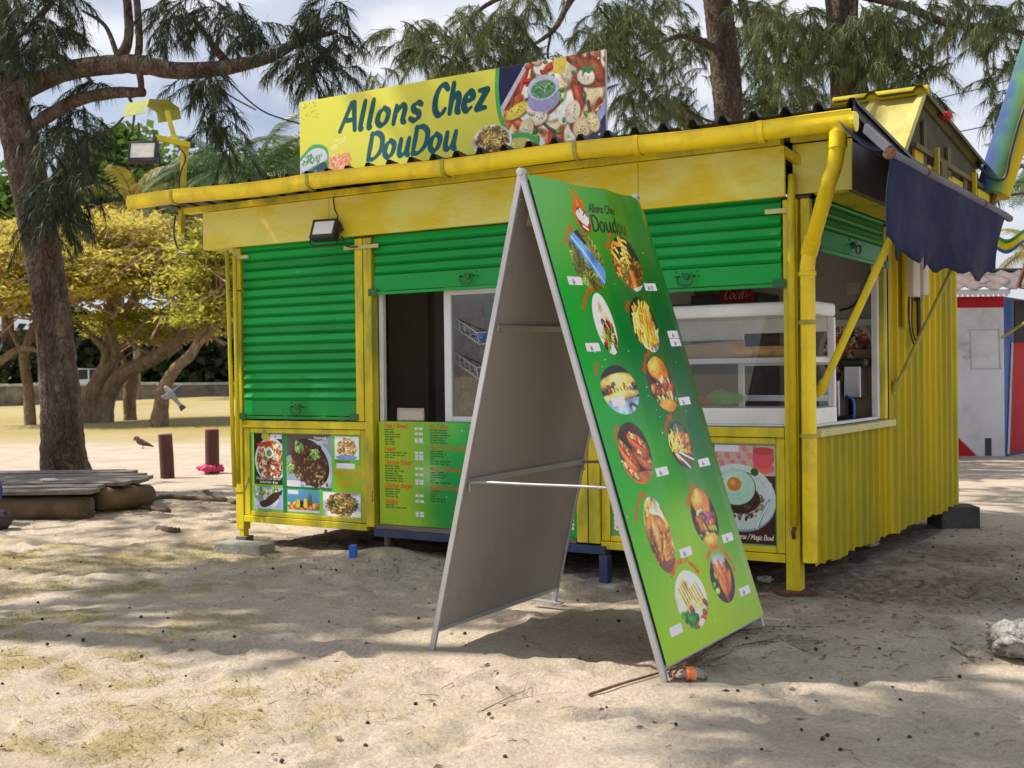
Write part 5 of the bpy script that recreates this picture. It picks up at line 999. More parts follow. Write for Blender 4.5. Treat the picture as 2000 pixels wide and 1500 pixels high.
# ---------------------------------------------------------------- floodlights
def flood(name, label, c, rz, rx, w, h, parent_mat, lensm):
    R = root(name, c, label, 'floodlight', 'floodlights')
    Mx = Matrix.Translation(Vector(c)) @ Matrix.Rotation(rz, 4, 'Z') @ Matrix.Rotation(rx, 4, 'X')
    def q(mb): mb.v = [tuple(Mx @ Vector(v)) for v in mb.v]; return mb
    t = .020
    build('housing', q(MB().box((-w/2, -.005, -h/2), (w/2, .05, h/2))), parent_mat, R, bevel=.006)
    build('bezel', q(MB().box((-w/2, -.028, -h/2), (-w/2+t, -.006, h/2)).box((w/2-t, -.028, -h/2), (w/2, -.006, h/2)).box((-w/2+t, -.028, h/2-t), (w/2-t, -.006, h/2)).box((-w/2+t, -.028, -h/2), (w/2-t, -.006, -h/2+t*1.6))), parent_mat, R, bevel=.003)
    build('lens', q(MB().box((-w/2+t, -.024, -h/2+t*1.6), (w/2-t, -.020, h/2-t))), lensm, R)
    build('fins', q(MB().box((-w*.3, .052, -h*.32), (w*.3, .085, h*.32)).box((-w*.36, .052, -h*.02), (w*.36, .10, h*.05))), parent_mat, R, bevel=.004)
    build('yoke', q(MB().tube(spline([(-w/2-.006, .02, 0), (-w/2-.012, .03, -h/2-.02), (0, .04, -h/2-.035), (w/2+.012, .03, -h/2-.02), (w/2+.006, .02, 0)]), .007, 6)), parent_mat, R)
    return R
c = F(634, 449, -.16); R = flood('floodlight', 'small black floodlight fixed to the pale yellow fascia above the left shutters', c, rad(10), rad(-24), .215, .165, M['dark'], M['lens'])
build('bracket', MB().bar(c+(.08, .06, .0), (c[0]+.10, -.068, c[2]+.02), .03, .05), M['dark'], R)
build('cable', MB().tube(spline([(c[0]+.07, -.075, c[2]+.03), (c[0]+.06, -.08, c[2]+.12), (c[0]+.03, -.075, c[2]+.17), (c[0]+.01, -.07, c[2]+.28)]), .0045, 5).tube(spline([(c[0]+.10, -.075, c[2]-.05), (c[0]+.16, -.08, c[2]-.13), (c[0]+.26, -.04, c[2]-.135), (c[0]+.36, -.03, c[2]-.12)]), .006, 5), M['cable'], R)
# lamp post at the left end of the roof
y0 = .12; b = F(353, 412, y0); t = F(360, 285, y0)
LP = root('lamp_post', (b[0], y0, b[2]), 'yellow lamp post with a bent hood rising from the left end of the kiosk roof', 'lamp post')
build('post', MB().bar((b[0], y0, b[2]-.2), (t[0], y0, t[2]), .045, .045), M['yellow'], LP, bevel=.004)
a1, a2 = F(302, 268, y0-.25), F(372, 282, y0+.03); build('cross_arm', MB().bar(a1, a2+(0, 0, -.01), .04, .05), M['yellow'], LP, bevel=.004); build('arm_cap', MB().bar(a2+(0, 0, -.01), a2+(.03, .003, -.011), .036, .046), M['dark'], LP)
h0 = F(326, 222, y0); build('hood_post', MB().bar((a1*.42+a2*.58), h0+(0, 0, .02), .035, .035), M['yellow'], LP, bevel=.003)
hc = F(299, 214, y0)
P = [[hc+np.array((dx, dy, dz)) for dx in (-.15, .15)] for dy, dz in ((-.22, -.09), (-.17, .04), (.02, .07), (.17, .025), (.19, -.07))]
build('hood', MB().sheet(P, .004, (0, 0, 1)), M['hood'], LP)
build('cable', MB().tube(spline([a1*.3+a2*.7+(0, -.03, -.03), a2+(-.02, -.04, -.12), (b[0]+.04, y0-.04, b[2]+.30), (b[0]+.03, y0-.04, b[2])]), .006, 5).tube(spline([(b[0]+.04, y0-.1, b[2]-.05), (b[0]+.02, y0-.1, b[2]-.22), (b[0]+.08, y0-.1, b[2]-.36), (b[0]+.2, y0-.12, b[2]-.40), (b[0]+.33, y0-.12, b[2]-.41)]), .008, 5), M['cable'], LP)
lc = F(280, 297, y0-.30); FL = flood('floodlight', 'grey floodlight with a yellowish reflector hanging from the lamp post arm', lc, rad(28), rad(-14), .25, .185, M['dark'], M['led'])
build('hanger', MB().bar(a1+(0, 0, .03), lc+(.10, .05, .10), .02, .03).tube(spline([lc+(-.10, .03, .10), lc+(-.09, .03, .22), lc+(-.06, .0, .26)]), .008, 6), M['dark'], FL)

# ---------------------------------------------------------------- A-frame board
AP = np.array((-.497, -2.363, 2.365)); AU = np.array((0, 1., .018)); AW = 1.2246; AR = np.array((.7034, .049, -2.365)); AL = np.array((-.5943, .041, -2.365))
SB = root('sandwich_board', (-.42, -1.72, 0), 'tall folding sandwich board with a green banner of twelve dishes standing on the sand', 'sandwich board')
def panel(Rv, side, tlen):
    n = np.cross(AU, Rv); n /= np.linalg.norm(n); n = n if n[0]*side > 0 else -n
    X = lambda s, t, o=0.: AP+AU*AW*s+Rv*t+n*o
    p = build('panel', MB().hexa([X(.01, .01, -.004), X(.99, .01, -.004), X(.99, tlen, -.004), X(.01, tlen, -.004), X(.01, .01, .004), X(.99, .01, .004), X(.99, tlen, .004), X(.01, tlen, .004)]), M['greyback'], SB)
    for s in (0, 1): build('side_rail', MB().bar(X(s, 0), X(s, 1.0), .022, .03, n), M['alu'], p, bevel=.004)
    for t in (.012, tlen): build('cross_rail', MB().bar(X(.014, t), X(.986, t), .022, .03, n), M['alu'], p, bevel=.003)
    return p, X, n
pl, XLp, nl = panel(AL, -1, .955)
pr_, XRp, nr = panel(AR, 1, .975)
for t in (.310, .632): build('cross_rail', MB().bar(XLp(.016, t, -.012), XLp(.984, t, -.012), .03, .016, nl), M['alu'], pl, bevel=.002)
for t in (.05, .18, .42, .55, .75, .88):
    for s in (.03, .97): build('rivet', MB().lathe([(.007, 0), (.005, .004)], XLp(s, t, -.004), -nl, 8), M['alu'], pl)
build('paper_tag', MB().hexa([XLp(.10, .055, -.006), XLp(.25, .055, -.006), XLp(.25, .10, -.006), XLp(.10, .10, -.006), XLp(.10, .055, -.0075), XLp(.25, .055, -.0075), XLp(.25, .10, -.0075), XLp(.10, .10, -.0075)]), M['paper'], pl)
for s in (.0, 1.): build('hinge', MB().lathe([(.010, -.02), (.019, -.018), (.019, .018), (.010, .02)], AP+AU*AW*s+(0, 0, .006), AU, 12), M['alu'], SB, smooth=rad(40))
for s in (.02, .98):
    a, b = XLp(s, .632, -.02), XRp(s, .645, -.02); b[2] = a[2]
    build('stay_rod', MB().tube(spline([a-(0, 0, .05), a-(0, 0, .015), a+(.03, 0, .0), a*.6+b*.4, b-(.03, 0, 0), b-(0, 0, .02), b-(0, 0, .05)], 5), .008, 8), M['rod'], SB, smooth=True)
f_ = XLp(1, .995); build('foot', MB().bar(f_+(-.16, .0, .012), f_+(.06, .0, .004), .045, .012), M['alu'], SB, bevel=.002)
nu, nw = 48, 40; P = []
cre = [(0, .0), (.27, .012), (.40, .002), (.60, .027), (.78, .003), (.92, .022), (1, -.004)]
for i in range(nu):
    s = i/(nu-1); o0 = float(np.interp(s, [a for a, _ in cre], [b for _, b in cre])); row = []
    for j in range(nw):
        v = j/(nw-1); t = .975-(.975-.006)*v; fade = .35+.65*v
        cut = .030*max(0, (s-.88)/.12)*max(0, (v-.9)/.1)
        row.append(XRp(.012+1.004*s, t+cut, .022+o0*fade+.0025*math.sin(9*s+7*v)))
    P.append(row)
build('banner', MB().grid(P), pic_banner, SB, smooth=rad(8), label='green printed banner with round food pictures and price stickers')

# ---------------------------------------------------------------- inside and on the counter
x0, x1 = -1.46, .115; zc0, zc1 = 1.085, 1.84
DC = root('display_case', (-.7, .35, zc0), 'white framed glass display case on the counter holding bread', 'display case')
WH = M['white']
build('base', MB().box((x0, .085, 1.045), (x1, .58, 1.06)).box((x0, .10, 1.06), (x1, .57, 1.165)), WH, DC, bevel=.02)
build('top', B((x0, .10, 1.755), (x1, .57, 1.845)), WH, DC, bevel=.022)
for x in (x0+.002, -.062, x1-.03): build('upright', B((x, .105, 1.165), (x+.028, .135, 1.755)), WH, DC, bevel=.004)
for x in (x0+.002, x1-.05): build('upright', B((x, .53, 1.165), (x+.048, .565, 1.755)), WH, DC, bevel=.006)
build('shelf', B((x0+.03, .14, 1.455), (x1-.04, .53, 1.49)), WH, DC, bevel=.003)
build('back_frame', MB().box((-.56, .535, 1.165), (-.52, .56, 1.755)).box((x0+.03, .535, 1.62), (-.56, .55, 1.755)).box((-.52, .535, 1.66), (x1-.05, .55, 1.755)).box((-.52, .535, 1.20), (x1-.05, .55, 1.24)).box((-.52, .535, 1.44), (x1-.05, .55, 1.50)), WH, DC, bevel=.003)
build('front_pane', B((x0+.03, .112, 1.168), (x1-.035, .117, 1.752)), M['glass'], DC)
for k, (px, w) in enumerate(((1437, .26), (1470, .24), (1500, .22))):
    c = F(px, 688, .30); d = np.array((.98, -.15+.1*k, 0))
    R = MB().tube([c+d*w*t*.5+(0, .05*k, 0) for t in (-1, -.85, -.5, 0, .5, .85, 1)], [.012, .03, .04, .042, .04, .03, .012], 10)
    o = build('baguette', R, M['bread'], smooth=True, base=True); o.location.z = 1.491
    tag(o, ['front crusty baguette poking out of the paper bag on the case shelf', 'middle crusty baguette lying on the glass case shelf', 'rear crusty baguette nearest the right end of the glass case shelf'][k], 'bread', 'baguettes in the display case')
c = F(1400, 690, .34); o = build('paper_bag', MB().hexa([c+np.array(q) for q in ((-.34, -.08, 0), (.16, -.09, 0), (.16, .12, 0), (-.34, .12, 0), (-.34, -.06, .09), (.14, -.05, .11), (.17, .10, .13), (-.34, .1, .09))]), M['kraft'], bevel=.012, base=True); o.location.z = 1.491; tag(o, 'brown paper bread bag on the upper shelf of the glass case', 'paper bag')
c = F(1412, 790, .3)
def crumple(c, sz, seed, n=3, amp=.28):
    r_ = np.random.default_rng(seed); V = []; Fs = []; a, b = 10, 14
    for i in range(a+1):
        for j in range(b):
            th, ph = math.pi*i/a, 2*math.pi*j/b; d = np.array((math.sin(th)*math.cos(ph), math.sin(th)*math.sin(ph), math.cos(th)))
            k = 1+amp*(math.sin(5*d[0]+seed)*math.cos(4*d[1]+2*seed)+.5*r_.normal())
            V.append(np.array(c)+d*k*np.array(sz))
    for i in range(a):
        for j in range(b): Fs.append((i*b+j, (i+1)*b+j, (i+1)*b+(j+1) % b, i*b+(j+1) % b))
    return MB().add(V, Fs)
o = build('snack_packet', crumple(c, (.13, .06, .05), 3, amp=.12), M['pack_green'], base=True, smooth=rad(30)); o.location.z = 1.168; tag(o, 'shiny green snack packet lying in the bottom of the glass case', 'packet')
c = F(1372, 795, .3); o = build('snack_packet', crumple(c, (.09, .06, .03), 5, amp=.12), M['red'], base=True, smooth=rad(30)); o.location.z = 1.168; tag(o, 'red packet lying beside the green packet in the glass case', 'packet')
# dim things at the back of the room
a, b = F(1400, 592, 1.80), F(1460, 560, 1.80)
FR_ = root('drinks_fridge', ((a[0]+b[0])/2, 1.62, .26), 'dark fridge with a red top panel lettered in white at the back of the room', 'fridge')
fx0, fx1 = F(1406, 580, 1.4)[0], F(1470, 580, 1.4)[0]
build('cabinet', B((fx0-.25, 1.41, .27), (fx1+.05, 1.85, 2.0)), M['dark'], FR_, bevel=.01)
hd = build('head_panel', B((fx0, 1.395, 1.70), (fx1, 1.408, 2.02)), M['red'], FR_)
cvp = Cv(200, 120, (.45, .03, .05), 3); text(cvp, 'Coca', 24, 78, 56, (.80, .62, .62), .62, .35, 0, nib=.5, fit=120); cvp.line([(128, 60), (150, 34), (170, 44), (160, 70), (190, 58)], 2.5, (.7, .45, .45))
zz0, zz1 = F(1440, 597, 1.4)[2], F(1440, 558, 1.4)[2]
print_quad('head_print', (fx0+.005, 1.390, zz0), (fx1-.005, 1.390, zz0), (fx1-.005, 1.390, zz1), (fx0+.005, 1.390, zz1), picmat('fridge_print', cvp.a, .4), hd)
o = build('wall_cabinet', MB().box((-2.3, 1.60, 1.95), (fx0-.30, 1.90, 2.13)).box((-2.3, 1.59, 2.15), (fx0-.30, 1.90, 2.4)), M['wall_in'], bevel=.004); tag(o, 'grey wall cabinet behind the display case, left of the red panel', 'cabinet')
c = F(1698, 750, 1.75); o = build('brown_board', B((c[0]-.10, 1.70, 1.0), (c[0]+.10, 1.78, F(1698, 682, 1.75)[2])), M['brownwood'], bevel=.004); tag(o, 'tall brown board standing inside the side window', 'board')
c = F(1632, 790, 1.55)
CM = root('coffee_machine', (c[0], 1.55, 1.0), 'steel coffee machine with a black top inside the side window', 'coffee machine')
build('body', B((c[0]-.10, 1.45, 1.06), (c[0]+.06, 1.68, F(1630, 742, 1.5)[2])), M['steel'], CM, bevel=.008)
build('cap', B((c[0]-.09, 1.447, F(1630, 752, 1.5)[2]), (c[0]+.05, 1.449, F(1630, 742, 1.5)[2]-.01)), M['white'], CM)
build('tower', B((c[0]+.08, 1.50, 1.2), (c[0]+.20, 1.68, F(1655, 715, 1.5)[2])), M['steel'], CM, bevel=.006); build('hopper', B((c[0]+.05, 1.49, F(1655, 717, 1.5)[2]), (c[0]+.24, 1.69, F(1655, 700, 1.5)[2])), M['dark'], CM, bevel=.02)
build('base', B((c[0]-.12, 1.43, 1.0), (c[0]+.28, 1.69, 1.055)), M['dark'], CM, bevel=.006); build('spout', MB().tube([(c[0]-.03, 1.42, 1.14), (c[0]-.03, 1.42, 1.06)], .012, 8), M['steel'], CM)
o = build('work_top', B((-1.3, 1.30, .95), (.05, 1.88, .998)), M['steel']); tag(o, 'steel worktop along the back under the coffee machine', 'worktop')
c = F(1667, 800, 1.35); o = build('blue_hose', MB().tube(spline([c+(0, 0, -.1), c+(.0, 0, .06), c+(-.06, .02, .10)]), .010, 8), M['bluepl'], smooth=True); tag(o, 'short blue hose beside the coffee machine', 'hose')
# pots glimpsed under the closed shutter
for k, px in enumerate((565, 640)):
    c = F(px, 818, .22); R = MB().lathe([(.0, 0), (.13, 0), (.135, .03), (.135, .12), (.14, .125), (.12, .125)], (c[0], .30, 1.001), (0, 0, 1), 24)
    o = root('cooking_pot', (c[0], .30, 1.001), ['left steel cooking pot seen in the gap under the closed shutter', 'right steel cooking pot with a wire handle seen in the gap under the closed shutter'][k], 'pot', 'pots on the counter')
    build('bowl', R, M['steel'], o, smooth=rad(40)); build('handle', MB().tube(spline([(c[0]+.05, .16, 1.075), (c[0]+.07, .12, 1.085), (c[0]+.11, .14, 1.08), (c[0]+.12, .2, 1.075)]), .005, 6), M['dark'], o)
# wire racks on the hatch
for k, (pa, pb, pz) in enumerate((((880, 615), (932, 650), 634), ((882, 683), (930, 718), 703))):
    a, b = F(pa[0], pa[1], .14), F(pb[0], pb[1], .02); w = .10
    Rk = root('wire_rack', (a[0], .1, b[2]), ['upper chrome wire rack tilting behind the hatch glass', 'lower chrome wire rack tilting behind the hatch glass'][k], 'wire rack', 'wire racks on the hatch')
    d = b-a; dn = np.array((.02, .0, -.085)); far = np.array((.16, .06, .01))
    wr = MB()
    for q in (0, 1): wr.tube([a+dn*q, b+dn*q, b+dn*q+far], .0045, 5)
    wr.tube([b, b+dn], .0045, 5); wr.tube([a, a+dn], .0045, 5); build('frame', wr, M['alu'], Rk, smooth=True)
    for i in range(5):
        t = (i+.5)/5; build('wire', MB().tube([a+d*t+dn*.0, a+d*t+dn, a+d*t+dn+far*.6], .003, 4), M['alu'], Rk)
    if k == 0: build('clip', MB().obox(b+(.03, .01, -.03), (.05, .03, .04)), M['bluepl'], Rk, bevel=.006)
c = F(802, 812, .12); NH = root('notice_holder', (c[0], .12, 1.0), 'clear stand holding a pale notice on the counter behind the menu', 'notice holder')
build('notice', B((c[0]-.11, .125, 1.01), (c[0]+.11, .127, F(800, 803, .12)[2])), M['paper'], NH); build('stand', MB().box((c[0]-.13, .119, 1.01), (c[0]+.13, .122, F(800, 797, .12)[2])).box((c[0]-.13, .12, 1.002), (c[0]+.13, .2, 1.008)), M['bottle'], NH)

# ---------------------------------------------------------------- blocks and litter round the kiosk
def block(px, py, sz, rz, label, name='concrete_block', m='concrete', seed=0, group=None):
    p = on_ground(px, py); mb = MB().obox((0, 0, sz[2]/2), sz, rz); o = build(name, mb, M[m], bevel=.012, base=True); o.location = (p[0], p[1], p[2]-.012)
    tag(o, label, 'block', group); return o
o = block(478, 1079, (.46, .20, .095), rad(6), 'pale concrete block stained yellow under the left front leg')
c = o.location
o = build('wood_block', MB().obox((-4.715, -.01, .045), (.10, .12, .075), .2), M['wood'], bevel=.006, base=True); o.location = (-4.735, .01, .002); tag(o, 'small dark timber block under the left corner post of the kiosk', 'block')
c = G(1158, 1140); o = build('concrete_block', MB().obox((c[0]-.06, -.03, -.065), (.40, .20, .08), rad(-8)), M['concrete'], bevel=.014, base=True); tag(o, 'mossy concrete block under the blue steel leg behind the board', 'block')
o = block(1866, 1028, (.34, .30, .20), rad(30), 'dark concrete block under the rear end of the corrugated side', m='dkconc')
p = on_ground(690, 1091); o = build('blue_box', MB().obox((0, 0, .05), (.05, .08, .105), .5), M['bluepl'], base=True, bevel=.004); o.location = (p[0], p[1], p[2]-.005); tag(o, 'small bright blue plastic box on the sand under the kiosk', 'box')
o = build('foot_plate', MB().add([(-.13, -.02, .0), (0, -.13, .0), (.16, 0, .0), (.02, .13, .0), (-.13, -.02, .022), (0, -.13, .02), (.16, 0, .02), (.02, .13, .022)], [(3, 2, 1, 0), (4, 5, 6, 7), (0, 1, 5, 4), (1, 2, 6, 5), (2, 3, 7, 6), (3, 0, 4, 7)]), M['rust'], base=True); o.location = (.01, .015, .008); tag(o, 'rusty iron foot plate under the right front post', 'foot plate')
for k, (px, py, s, lb) in enumerate(((1495, 1138, .05, 'crumpled white tissue under the kiosk beside the right post'), (1700, 1068, .06, 'crumpled pale paper under the corrugated side'), (636, 1040, .025, 'scrap of white paper in shade under the dishes poster'), (455, 1022, .05, 'white plastic scrap beside the left leg of the kiosk'))):
    p = on_ground(px, py); o = build('paper_scrap', crumple((0, 0, 0), (s, s*.8, s*.45), k+2, amp=.3), M['paper'], base=True); o.location = (p[0], p[1], p[2]-.004); tag(o, lb, 'litter', 'paper litter')
# coral stone, bottle, branches
p = on_ground(1990, 1285); r_ = np.random.default_rng(3)
V = []; Fs = []; a_, b_ = 28, 40
for i in range(a_+1):
    for j in range(b_):
        th, ph = math.pi*i/a_, 2*math.pi*j/b_; d = np.array((math.sin(th)*math.cos(ph), math.sin(th)*math.sin(ph), math.cos(th)))
        k = 1+.08*math.sin(7*d[0]+3*d[1])+.06*math.sin(13*d[1]+9*d[2])+.05*math.sin(26*d[0]-21*d[2])+.022*r_.normal(); V.append(d*k*(.17, .15, .095)+(0, 0, .06))
for i in range(a_):
    for j in range(b_): Fs.append((i*b_+j, (i+1)*b_+j, (i+1)*b_+(j+1) % b_, i*b_+(j+1) % b_))
o = build('coral_stone', MB().add(V, Fs), M['coral'], base=True, smooth=True); o.location = (p[0]+.02, p[1]+.05, p[2]-.03); tag(o, 'rough grey coral stone on the sand at the edge', 'stone')
p = on_ground(1345, 1330); ax = np.array(RGT)*.98+np.array((0, .18, 0)); ax[2] = .0; ax /= np.linalg.norm(ax); b0 = p+(0, 0, .032)-ax*.085
BT = root('plastic_bottle', (p[0], p[1], p[2]), 'crushed clear plastic bottle with an orange label lying on the sand', 'bottle')
prf = [(.012, -.004), (.013, .014), (.012, .016), (.017, .02), (.026, .04), (.031, .055), (.029, .062), (.032, .068), (.031, .085), (.030, .115), (.032, .118), (.029, .126), (.032, .134), (.028, .142), (.031, .15), (.030, .162), (.022, .168), (.004, .164)]
bt = MB().lathe(prf, b0, ax, 18); bt.v = [tuple(np.array(v)+np.array((0, 0, -.006*math.sin(90*(np.array(v)-b0)@ax)))) for v in bt.v]
build('body', bt, M['bottle'], BT, smooth=True)
lab = mat('orange_label', (.85, .20, .03), .35, var=.1, dirt=(.8, .6, .45), da=.6, ds=30, bump=.1)
build('label_band', MB().lathe([(.0325, .070), (.0325, .084), (.0322, .114), (.0325, .116)], b0, ax, 18), lab, BT, smooth=True)
build('neck_ring', MB().lathe([(.0135, .004), (.016, .006), (.016, .009), (.0135, .011)], b0, ax, 14), M['orange'] if 'orange' in M else lab, BT)
build('lip', MB().lathe([(.0128, -.006), (.0138, -.004), (.0138, .002), (.0128, .003)], b0, ax, 14), M['twig'], BT)
def branch(name, pix, r0, label, sub=9, seed=1, spread=.35):
    r_ = np.random.default_rng(seed); P = [on_ground(*q, dz=.012) for q in pix]; sp = spline(P, 5); R = root(name, P[len(P)//2], label, 'branch', 'dry branches on the sand')
    build('stem', MB().tube(sp, list(np.linspace(r0, r0*.3, len(sp))), 6), M['twig'], R, smooth=True)
    for k in range(sub):
        i = r_.integers(len(sp)//3, len(sp)-2); d = sp[i+1]-sp[i]; a = math.atan2(d[1], d[0])+r_.normal()*spread; l = .12+.28*r_.random()
        pts = [sp[i]+np.array((math.cos(a+.25*t*r_.normal())*l*t, math.sin(a+.2*t)*l*t, 0)) for t in (0, .3, .65, 1)]
        for q in pts: q[2] = gz(q[0], q[1])+.008+.012*r_.random()
        build('twig', MB().tube(pts, [r0*.5, r0*.4, r0*.3, r0*.12], 5), M['twig'], R)
branch('dry_branch', [(1150, 1362), (1215, 1340), (1290, 1318), (1350, 1296), (1400, 1262), (1470, 1222)], .0075, 'long forked dry branch lying behind the bottle under the green banner', 16, 4, .5)
branch('dry_branch', [(1330, 1318), (1400, 1290), (1460, 1272), (1510, 1256)], .005, 'thin dry branch pointing right, just above the bottle', 8, 9, .4)
branch('dry_branch', [(1855, 1266), (1885, 1285), (1905, 1296)], .004, 'short straight dry twig left of the coral stone', 2, 12)
branch('dry_branch', [(930, 1400), (985, 1372), (1045, 1345)], .003, 'fine dry twig on bright sand in front of the board', 3, 15)

# ---------------------------------------------------------------- platform round the big tree, bags, posts
TR = D(128, 0, 14.8); TR = np.array((TR[0], TR[1], 0))
e1 = np.array((RGT[0], RGT[1], 0)); e1 /= np.linalg.norm(e1); e2 = np.array((FWD[0], FWD[1], 0)); e2 /= np.linalg.norm(e2)
PLT = root('wooden_platform', G(120, 1005), 'low weathered plank platform on dark logs round the big tree', 'platform')
zt = .27
front = [(d_-.95, a_, b_) for d_, a_, b_ in [(13.05, -420, 186), (13.38, -420, 196), (13.70, -420, 250), (14.02, -420, 284), (14.34, -420, 292), (14.66, -420, 280), (14.98, -420, 262), (15.3, -420, 240)]]
for k, (d, pa, pb) in enumerate(front):
    za = zt+(.02 if k > 1 else 0); a = D(pa, 900, d); b = D(pb, 900, d+.05); a[2] = b[2] = za
    segs = [(0, 1)] if k % 2 else [(0, .62), (.63, 1)]
    for s0, s1 in segs:
        jit = .006*rng.normal(); p, q = a+(b-a)*s0, a+(b-a)*s1
        build('plank', MB().bar(p+(0, 0, jit), q+(0, 0, jit+.004*rng.normal()), .30, .04), M['wood'], PLT, bevel=.006)
def log(p, q, r, n=10):
    P = [p+(q-p)*t+np.array((0, 0, .012*rng.normal())) for t in np.linspace(0, 1, n)]; return MB().tube(P, [r*(1+.06*rng.normal()) for _ in P], 14)
a, b = D(-420, 985, 12.0), D(178, 985, 12.15); a[2] = b[2] = .115; build('log', log(a, b, .13), M['log'], PLT, smooth=True)
a, b = D(186, 985, 12.5), D(288, 975, 13.2); a[2] = b[2] = .125; build('log', log(a, b, .125, 6), M['log'], PLT, smooth=True)
a, b = D(-420, 985, 13.65), D(270, 985, 13.85); a[2] = b[2] = .115; build('log', log(a, b, .12), M['log'], PLT, smooth=True)
a, b = D(52, 943, 14.3), D(92, 920, 14.35); o = build('loose_plank', MB().bar(a, b, .10, .03), M['wood']); tag(o, 'loose plank leaning against the trunk behind the platform', 'plank')
c = D(98, 945, 12.95); c[2] = zt+.045; o = build('paper_sheet', crumple((0, 0, 0), (.13, .09, .012), 4, amp=.2), M['paper'], base=True); o.location = (c[0], c[1], zt+.035); tag(o, 'pale crumpled paper lying on the plank platform', 'litter')
c = G(-2, 1000); o = build('blue_bag', crumple((0, 0, 0), (.12, .09, .13), 6, amp=.16), mat('blue_bag', (.03, .07, .35), .6, bump=.4, bs=20), smooth=True, base=True); c2 = D(-14, 980, 11.78); o.location = (c2[0], c2[1], .17); tag(o, 'blue bag hanging over the front edge of the platform', 'bag')
c = on_ground(-8, 1036); o = build('dark_bag', crumple((0, 0, 0), (.17, .15, .10), 8, amp=.2), mat('dark_bag', (.045, .022, .035), .7, bump=.5, bs=20), smooth=True, base=True); o.location = (c[0], c[1], c[2]-.01); tag(o, 'dark purple bag on the sand in front of the platform', 'bag')
for k, (px, py, pt, tilt, lb) in enumerate(((328, 934, 846, .05, 'left dark maroon round timber bollard leaning slightly'), (415, 925, 838, 0, 'right maroon round timber bollard with a pink cloth at its foot'))):
    p = on_ground(px, py); dpt = (p-CAM) @ FWD; hgt = (py-pt)/FPX*dpt; r = 13.5/FPX*dpt; b = p+(0, 0, -.15); t = p+e1*(-tilt*hgt)+(0, 0, hgt)
    R = root('timber_bollard', p, lb, 'bollard', 'timber bollards'); build('shaft', MB().tube([b, p*.5+t*.5, t-(0, 0, .02)], [r, r*1.0, r*.98], 18), M['bollard'], R, smooth=rad(40))
    build('top', MB().lathe([(r*.98, 0), (r*1.0, .012), (r*.9, .022)], t-(0, 0, .02), (0, 0, 1), 18), mat('bollard_top', (.34, .27, .22) if k == 0 else (.32, .04, .04), .8), R, smooth=rad(30))
    if k == 1: cl = p; clr = r
mbc = MB()
r_ = np.random.default_rng(2)
for k in range(9):
    a = k*.7; c = cl+np.array((math.cos(a)*clr*1.1, math.sin(a)*clr*1.1, .05+.03*r_.random())); m2 = crumple(c+np.array((.05*r_.normal(), .05*r_.normal(), .03*r_.random())), (.04+.05*r_.random(), .04+.05*r_.random(), .025+.03*r_.random()), k, amp=.42); mbc.add(m2.v, m2.f)
o = build('pink_cloth', mbc, M['pink'], smooth=True); tag(o, 'bright pink cloth bunched at the foot of the right bollard', 'cloth')
# birds
def bird(name, c, s, fly, label, mats):
    R = root(name, c, label, 'bird'); X = np.array(e1); U = np.array((0, 0, 1.)); Yv = np.array(e2)
    if not fly:
        body = [c+X*(-.5*s)+U*.42*s, c+X*(-.42*s)+U*.56*s, c+X*(-.32*s)+U*.58*s, c+X*(-.2*s)+U*.42*s, c+X*.05*s+U*.30*s, c+X*.3*s+U*.22*s, c+X*.6*s+U*.10*s]
        build('body', MB().tube(spline(body, 4), list(np.interp(np.linspace(0, 1, 25), [0, .08, .22, .35, .55, .78, 1], [.01*s, .05*s, .10*s, .12*s, .18*s, .12*s, .03*s])), 12), mats[0], R, smooth=True)
        for d in (-.05, .06): build('leg', MB().tube([c+X*.02*s+Yv*d*s+U*.2*s, c+X*.0*s+Yv*d*s, c+X*(-.08)*s+Yv*d*s], .012*s, 5), mats[1], R)
        build('wing', crumple(c+X*.12*s+U*.30*s+Yv*-.14*s, (.24*s, .05*s, .09*s), 2, amp=.02), mats[1], R, smooth=True)
    else:
        ax = X*.62-U*.78; sd = X*.78+U*.62
        body = [c-ax*.42*s, c-ax*.36*s, c-ax*.2*s, c, c+ax*.25*s, c+ax*.5*s]
        build('body', MB().tube(spline(body, 4), list(np.interp(np.linspace(0, 1, 21), [0, .12, .3, .5, .8, 1], [.02*s, .065*s, .09*s, .13*s, .08*s, .05*s])), 12), mats[0], R, smooth=True)
        for q, m_ in ((-1, mats[0]), (1, mats[1])):
            P = [[c+Yv*q*(.06*s+.28*s*v)+sd*q*(.32*s*v)-ax*(.16*s*(1-v*.4)-.34*s*w*(1-.55*v))+U*.10*s*v for w in np.linspace(0, 1, 4)] for v in np.linspace(0, 1, 6)]
            build('wing', MB().sheet(P, .012*s, Yv), m_, R, smooth=True)
        P = [[c+ax*(.42+.24*w)*s+sd*(v-.5)*(.12+.14*w)*s for w in np.linspace(0, 1, 3)] for v in np.linspace(0, 1, 4)]
        build('tail', MB().sheet(P, .008*s, Yv), mats[1], R)
wb = [mat('dove_brown', (.13, .055, .035), .8), mat('dove_dark', (.07, .035, .03), .8)]
p = on_ground(279, 876); bird('ground_dove', p, .36, False, 'small brown bird walking on the dry grass by the bollards', wb)
bird('flying_pigeon', D(336, 772, 15.5), .36, True, 'grey and white pigeon in flight in front of the leaning tree', [mat('pigeon_pale', (.36, .36, .38), .8), mat('pigeon_dark', (.10, .10, .12), .8)])
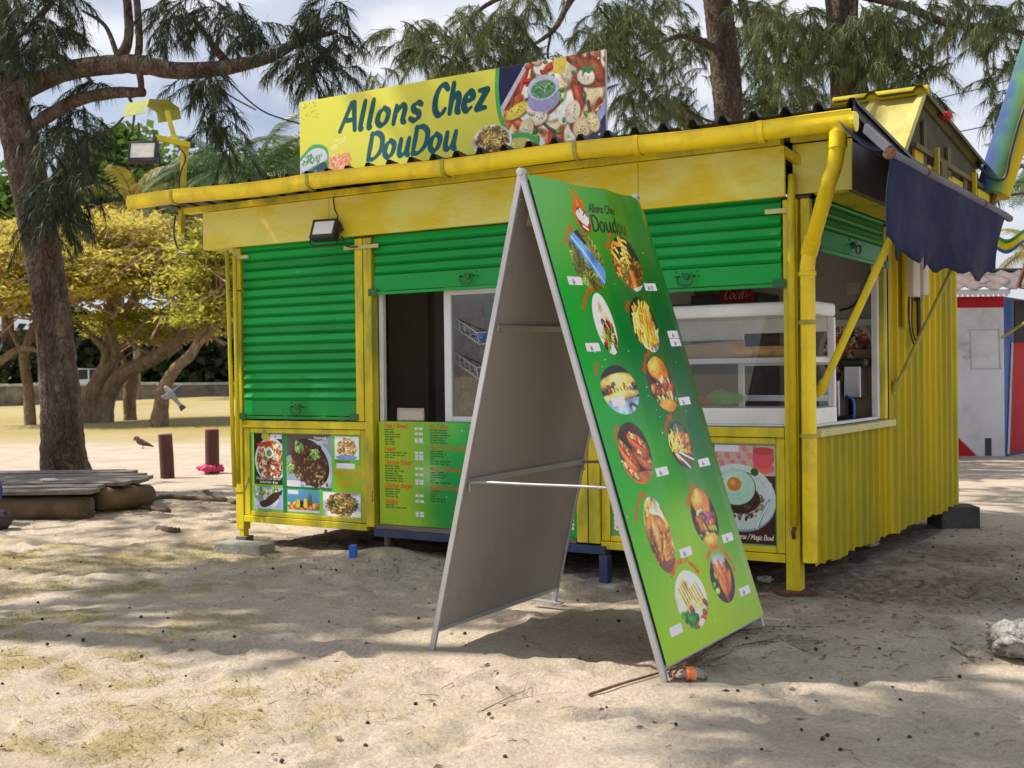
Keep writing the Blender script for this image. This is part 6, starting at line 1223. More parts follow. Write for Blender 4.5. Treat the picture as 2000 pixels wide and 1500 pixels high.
# dark little casuarina cones, twigs and leaf litter: nobody could count them
V = []; T = []; r_ = np.random.default_rng(12)
def scatter_bits(n, px0, px1, py0, py1, fn):
    for _ in range(n): fn(on_ground(px0+(px1-px0)*r_.random(), py0+(py1-py0)*r_.random()**1.3))
cone = MB()
def cone_at(p):
    s = .0055+.005*r_.random(); cone.lathe([(.001, 0), (s*.8, s*.4), (s, s), (s*.7, s*1.7), (.001, s*2)], p-(0, 0, .003), (r_.normal()*.6, r_.normal()*.6, 1), 6)
scatter_bits(120, 0, 2000, 1085, 1500, cone_at)
o = build('casuarina_cones', cone, mat('cone', (.045, .03, .025), .9)); o['kind'] = 'stuff'
tw = MB(); r_ = np.random.default_rng(14)
def twig_at(p):
    a = r_.random()*6.3; l = .02+.085*r_.random()**2; q = p+np.array((math.cos(a)*l, math.sin(a)*l, 0)); q[2] = gz(q[0], q[1])+.006; mdl = (p+q)/2+np.array((r_.normal()*.006, r_.normal()*.006, .005)); tw.tube([p+(0, 0, .003), mdl, q], .0009+.0012*r_.random()**2, 4)
scatter_bits(200, 0, 2000, 1030, 1500, twig_at); scatter_bits(210, 1380, 2000, 1040, 1330, twig_at); scatter_bits(160, 450, 1250, 1050, 1130, twig_at)
o = build('twig_litter', tw, M['twig']); o['kind'] = 'stuff'
lf = MB(); r_ = np.random.default_rng(15)
def leaf_at(p):
    a = r_.random()*6.3; l = .008+.017*r_.random(); w = l*.4; d = np.array((math.cos(a), math.sin(a), 0)); n_ = np.array((-d[1], d[0], 0)); k = .004+.012*r_.random()
    lf.add([p-d*l+(0, 0, .004), p-n_*w+(0, 0, k), p+d*l+(0, 0, .004), p+n_*w+(0, 0, .004)], [(0, 1, 2, 3)])
scatter_bits(170, 0, 2000, 1020, 1500, leaf_at); scatter_bits(420, 1450, 2000, 1030, 1300, leaf_at); scatter_bits(300, 450, 1300, 1045, 1130, leaf_at); scatter_bits(200, 250, 460, 960, 1010, leaf_at)
o = build('leaf_litter', lf, mat('dead_leaf', (.17, .10, .06), .85, var=.4, vs=12, dirt=(.34, .24, .14), da=.8, ds=9)); o['kind'] = 'stuff'
# dry grass: tufts of blades
r_ = np.random.default_rng(16); V = []; T = []; A_ = []
def tuft(p, n, h, sp):
    for _ in range(n):
        a = r_.random()*6.3; b = p+np.array((r_.normal()*sp, r_.normal()*sp, 0)); b[2] = gz(b[0], b[1])-.003; hh = h*(.4+.8*r_.random()); d = np.array((math.cos(a), math.sin(a), 0)); n_ = np.array((-d[1], d[0], 0))*.0016
        k = len(V); m_ = b+d*hh*.7+np.array((0, 0, hh*.5)); e = b+d*hh*(1.5+.8*r_.random())+np.array((0, 0, hh*(.35+.5*r_.random())))
        V.extend([b-n_*1.3, b+n_*1.3, m_+n_, m_-n_, e]); T.extend([(k, k+1, k+2), (k, k+2, k+3), (k+3, k+2, k+4)]); A_.extend([r_.random()]*5)
gi = np.argwhere(gr > .25); gi = gi[(GX[gi[:, 0], gi[:, 1]] > -9.4) & (GX[gi[:, 0], gi[:, 1]] < 3.4) & (GY[gi[:, 0], gi[:, 1]] > -5.7) & (GY[gi[:, 0], gi[:, 1]] < 2)]
for i in r_.choice(len(gi), min(len(gi), 3600), replace=False):
    a, b = gi[i]
    if r_.random() < gr[a, b]*1.2: tuft(np.array((gx[a], gy[b], 0)), 5, .026, .03)
for px, py, n, s in ((640, 1325, 60, .07), (610, 1338, 50, .06), (680, 1310, 30, .05), (430, 1365, 50, .09), (790, 1300, 24, .06), (760, 1395, 40, .09), (260, 1320, 50, .10), (1180, 1372, 10, .05), (640, 1405, 40, .1), (500, 1440, 40, .09), (300, 1440, 40, .1), (150, 1400, 40, .1)): tuft(on_ground(px, py), n, .036, s)
o = tris('dry_grass', V, T, leafmat('dry_grass_blade', [(.40, .31, .13), (.30, .27, .10), (.50, .41, .22)], .25), attr={'rnd': A_}); o['kind'] = 'stuff'
# crooked roots and bark scraps between platform and kiosk
for k, pix in enumerate(([(290, 978), (330, 972), (380, 976), (440, 980)], [(235, 990), (290, 996), (330, 1000)], [(310, 1035), (335, 1038), (352, 1040)], [(400, 962), (420, 972), (460, 985)])):
    P = [on_ground(*q, dz=.01) for q in pix]; sp = spline(P, 5); o = build('tree_root', MB().tube(sp, [.035*(.6+.5*math.sin(i*1.7+k)**2) for i in range(len(sp))], 8), M['log'], smooth=True)
    tag(o, ['long knobbly root surfacing between platform and kiosk', 'root lump beside the end of the platform', 'short flat root scrap on the sand left of the concrete block', 'root end nearest the left pole of the kiosk'][k], 'root', 'surface roots')
# ---------------------------------------------------------------- trees
LM = {}
M['twig_pink'] = mat('pinkish_twigs', (.30, .20, .15), .9, bump=0)
LM['needle'] = leafmat('casuarina_needles', [(.050, .080, .032), (.095, .135, .050), (.16, .195, .072), (.23, .23, .10)], .30, .55)
LM['needle_dark'] = leafmat('casuarina_needles_dark', [(.022, .040, .023), (.040, .064, .032), (.085, .11, .048)], .25, .55)
LM['flame'] = leafmat('flame_tree_leaflets', [(.38, .35, .07), (.54, .47, .09), (.64, .52, .11), (.48, .48, .09)], .55)
LM['flame_green'] = leafmat('flame_tree_leaflets_green', [(.26, .31, .045), (.42, .44, .06), (.56, .49, .08), (.46, .47, .07)], .55)
LM['broad'] = leafmat('broad_leaves', [(.05, .10, .018), (.10, .19, .035), (.17, .26, .055)], .3)
LM['hedge'] = leafmat('dark_hedge_leaves', [(.022, .038, .018), (.045, .072, .028), (.085, .12, .042)], .15)
LM['palm'] = leafmat('palm_leaflets', [(.035, .075, .025), (.07, .125, .04), (.15, .20, .08)], .3, .4)
LM['palm_y'] = leafmat('palm_leaflets_yellow', [(.10, .12, .03), (.35, .26, .04), (.16, .18, .05)], .3, .4)
def sprays(A, rg, M_=100, ln=(.35, .8), nl=(.14, .30), wd=.0034, droop=.55):
    """A: anchor points; every anchor carries a drooping twig set with needles"""
    A = np.asarray(A); n = len(A)
    ph = rg.random(n)*6.283; tw = np.stack([np.cos(ph), np.sin(ph), rg.normal(size=n)*.35-.1], 1); tw /= np.linalg.norm(tw, axis=1)[:, None]
    l = ln[0]+(ln[1]-ln[0])*rg.random(n)
    t = rg.random((n, M_))**.8
    down = np.array((0, 0, -1.))
    pos = A[:, None]+tw[:, None]*(l[:, None]*t)[..., None]+down*(l[:, None]*droop*t*t)[..., None]
    tang = tw[:, None]+down*(2*droop*t)[..., None]
    rd = rg.normal(size=(n, M_, 3)); d = tang*.62+rd*.40+down*.60; d /= np.linalg.norm(d, axis=2)[..., None]
    L_ = (nl[0]+(nl[1]-nl[0])*rg.random((n, M_)))[..., None]
    w = np.cross(d, rg.normal(size=(n, M_, 3))); w /= np.linalg.norm(w, axis=2)[..., None]; w *= wd
    p1 = pos+d*L_*.5; d2 = d*.7+down*.55; d2 /= np.linalg.norm(d2, axis=2)[..., None]; p2 = p1+d2*L_*.55
    V = np.stack([pos-w, pos+w, p1+w, p1-w, p2], 2).reshape(-1, 3)
    k = (np.arange(n*M_)*5)[:, None]
    T = np.concatenate([k+[0, 1, 2], k+[0, 2, 3], k+[3, 2, 4]], 1).reshape(-1, 3)
    ra = np.clip(rg.random(n)[:, None]*.65+rg.random((n, M_))*.35, 0, 1)
    ends = np.stack([A, A+tw*(l*.5)[:, None]+down*(l*droop*.25)[:, None], A+tw*l[:, None]+down*(l*droop)[:, None]], 1)
    return V, T, np.repeat(ra.ravel(), 5), ends
def blob_pts(blobs, rg, dens=.52):
    P = []
    for (px, py, rx, ry, dep, dd, n) in blobs:
        for _ in range(int(n*dens+.5)):
            a = rg.random()*6.283; r = rg.random()**.55
            P.append(D(px+rx*r*math.cos(a), py+ry*r*math.sin(a), dep+dd*(rg.random()*2-1)))
    return np.array(P)
def thin_tubes(E, r):
    """three-sided twigs along the sprays (one mesh)"""
    n, m = E.shape[:2]; d = E[:, -1]-E[:, 0]; d /= np.linalg.norm(d, axis=1)[:, None]+1e-9
    a = np.cross(d, (.3, .2, .9)); a /= np.linalg.norm(a, axis=1)[:, None]; b = np.cross(d, a)
    ring = np.stack([a, -.5*a+.87*b, -.5*a-.87*b], 1)
    rr = np.linspace(r, r*.3, m)
    V = (E[:, :, None]+ring[:, None]*rr[None, :, None, None]).reshape(-1, 3)
    T = []
    base = (np.arange(n)*m*3)[:, None]
    for j in range(m-1):
        for k in range(3):
            k2 = (k+1) % 3; T.append(base+[j*3+k, j*3+k2, (j+1)*3+k2, (j+1)*3+k])
    return V, np.concatenate(T, 1).reshape(-1, 4)
def bark_tube(P, r, n=12, rough=.08, sub=6, rg=rng, ridge=0, flare=0):
    sp = spline(P, sub); rr = np.interp(np.linspace(0, 1, len(sp)), np.linspace(0, 1, len(r)), r)
    mb = MB().tube(sp, list(rr*(1+rough*rg.normal(size=len(sp))*.4)), n)
    V = np.array(mb.v); m_ = len(sp); k = 1+rough*rg.normal(size=len(V)); c = np.repeat(sp, n, 0)
    if ridge:
        w_ = np.cumsum(rg.normal(size=(m_, n))*.45, 0)*.25+rg.normal(size=(1, n)); w_ = w_-w_.mean(1, keepdims=True); k = k+ridge*np.tanh(w_).ravel()
    if flare:
        d_ = np.linalg.norm(sp-sp[0], axis=1); k = k+(flare*np.exp(-d_/.35)[:, None]*(.55+.45*np.cos(5*np.arange(n)/n*6.283+1))[None]).ravel(); mb.v = [tuple(q) for q in c+(V-c)*k[:, None]]
    return mb
def casuarina(label, trunk, tr, limbs, blobs, seed, m='needle', M_=64, group='casuarina trees', nl=(.13, .27), wd=.0036, extra=None, ln=(.16, .48), bm='bark', twr=.006):
    rg = np.random.default_rng(seed); T3 = [D(*q) if len(q) == 3 and not isinstance(q, np.ndarray) else q for q in trunk]
    R = root('casuarina_tree', (T3[0][0], T3[0][1], 0), label, 'tree', group)
    build('trunk', bark_tube(T3, tr, 40, .018, 16, rg, .045, .55), M[bm], R, smooth=True)
    for pts, r in limbs:
        P = [D(*q) if not isinstance(q, np.ndarray) else q for q in pts]; build('branch', bark_tube(P, r, 10, .07, rg=rg), M[bm], R, smooth=True)
    A = blob_pts(blobs, rg) if blobs else np.zeros((0, 3))
    if extra is not None: A = np.concatenate([A, extra])
    V, T, a, E = sprays(A, rg, M_, ln=ln, nl=nl, wd=wd)
    tris('crown', V, T, LM[m], R, attr={'rnd': a})
    tv, tt = thin_tubes(E, twr); kind(tris('twigs', tv, tt, M[bm], R), 'stuff')
    return R
def upper(px, py, dep, n, seed, fwd=0.):
    """the rest of a crown, higher up than the picture shows"""
    r_ = np.random.default_rng(seed); c = D(px, py, dep); P = []
    while len(P) < n:
        z = 7.6+5.5*r_.random(); w = 3.6*(1-(z-7.6)/8.5); a = r_.random()*6.283; q = w*r_.random()**.5; p = np.array((c[0]+q*math.cos(a), c[1]+fwd+q*math.sin(a), z)); P.append(p)
    return np.array(P)
def at(px, py, d): return (px, py, d)
# the big tree standing through the platform
casuarina('big dark casuarina with a thick leaning trunk rising through the plank platform', [np.array((*TR[:2], -.1)), at(126, 900, 14.8), at(118, 780, 14.8), at(105, 640, 14.8), at(85, 500, 14.8), at(50, 320, 14.8), at(22, 200, 14.8), at(5, 60, 14.8), at(-30, -120, 14.8), at(-70, -500, 14.8)], [.29, .255, .235, .22, .22, .225, .19, .165, .14, .09],
  [([at(20, 185, 14.8), at(120, 142, 14.5), at(200, 128, 14.2), at(270, 126, 14.0), at(345, 138, 13.8), at(440, 132, 13.6), at(530, 110, 13.5), at(590, 78, 13.4), at(660, 62, 13.4)], [.14, .12, .115, .11, .10, .085, .065, .05, .02]),
   ([at(228, 128, 14.1), at(250, 80, 14.1), at(250, 20, 14.1), at(240, -60, 14.1)], [.08, .055, .05, .05]), ([at(262, 130, 14.0), at(272, 90, 14.0), at(268, 10, 14.0), at(262, -40, 14.0)], [.04, .045, .04, .03]),
   ([at(230, 110, 14.2), at(205, 50, 14.3), at(160, 20, 14.4)], [.035, .025, .015]), ([at(270, 128, 14), at(275, 175, 14), at(250, 186, 14)], [.04, .035, .05]),
   ([at(60, 250, 14.8), at(140, 200, 14.5), at(215, 182, 14.3), at(280, 180, 14.1)], [.08, .08, .07, .055]), ([at(250, 186, 14.2), at(262, 215, 14.2), at(258, 262, 14.2)], [.02, .015, .01]),
   ([at(250, 218, 14.2), at(220, 250, 14.3), at(160, 280, 14.4)], [.012, .015, .018]), ([at(450, 130, 13.6), at(420, 95, 13.7), at(405, 75, 13.7)], [.05, .045, .02]),
   ([at(415, 140, 13.6), at(440, 180, 13.5), at(500, 215, 13.4)], [.012, .01, .008]), ([at(20, 80, 14.8), at(70, 40, 14.6), at(130, -30, 14.5)], [.05, .04, .03])],
  [(40, 60, 75, 90, 14.2, .7, 120), (110, 10, 60, 50, 14.4, .7, 60), (100, 90, 60, 40, 14.9, .5, 34), (130, 235, 50, 50, 14.9, .4, 50), (130, 300, 55, 70, 14.1, .4, 75), (120, 380, 55, 50, 14.2, .4, 60), (100, 430, 45, 30, 14.3, .3, 22), (165, 160, 30, 30, 14.8, .3, 14),
   (350, 50, 45, 50, 14.1, .4, 26), (420, 25, 60, 40, 13.9, .5, 44), (395, 165, 28, 36, 13.4, .3, 34), (470, 55, 45, 40, 13.8, .4, 30), (600, 60, 50, 50, 13.4, .5, 46), (640, 110, 45, 50, 13.4, .4, 44), (600, 130, 40, 40, 13.4, .4, 24), (415, 215, 25, 40, 13.4, .4, 22), (440, 260, 16, 50, 13.3, .3, 14), (330, 20, 40, 30, 13.7, .4, 20), (650, 20, 40, 30, 13.4, .5, 20)], 31, 'needle_dark', 66, extra=upper(-20, -60, 14.8, 420, 53))
# casuarinas behind the kiosk
casuarina('tall casuarina with a thick reddish trunk straight behind the middle of the kiosk', [np.array((*D(1425, 0, 17.5)[:2], 0)), at(1425, 430, 17.5), at(1424, 240, 17.5), at(1418, 150, 17.5), at(1408, 60, 17.5), at(1395, -60, 17.5), at(1380, -300, 17.5)], [.24, .22, .20, .215, .20, .19, .15],
  [([at(1400, -40, 17.4), at(1250, -70, 17.0), at(1130, -15, 16.6), at(1080, 60, 16.4), at(1010, 105, 16.2)], [.10, .07, .05, .035, .012]), ([at(1130, -15, 16.6), at(1050, -30, 16.4), at(950, 10, 16.2), at(900, 60, 16.0)], [.05, .04, .03, .012]), ([at(1410, 100, 17.4), at(1330, 70, 17.0), at(1250, 110, 16.8)], [.06, .04, .012]), ([at(1075, 70, 16.4), at(1070, 110, 16.3), at(1085, 150, 16.3)], [.02, .016, .01])],
  [(800, 75, 55, 45, 16.0, .7, 60), (880, 80, 65, 60, 16.0, .8, 90), (950, 50, 70, 50, 16.2, .8, 90), (960, 120, 60, 30, 16.2, .7, 50), (1000, 60, 45, 60, 16.2, .8, 60), (1040, 110, 50, 25, 16.3, .6, 26), (1170, 60, 45, 70, 16.6, .8, 90), (1230, 90, 60, 80, 16.8, .9, 130), (1330, 110, 50, 100, 18.3, .5, 110), (1470, 120, 40, 90, 18.6, .4, 50), (1250, 200, 40, 30, 16.8, .8, 40), (1320, 200, 50, 40, 18.2, .5, 46), (1260, 10, 90, 30, 16.8, .9, 60), (1050, -10, 60, 30, 16.4, .6, 30), (735, 155, 25, 25, 16.5, .4, 10), (665, 180, 14, 14, 16.5, .3, 4)], 41, extra=upper(1395, -60, 17.5, 420, 51))
casuarina('casuarina with a thick trunk half veiled by foliage behind the right end of the roof', [np.array((*D(1662, 0, 16.5)[:2], 0)), at(1662, 400, 16.5), at(1660, 190, 16.5), at(1650, 90, 16.5), at(1640, 0, 16.5), at(1630, -200, 16.5)], [.27, .25, .25, .215, .19, .16],
  [([at(1650, -20, 16.4), at(1760, 10, 16.0), at(1850, 45, 15.7), at(1950, 55, 15.4), at(2060, 80, 15.2)], [.08, .06, .05, .04, .03]), ([at(1655, 60, 16.5), at(1560, 60, 16.1), at(1480, 20, 15.9)], [.05, .035, .015]), ([at(1685, 180, 16.3), at(1672, 60, 16.2), at(1676, -60, 16.2)], [.03, .03, .025])],
  [(1540, 110, 50, 70, 15.9, .7, 90), (1600, 70, 60, 60, 15.9, .7, 110), (1520, 20, 60, 40, 15.9, .8, 60), (1690, 60, 70, 60, 15.8, .7, 110), (1740, 110, 60, 50, 15.7, .7, 80), (1760, 30, 70, 40, 15.7, .8, 80), (1800, 160, 40, 40, 15.7, .5, 34), (1730, 180, 45, 25, 15.8, .5, 28), (1840, 100, 40, 40, 15.6, .5, 20), (1900, 30, 60, 40, 15.5, .6, 50), (1970, 40, 50, 50, 15.3, .6, 50), (1960, 110, 45, 45, 15.3, .5, 34), (1930, 150, 25, 30, 15.3, .4, 10), (1975, 190, 30, 30, 15.3, .4, 22), (1930, 215, 20, 20, 15.4, .3, 8), (1850, 0, 60, 25, 15.6, .6, 30)], 43, extra=upper(1640, -60, 16.5, 460, 52, -1.0))
casuarina('slender young casuarina between the two thick trunks behind the kiosk', [np.array((*D(1512, 0, 18.5)[:2], 0)), at(1512, 400, 18.5), at(1505, 200, 18.5), at(1490, 120, 18.5), at(1474, 80, 18.5), at(1450, 0, 18.5), at(1440, -150, 18.5)], [.13, .12, .10, .09, .085, .07, .05],
  [([at(1500, 190, 18.4), at(1460, 215, 18.1), at(1400, 240, 17.8), at(1290, 190, 17.6)], [.04, .03, .02, .01])],
  [(1490, 70, 50, 60, 18.3, .7, 70), (1480, 195, 45, 36, 18.4, .5, 46), (1560, 190, 50, 30, 18.2, .7, 46), (1330, 215, 60, 30, 18.4, .5, 44), (1220, 230, 30, 24, 17.6, .5, 20), (1450, 20, 40, 40, 18.6, .5, 30), (1600, 170, 40, 30, 18.2, .5, 26)], 47)
# the tree whose shade lies on the kiosk front and the sand: it stands to the left of the camera, its crown overhead
rg = np.random.default_rng(77)
def overhead(X, h): X = np.array(X, float); return X+SUNV*((h-X[2])/SUNV[2])
SH = []
def shade(X, n, sx, sy, h0=6.5, h1=9.5):
    for _ in range(n):
        c = np.array(X, float)+np.array((rg.normal()*sx, rg.normal()*sy, 0)); SH.append(overhead(c, h0+(h1-h0)*rg.random())+np.array((0, 0, .35)))
for x in np.linspace(-4.8, .1, 8):
    for z in (.5, 1.4): shade((x, -.02, z), 4, .35, .06, 9, 13)
def shade_px(px, py, n, sx, sy): shade(G(px, py), n, sx, sy, 10, 14)
for px, py, n, a, b in ((1700, 1050, 60, .7, .5), (1900, 1080, 50, .8, .5), (1600, 1130, 50, .5, .35), (1800, 1170, 50, .5, .35), (1950, 1180, 40, .5, .4), (1550, 1220, 26, .3, .18), (1700, 1240, 30, .35, .15), (1960, 1010, 60, .9, .9), (1850, 960, 40, .8, .6), (1500, 1180, 20, .2, .2), (1640, 1300, 14, .3, .06), (1250, 1130, 40, .6, .25),
  (300, 1120, 44, .9, .3), (600, 1130, 64, .6, .25), (850, 1110, 56, .4, .25), (400, 1180, 40, .6, .16), (700, 1190, 54, .4, .14), (200, 985, 50, .9, .35), (60, 975, 40, .7, .35), (900, 1160, 16, .2, .1), (100, 1190, 14, .5, .2), (520, 1235, 14, .35, .05),
  (1800, 1445, 22, .30, .07), (1960, 1420, 22, .25, .10), (1640, 1478, 20, .28, .04), (1960, 1490, 24, .3, .08), (160, 1060, 24, 1.2, .5), (300, 1020, 24, .9, .5), (100, 1000, 34, .9, .6), (60, 960, 30, .9, .6), (420, 960, 24, 1., .5)): shade_px(px, py, n, a, b)
SH = np.array(SH)
tb = np.array((-12.2, -6.9, 0.)); top = np.array((-11.6, -6.4, 12.))
lim = []
for q in SH[rg.choice(np.arange(80, 330), 6, replace=False)]:
    s = tb+(top-tb)*(.55+.4*rg.random()); lim.append(([s, s*.6+q*.4+np.array((0, 0, .8)), q*.8+s*.2+np.array((0, 0, .5)), q], [.07, .045, .028, .010]))
casuarina('tall casuarina standing out of view to the left whose crown shades the kiosk front', [tb, tb+(0, 0, 3), tb*.5+top*.5+np.array((.2, .1, 0)), top, top+np.array((.4, .3, 3))], [.34, .30, .24, .17, .08], lim, None, 78, 'needle_dark', 60, nl=(.16, .34), wd=.010, extra=SH, ln=(.4, .9))

def leaves(blobs, rg, size, flat=.35, asp=2.2, clump=.8, per=60, tilt=.35):
    """leaf-sized faces gathered into pads spread through the crown"""
    Vs = []; at_ = []
    for (px, py, rx, ry, dep, dd, n) in blobs:
        s = dep/FPX
        for _ in range(int(n*.72)):
            a = rg.random()*6.283; r = rg.random()**.5
            c = D(px+rx*r*math.cos(a), py+ry*r*math.sin(a), dep+dd*(rg.random()*2-1)); cr_ = clump*(.6+.7*rg.random()); q = rg.random()
            o = rg.normal(size=(per, 3))*np.array((cr_, cr_, cr_*flat))*.55; o[:, 2] -= .25*flat*(o[:, 0]**2+o[:, 1]**2)/cr_
            ph = rg.random(per)*6.283; u = np.stack([np.cos(ph), np.sin(ph), rg.normal(size=per)*tilt-.15], 1); u /= np.linalg.norm(u, axis=1)[:, None]
            w = np.cross(u, np.array((0, 0, 1.))+rg.normal(size=(per, 3))*.5); w /= np.linalg.norm(w, axis=1)[:, None]
            sz = size*(.6+.8*rg.random(per))[:, None]; p = c+o
            Vs.append(np.stack([p-u*sz*.5, p+w*sz*.5/asp+np.array((0, 0, .02)), p+u*sz*.5-np.array((0, 0, .12))*sz, p-w*sz*.5/asp], 1).reshape(-1, 3))
            at_.append(np.repeat(np.clip(q*.6+.4*rg.random(per), 0, 1), 4))
    V = np.concatenate(Vs); n = len(V)//4
    return V, np.arange(n*4).reshape(n, 4), np.concatenate(at_)
def leaf_tree(name, label, group, stems, blobs, seed, m, bm='bark_red', cat='tree', **kw):
    rg = np.random.default_rng(seed)
    if name == 'flame_tree':
        q_ = .82; stems = [([(a, b, d*q_) for a, b, d in pts], [v*q_*.9 for v in r]) for pts, r in stems]; blobs = [(a, b, c, d, e*q_, f*q_, n) for a, b, c, d, e, f, n in blobs]; kw = dict(kw, clump=kw['clump']*.85, size=kw['size']*.85)
    b0 = D(*stems[0][0][0]); R = root(name, (b0[0], b0[1], 0), label, cat, group)
    for i, (pts, r) in enumerate(stems):
        P = [D(*q) for q in pts]
        if i == 0: P[0][2] = gz(P[0][0], P[0][1])-.2
        build('trunk' if i == 0 else 'branch', bark_tube(P, r, 12, .05, rg=rg), M[bm], R, smooth=True)
    V, T, a = leaves(blobs, rg, **kw); tris('crown', V, T, LM[m], R, attr={'rnd': a})
    if name == 'flame_tree':
        tw_ = MB(); A = blob_pts(blobs, rg, .6)
        for q in A:
            a_ = rg.random()*6.283; l = 1.1+1.7*rg.random(); d = np.array((math.cos(a_), math.sin(a_), .15+.3*rg.random())); s = -d*l*.5+(0, 0, -.25)
            tw_.tube([q+s, q+s*.4+rg.normal(size=3)*.14, q-s*.3+rg.normal(size=3)*.16, q-s+rg.normal(size=3)*.2], [.034, .026, .018, .008], 4)
        kind(build('twigs', tw_, M['twig_pink'], R), 'stuff')
    return R
FK = dict(size=.24, flat=.14, asp=3.2, clump=1.05, per=105)
FG = 'flame trees on the lawn'
leaf_tree('flame_tree', 'large flame tree with a thick forked trunk and wide yellowing crown', FG, [([at(172, 838, 46), at(178, 790, 46), at(200, 735, 46), at(222, 690, 46), at(212, 650, 46), at(214, 600, 46), at(225, 540, 46)], [.80, .50, .40, .30, .25, .18, .08]),
   ([at(195, 835, 46), at(208, 780, 46), at(240, 730, 45.6), at(300, 700, 45.2), at(350, 660, 45), at(395, 590, 45), at(420, 530, 45)], [.6, .38, .33, .29, .25, .18, .08]), ([at(193, 740, 46), at(205, 690, 45.6), at(182, 660, 45.4), at(165, 640, 45.4)], [.16, .15, .11, .08]),
   ([at(215, 660, 46), at(250, 600, 45.5), at(300, 540, 45.2), at(350, 500, 45)], [.24, .18, .12, .06]), ([at(350, 660, 45), at(300, 620, 44.5), at(255, 660, 44.2)], [.12, .1, .05]), ([at(395, 590, 45), at(460, 660, 44.6), at(470, 690, 44.6)], [.14, .12, .08]), ([at(300, 540, 45.2), at(240, 490, 44.6), at(190, 470, 44.4)], [.12, .09, .04]), ([at(395, 600, 45), at(380, 540, 44.5), at(330, 490, 44.2)], [.14, .09, .04])],
  [(270, 480, 150, 50, 46, 3.5, 115), (200, 520, 130, 40, 44.5, 3, 85), (340, 530, 120, 45, 45.5, 3, 85), (250, 440, 110, 26, 46, 3, 50), (180, 565, 70, 18, 44, 2, 30)], 61, 'flame', **FK)
leaf_tree('flame_tree', 'flame tree with a thin curved trunk left of the big casuarina', FG, [([at(60, 832, 45), at(55, 760, 45), at(47, 700, 45), at(60, 650, 45), at(80, 610, 45)], [.26, .22, .20, .16, .1]), ([at(-60, 740, 44), at(0, 705, 44), at(45, 680, 44), at(90, 690, 44)], [.22, .18, .14, .08]), ([at(47, 700, 45), at(20, 640, 45), at(-10, 600, 45)], [.14, .1, .05])],
  [(10, 530, 110, 65, 44.5, 3, 115), (60, 470, 90, 45, 45, 3, 60), (-20, 590, 90, 30, 44, 2, 40), (70, 575, 60, 20, 44, 2, 24)], 62, 'flame', **FK)
leaf_tree('flame_tree', 'short dark flame tree trunk with a green crown behind the forked tree', FG, [([at(255, 835, 48), at(253, 775, 48), at(257, 740, 48), at(240, 700, 48)], [.30, .27, .30, .12]), ([at(257, 742, 48), at(270, 710, 48), at(285, 680, 48)], [.2, .15, .08])],
  [(270, 630, 80, 26, 48, 2.5, 60), (335, 650, 60, 18, 49, 2, 34)], 63, 'flame_green', **FK)
leaf_tree('flame_tree', 'leaning flame tree with a twisted pale trunk behind the right-hand bollards', FG, [([at(309, 848, 41), at(314, 800, 41), at(322, 755, 41), at(345, 718, 41), at(375, 690, 41), at(395, 650, 41), at(420, 630, 41)], [.42, .30, .25, .22, .20, .15, .08]), ([at(375, 690, 41), at(420, 640, 40.5), at(440, 600, 40.5)], [.1, .08, .04])],
  [(420, 530, 60, 75, 42, 2.5, 85), (410, 610, 55, 25, 42, 2, 44), (450, 470, 50, 60, 43, 2.5, 50)], 64, 'flame_green', **FK)
leaf_tree('flame_tree', 'farther flame tree whose yellow crown shows over the left end of the kiosk roof', FG, [([at(540, 830, 54), at(540, 700, 54), at(545, 560, 54)], [.4, .32, .2])], [(520, 400, 90, 50, 54, 3, 60), (470, 470, 60, 60, 54, 3, 40), (600, 400, 60, 45, 54, 3, 30)], 65, 'flame', **FK)
BK = dict(size=.55, flat=.6, asp=1.4, clump=1.3, per=70, tilt=.8)
BG = 'green trees beyond the lawn'
leaf_tree('broadleaf_tree', 'bright green leafy tree top beyond the hanging lamp', BG, [([at(230, 780, 66), at(230, 500, 66), at(232, 350, 66)], [.4, .34, .2])], [(230, 330, 75, 55, 66, 3, 90), (200, 380, 60, 40, 65, 3, 50), (270, 390, 60, 40, 66, 3, 50), (240, 290, 45, 25, 66, 2, 26)], 71, 'broad', 'bark', **BK)
leaf_tree('broadleaf_tree', 'dark green leafy tree at the far left behind the big casuarina', BG, [([at(15, 780, 68), at(15, 500, 68)], [.4, .3])], [(15, 440, 65, 75, 68, 3, 90), (110, 420, 60, 50, 69, 3, 40), (-30, 380, 50, 60, 68, 3, 30)], 72, 'broad', 'bark', **BK)
leaf_tree('broadleaf_tree', 'green leafy tree showing between the palms above the kiosk roof', BG, [([at(420, 780, 70), at(420, 480, 70)], [.4, .3])], [(420, 350, 50, 45, 70, 3, 46), (500, 350, 60, 30, 71, 3, 40), (570, 330, 35, 28, 71, 3, 24), (340, 390, 50, 35, 70, 3, 30)], 73, 'broad', 'bark', **BK)
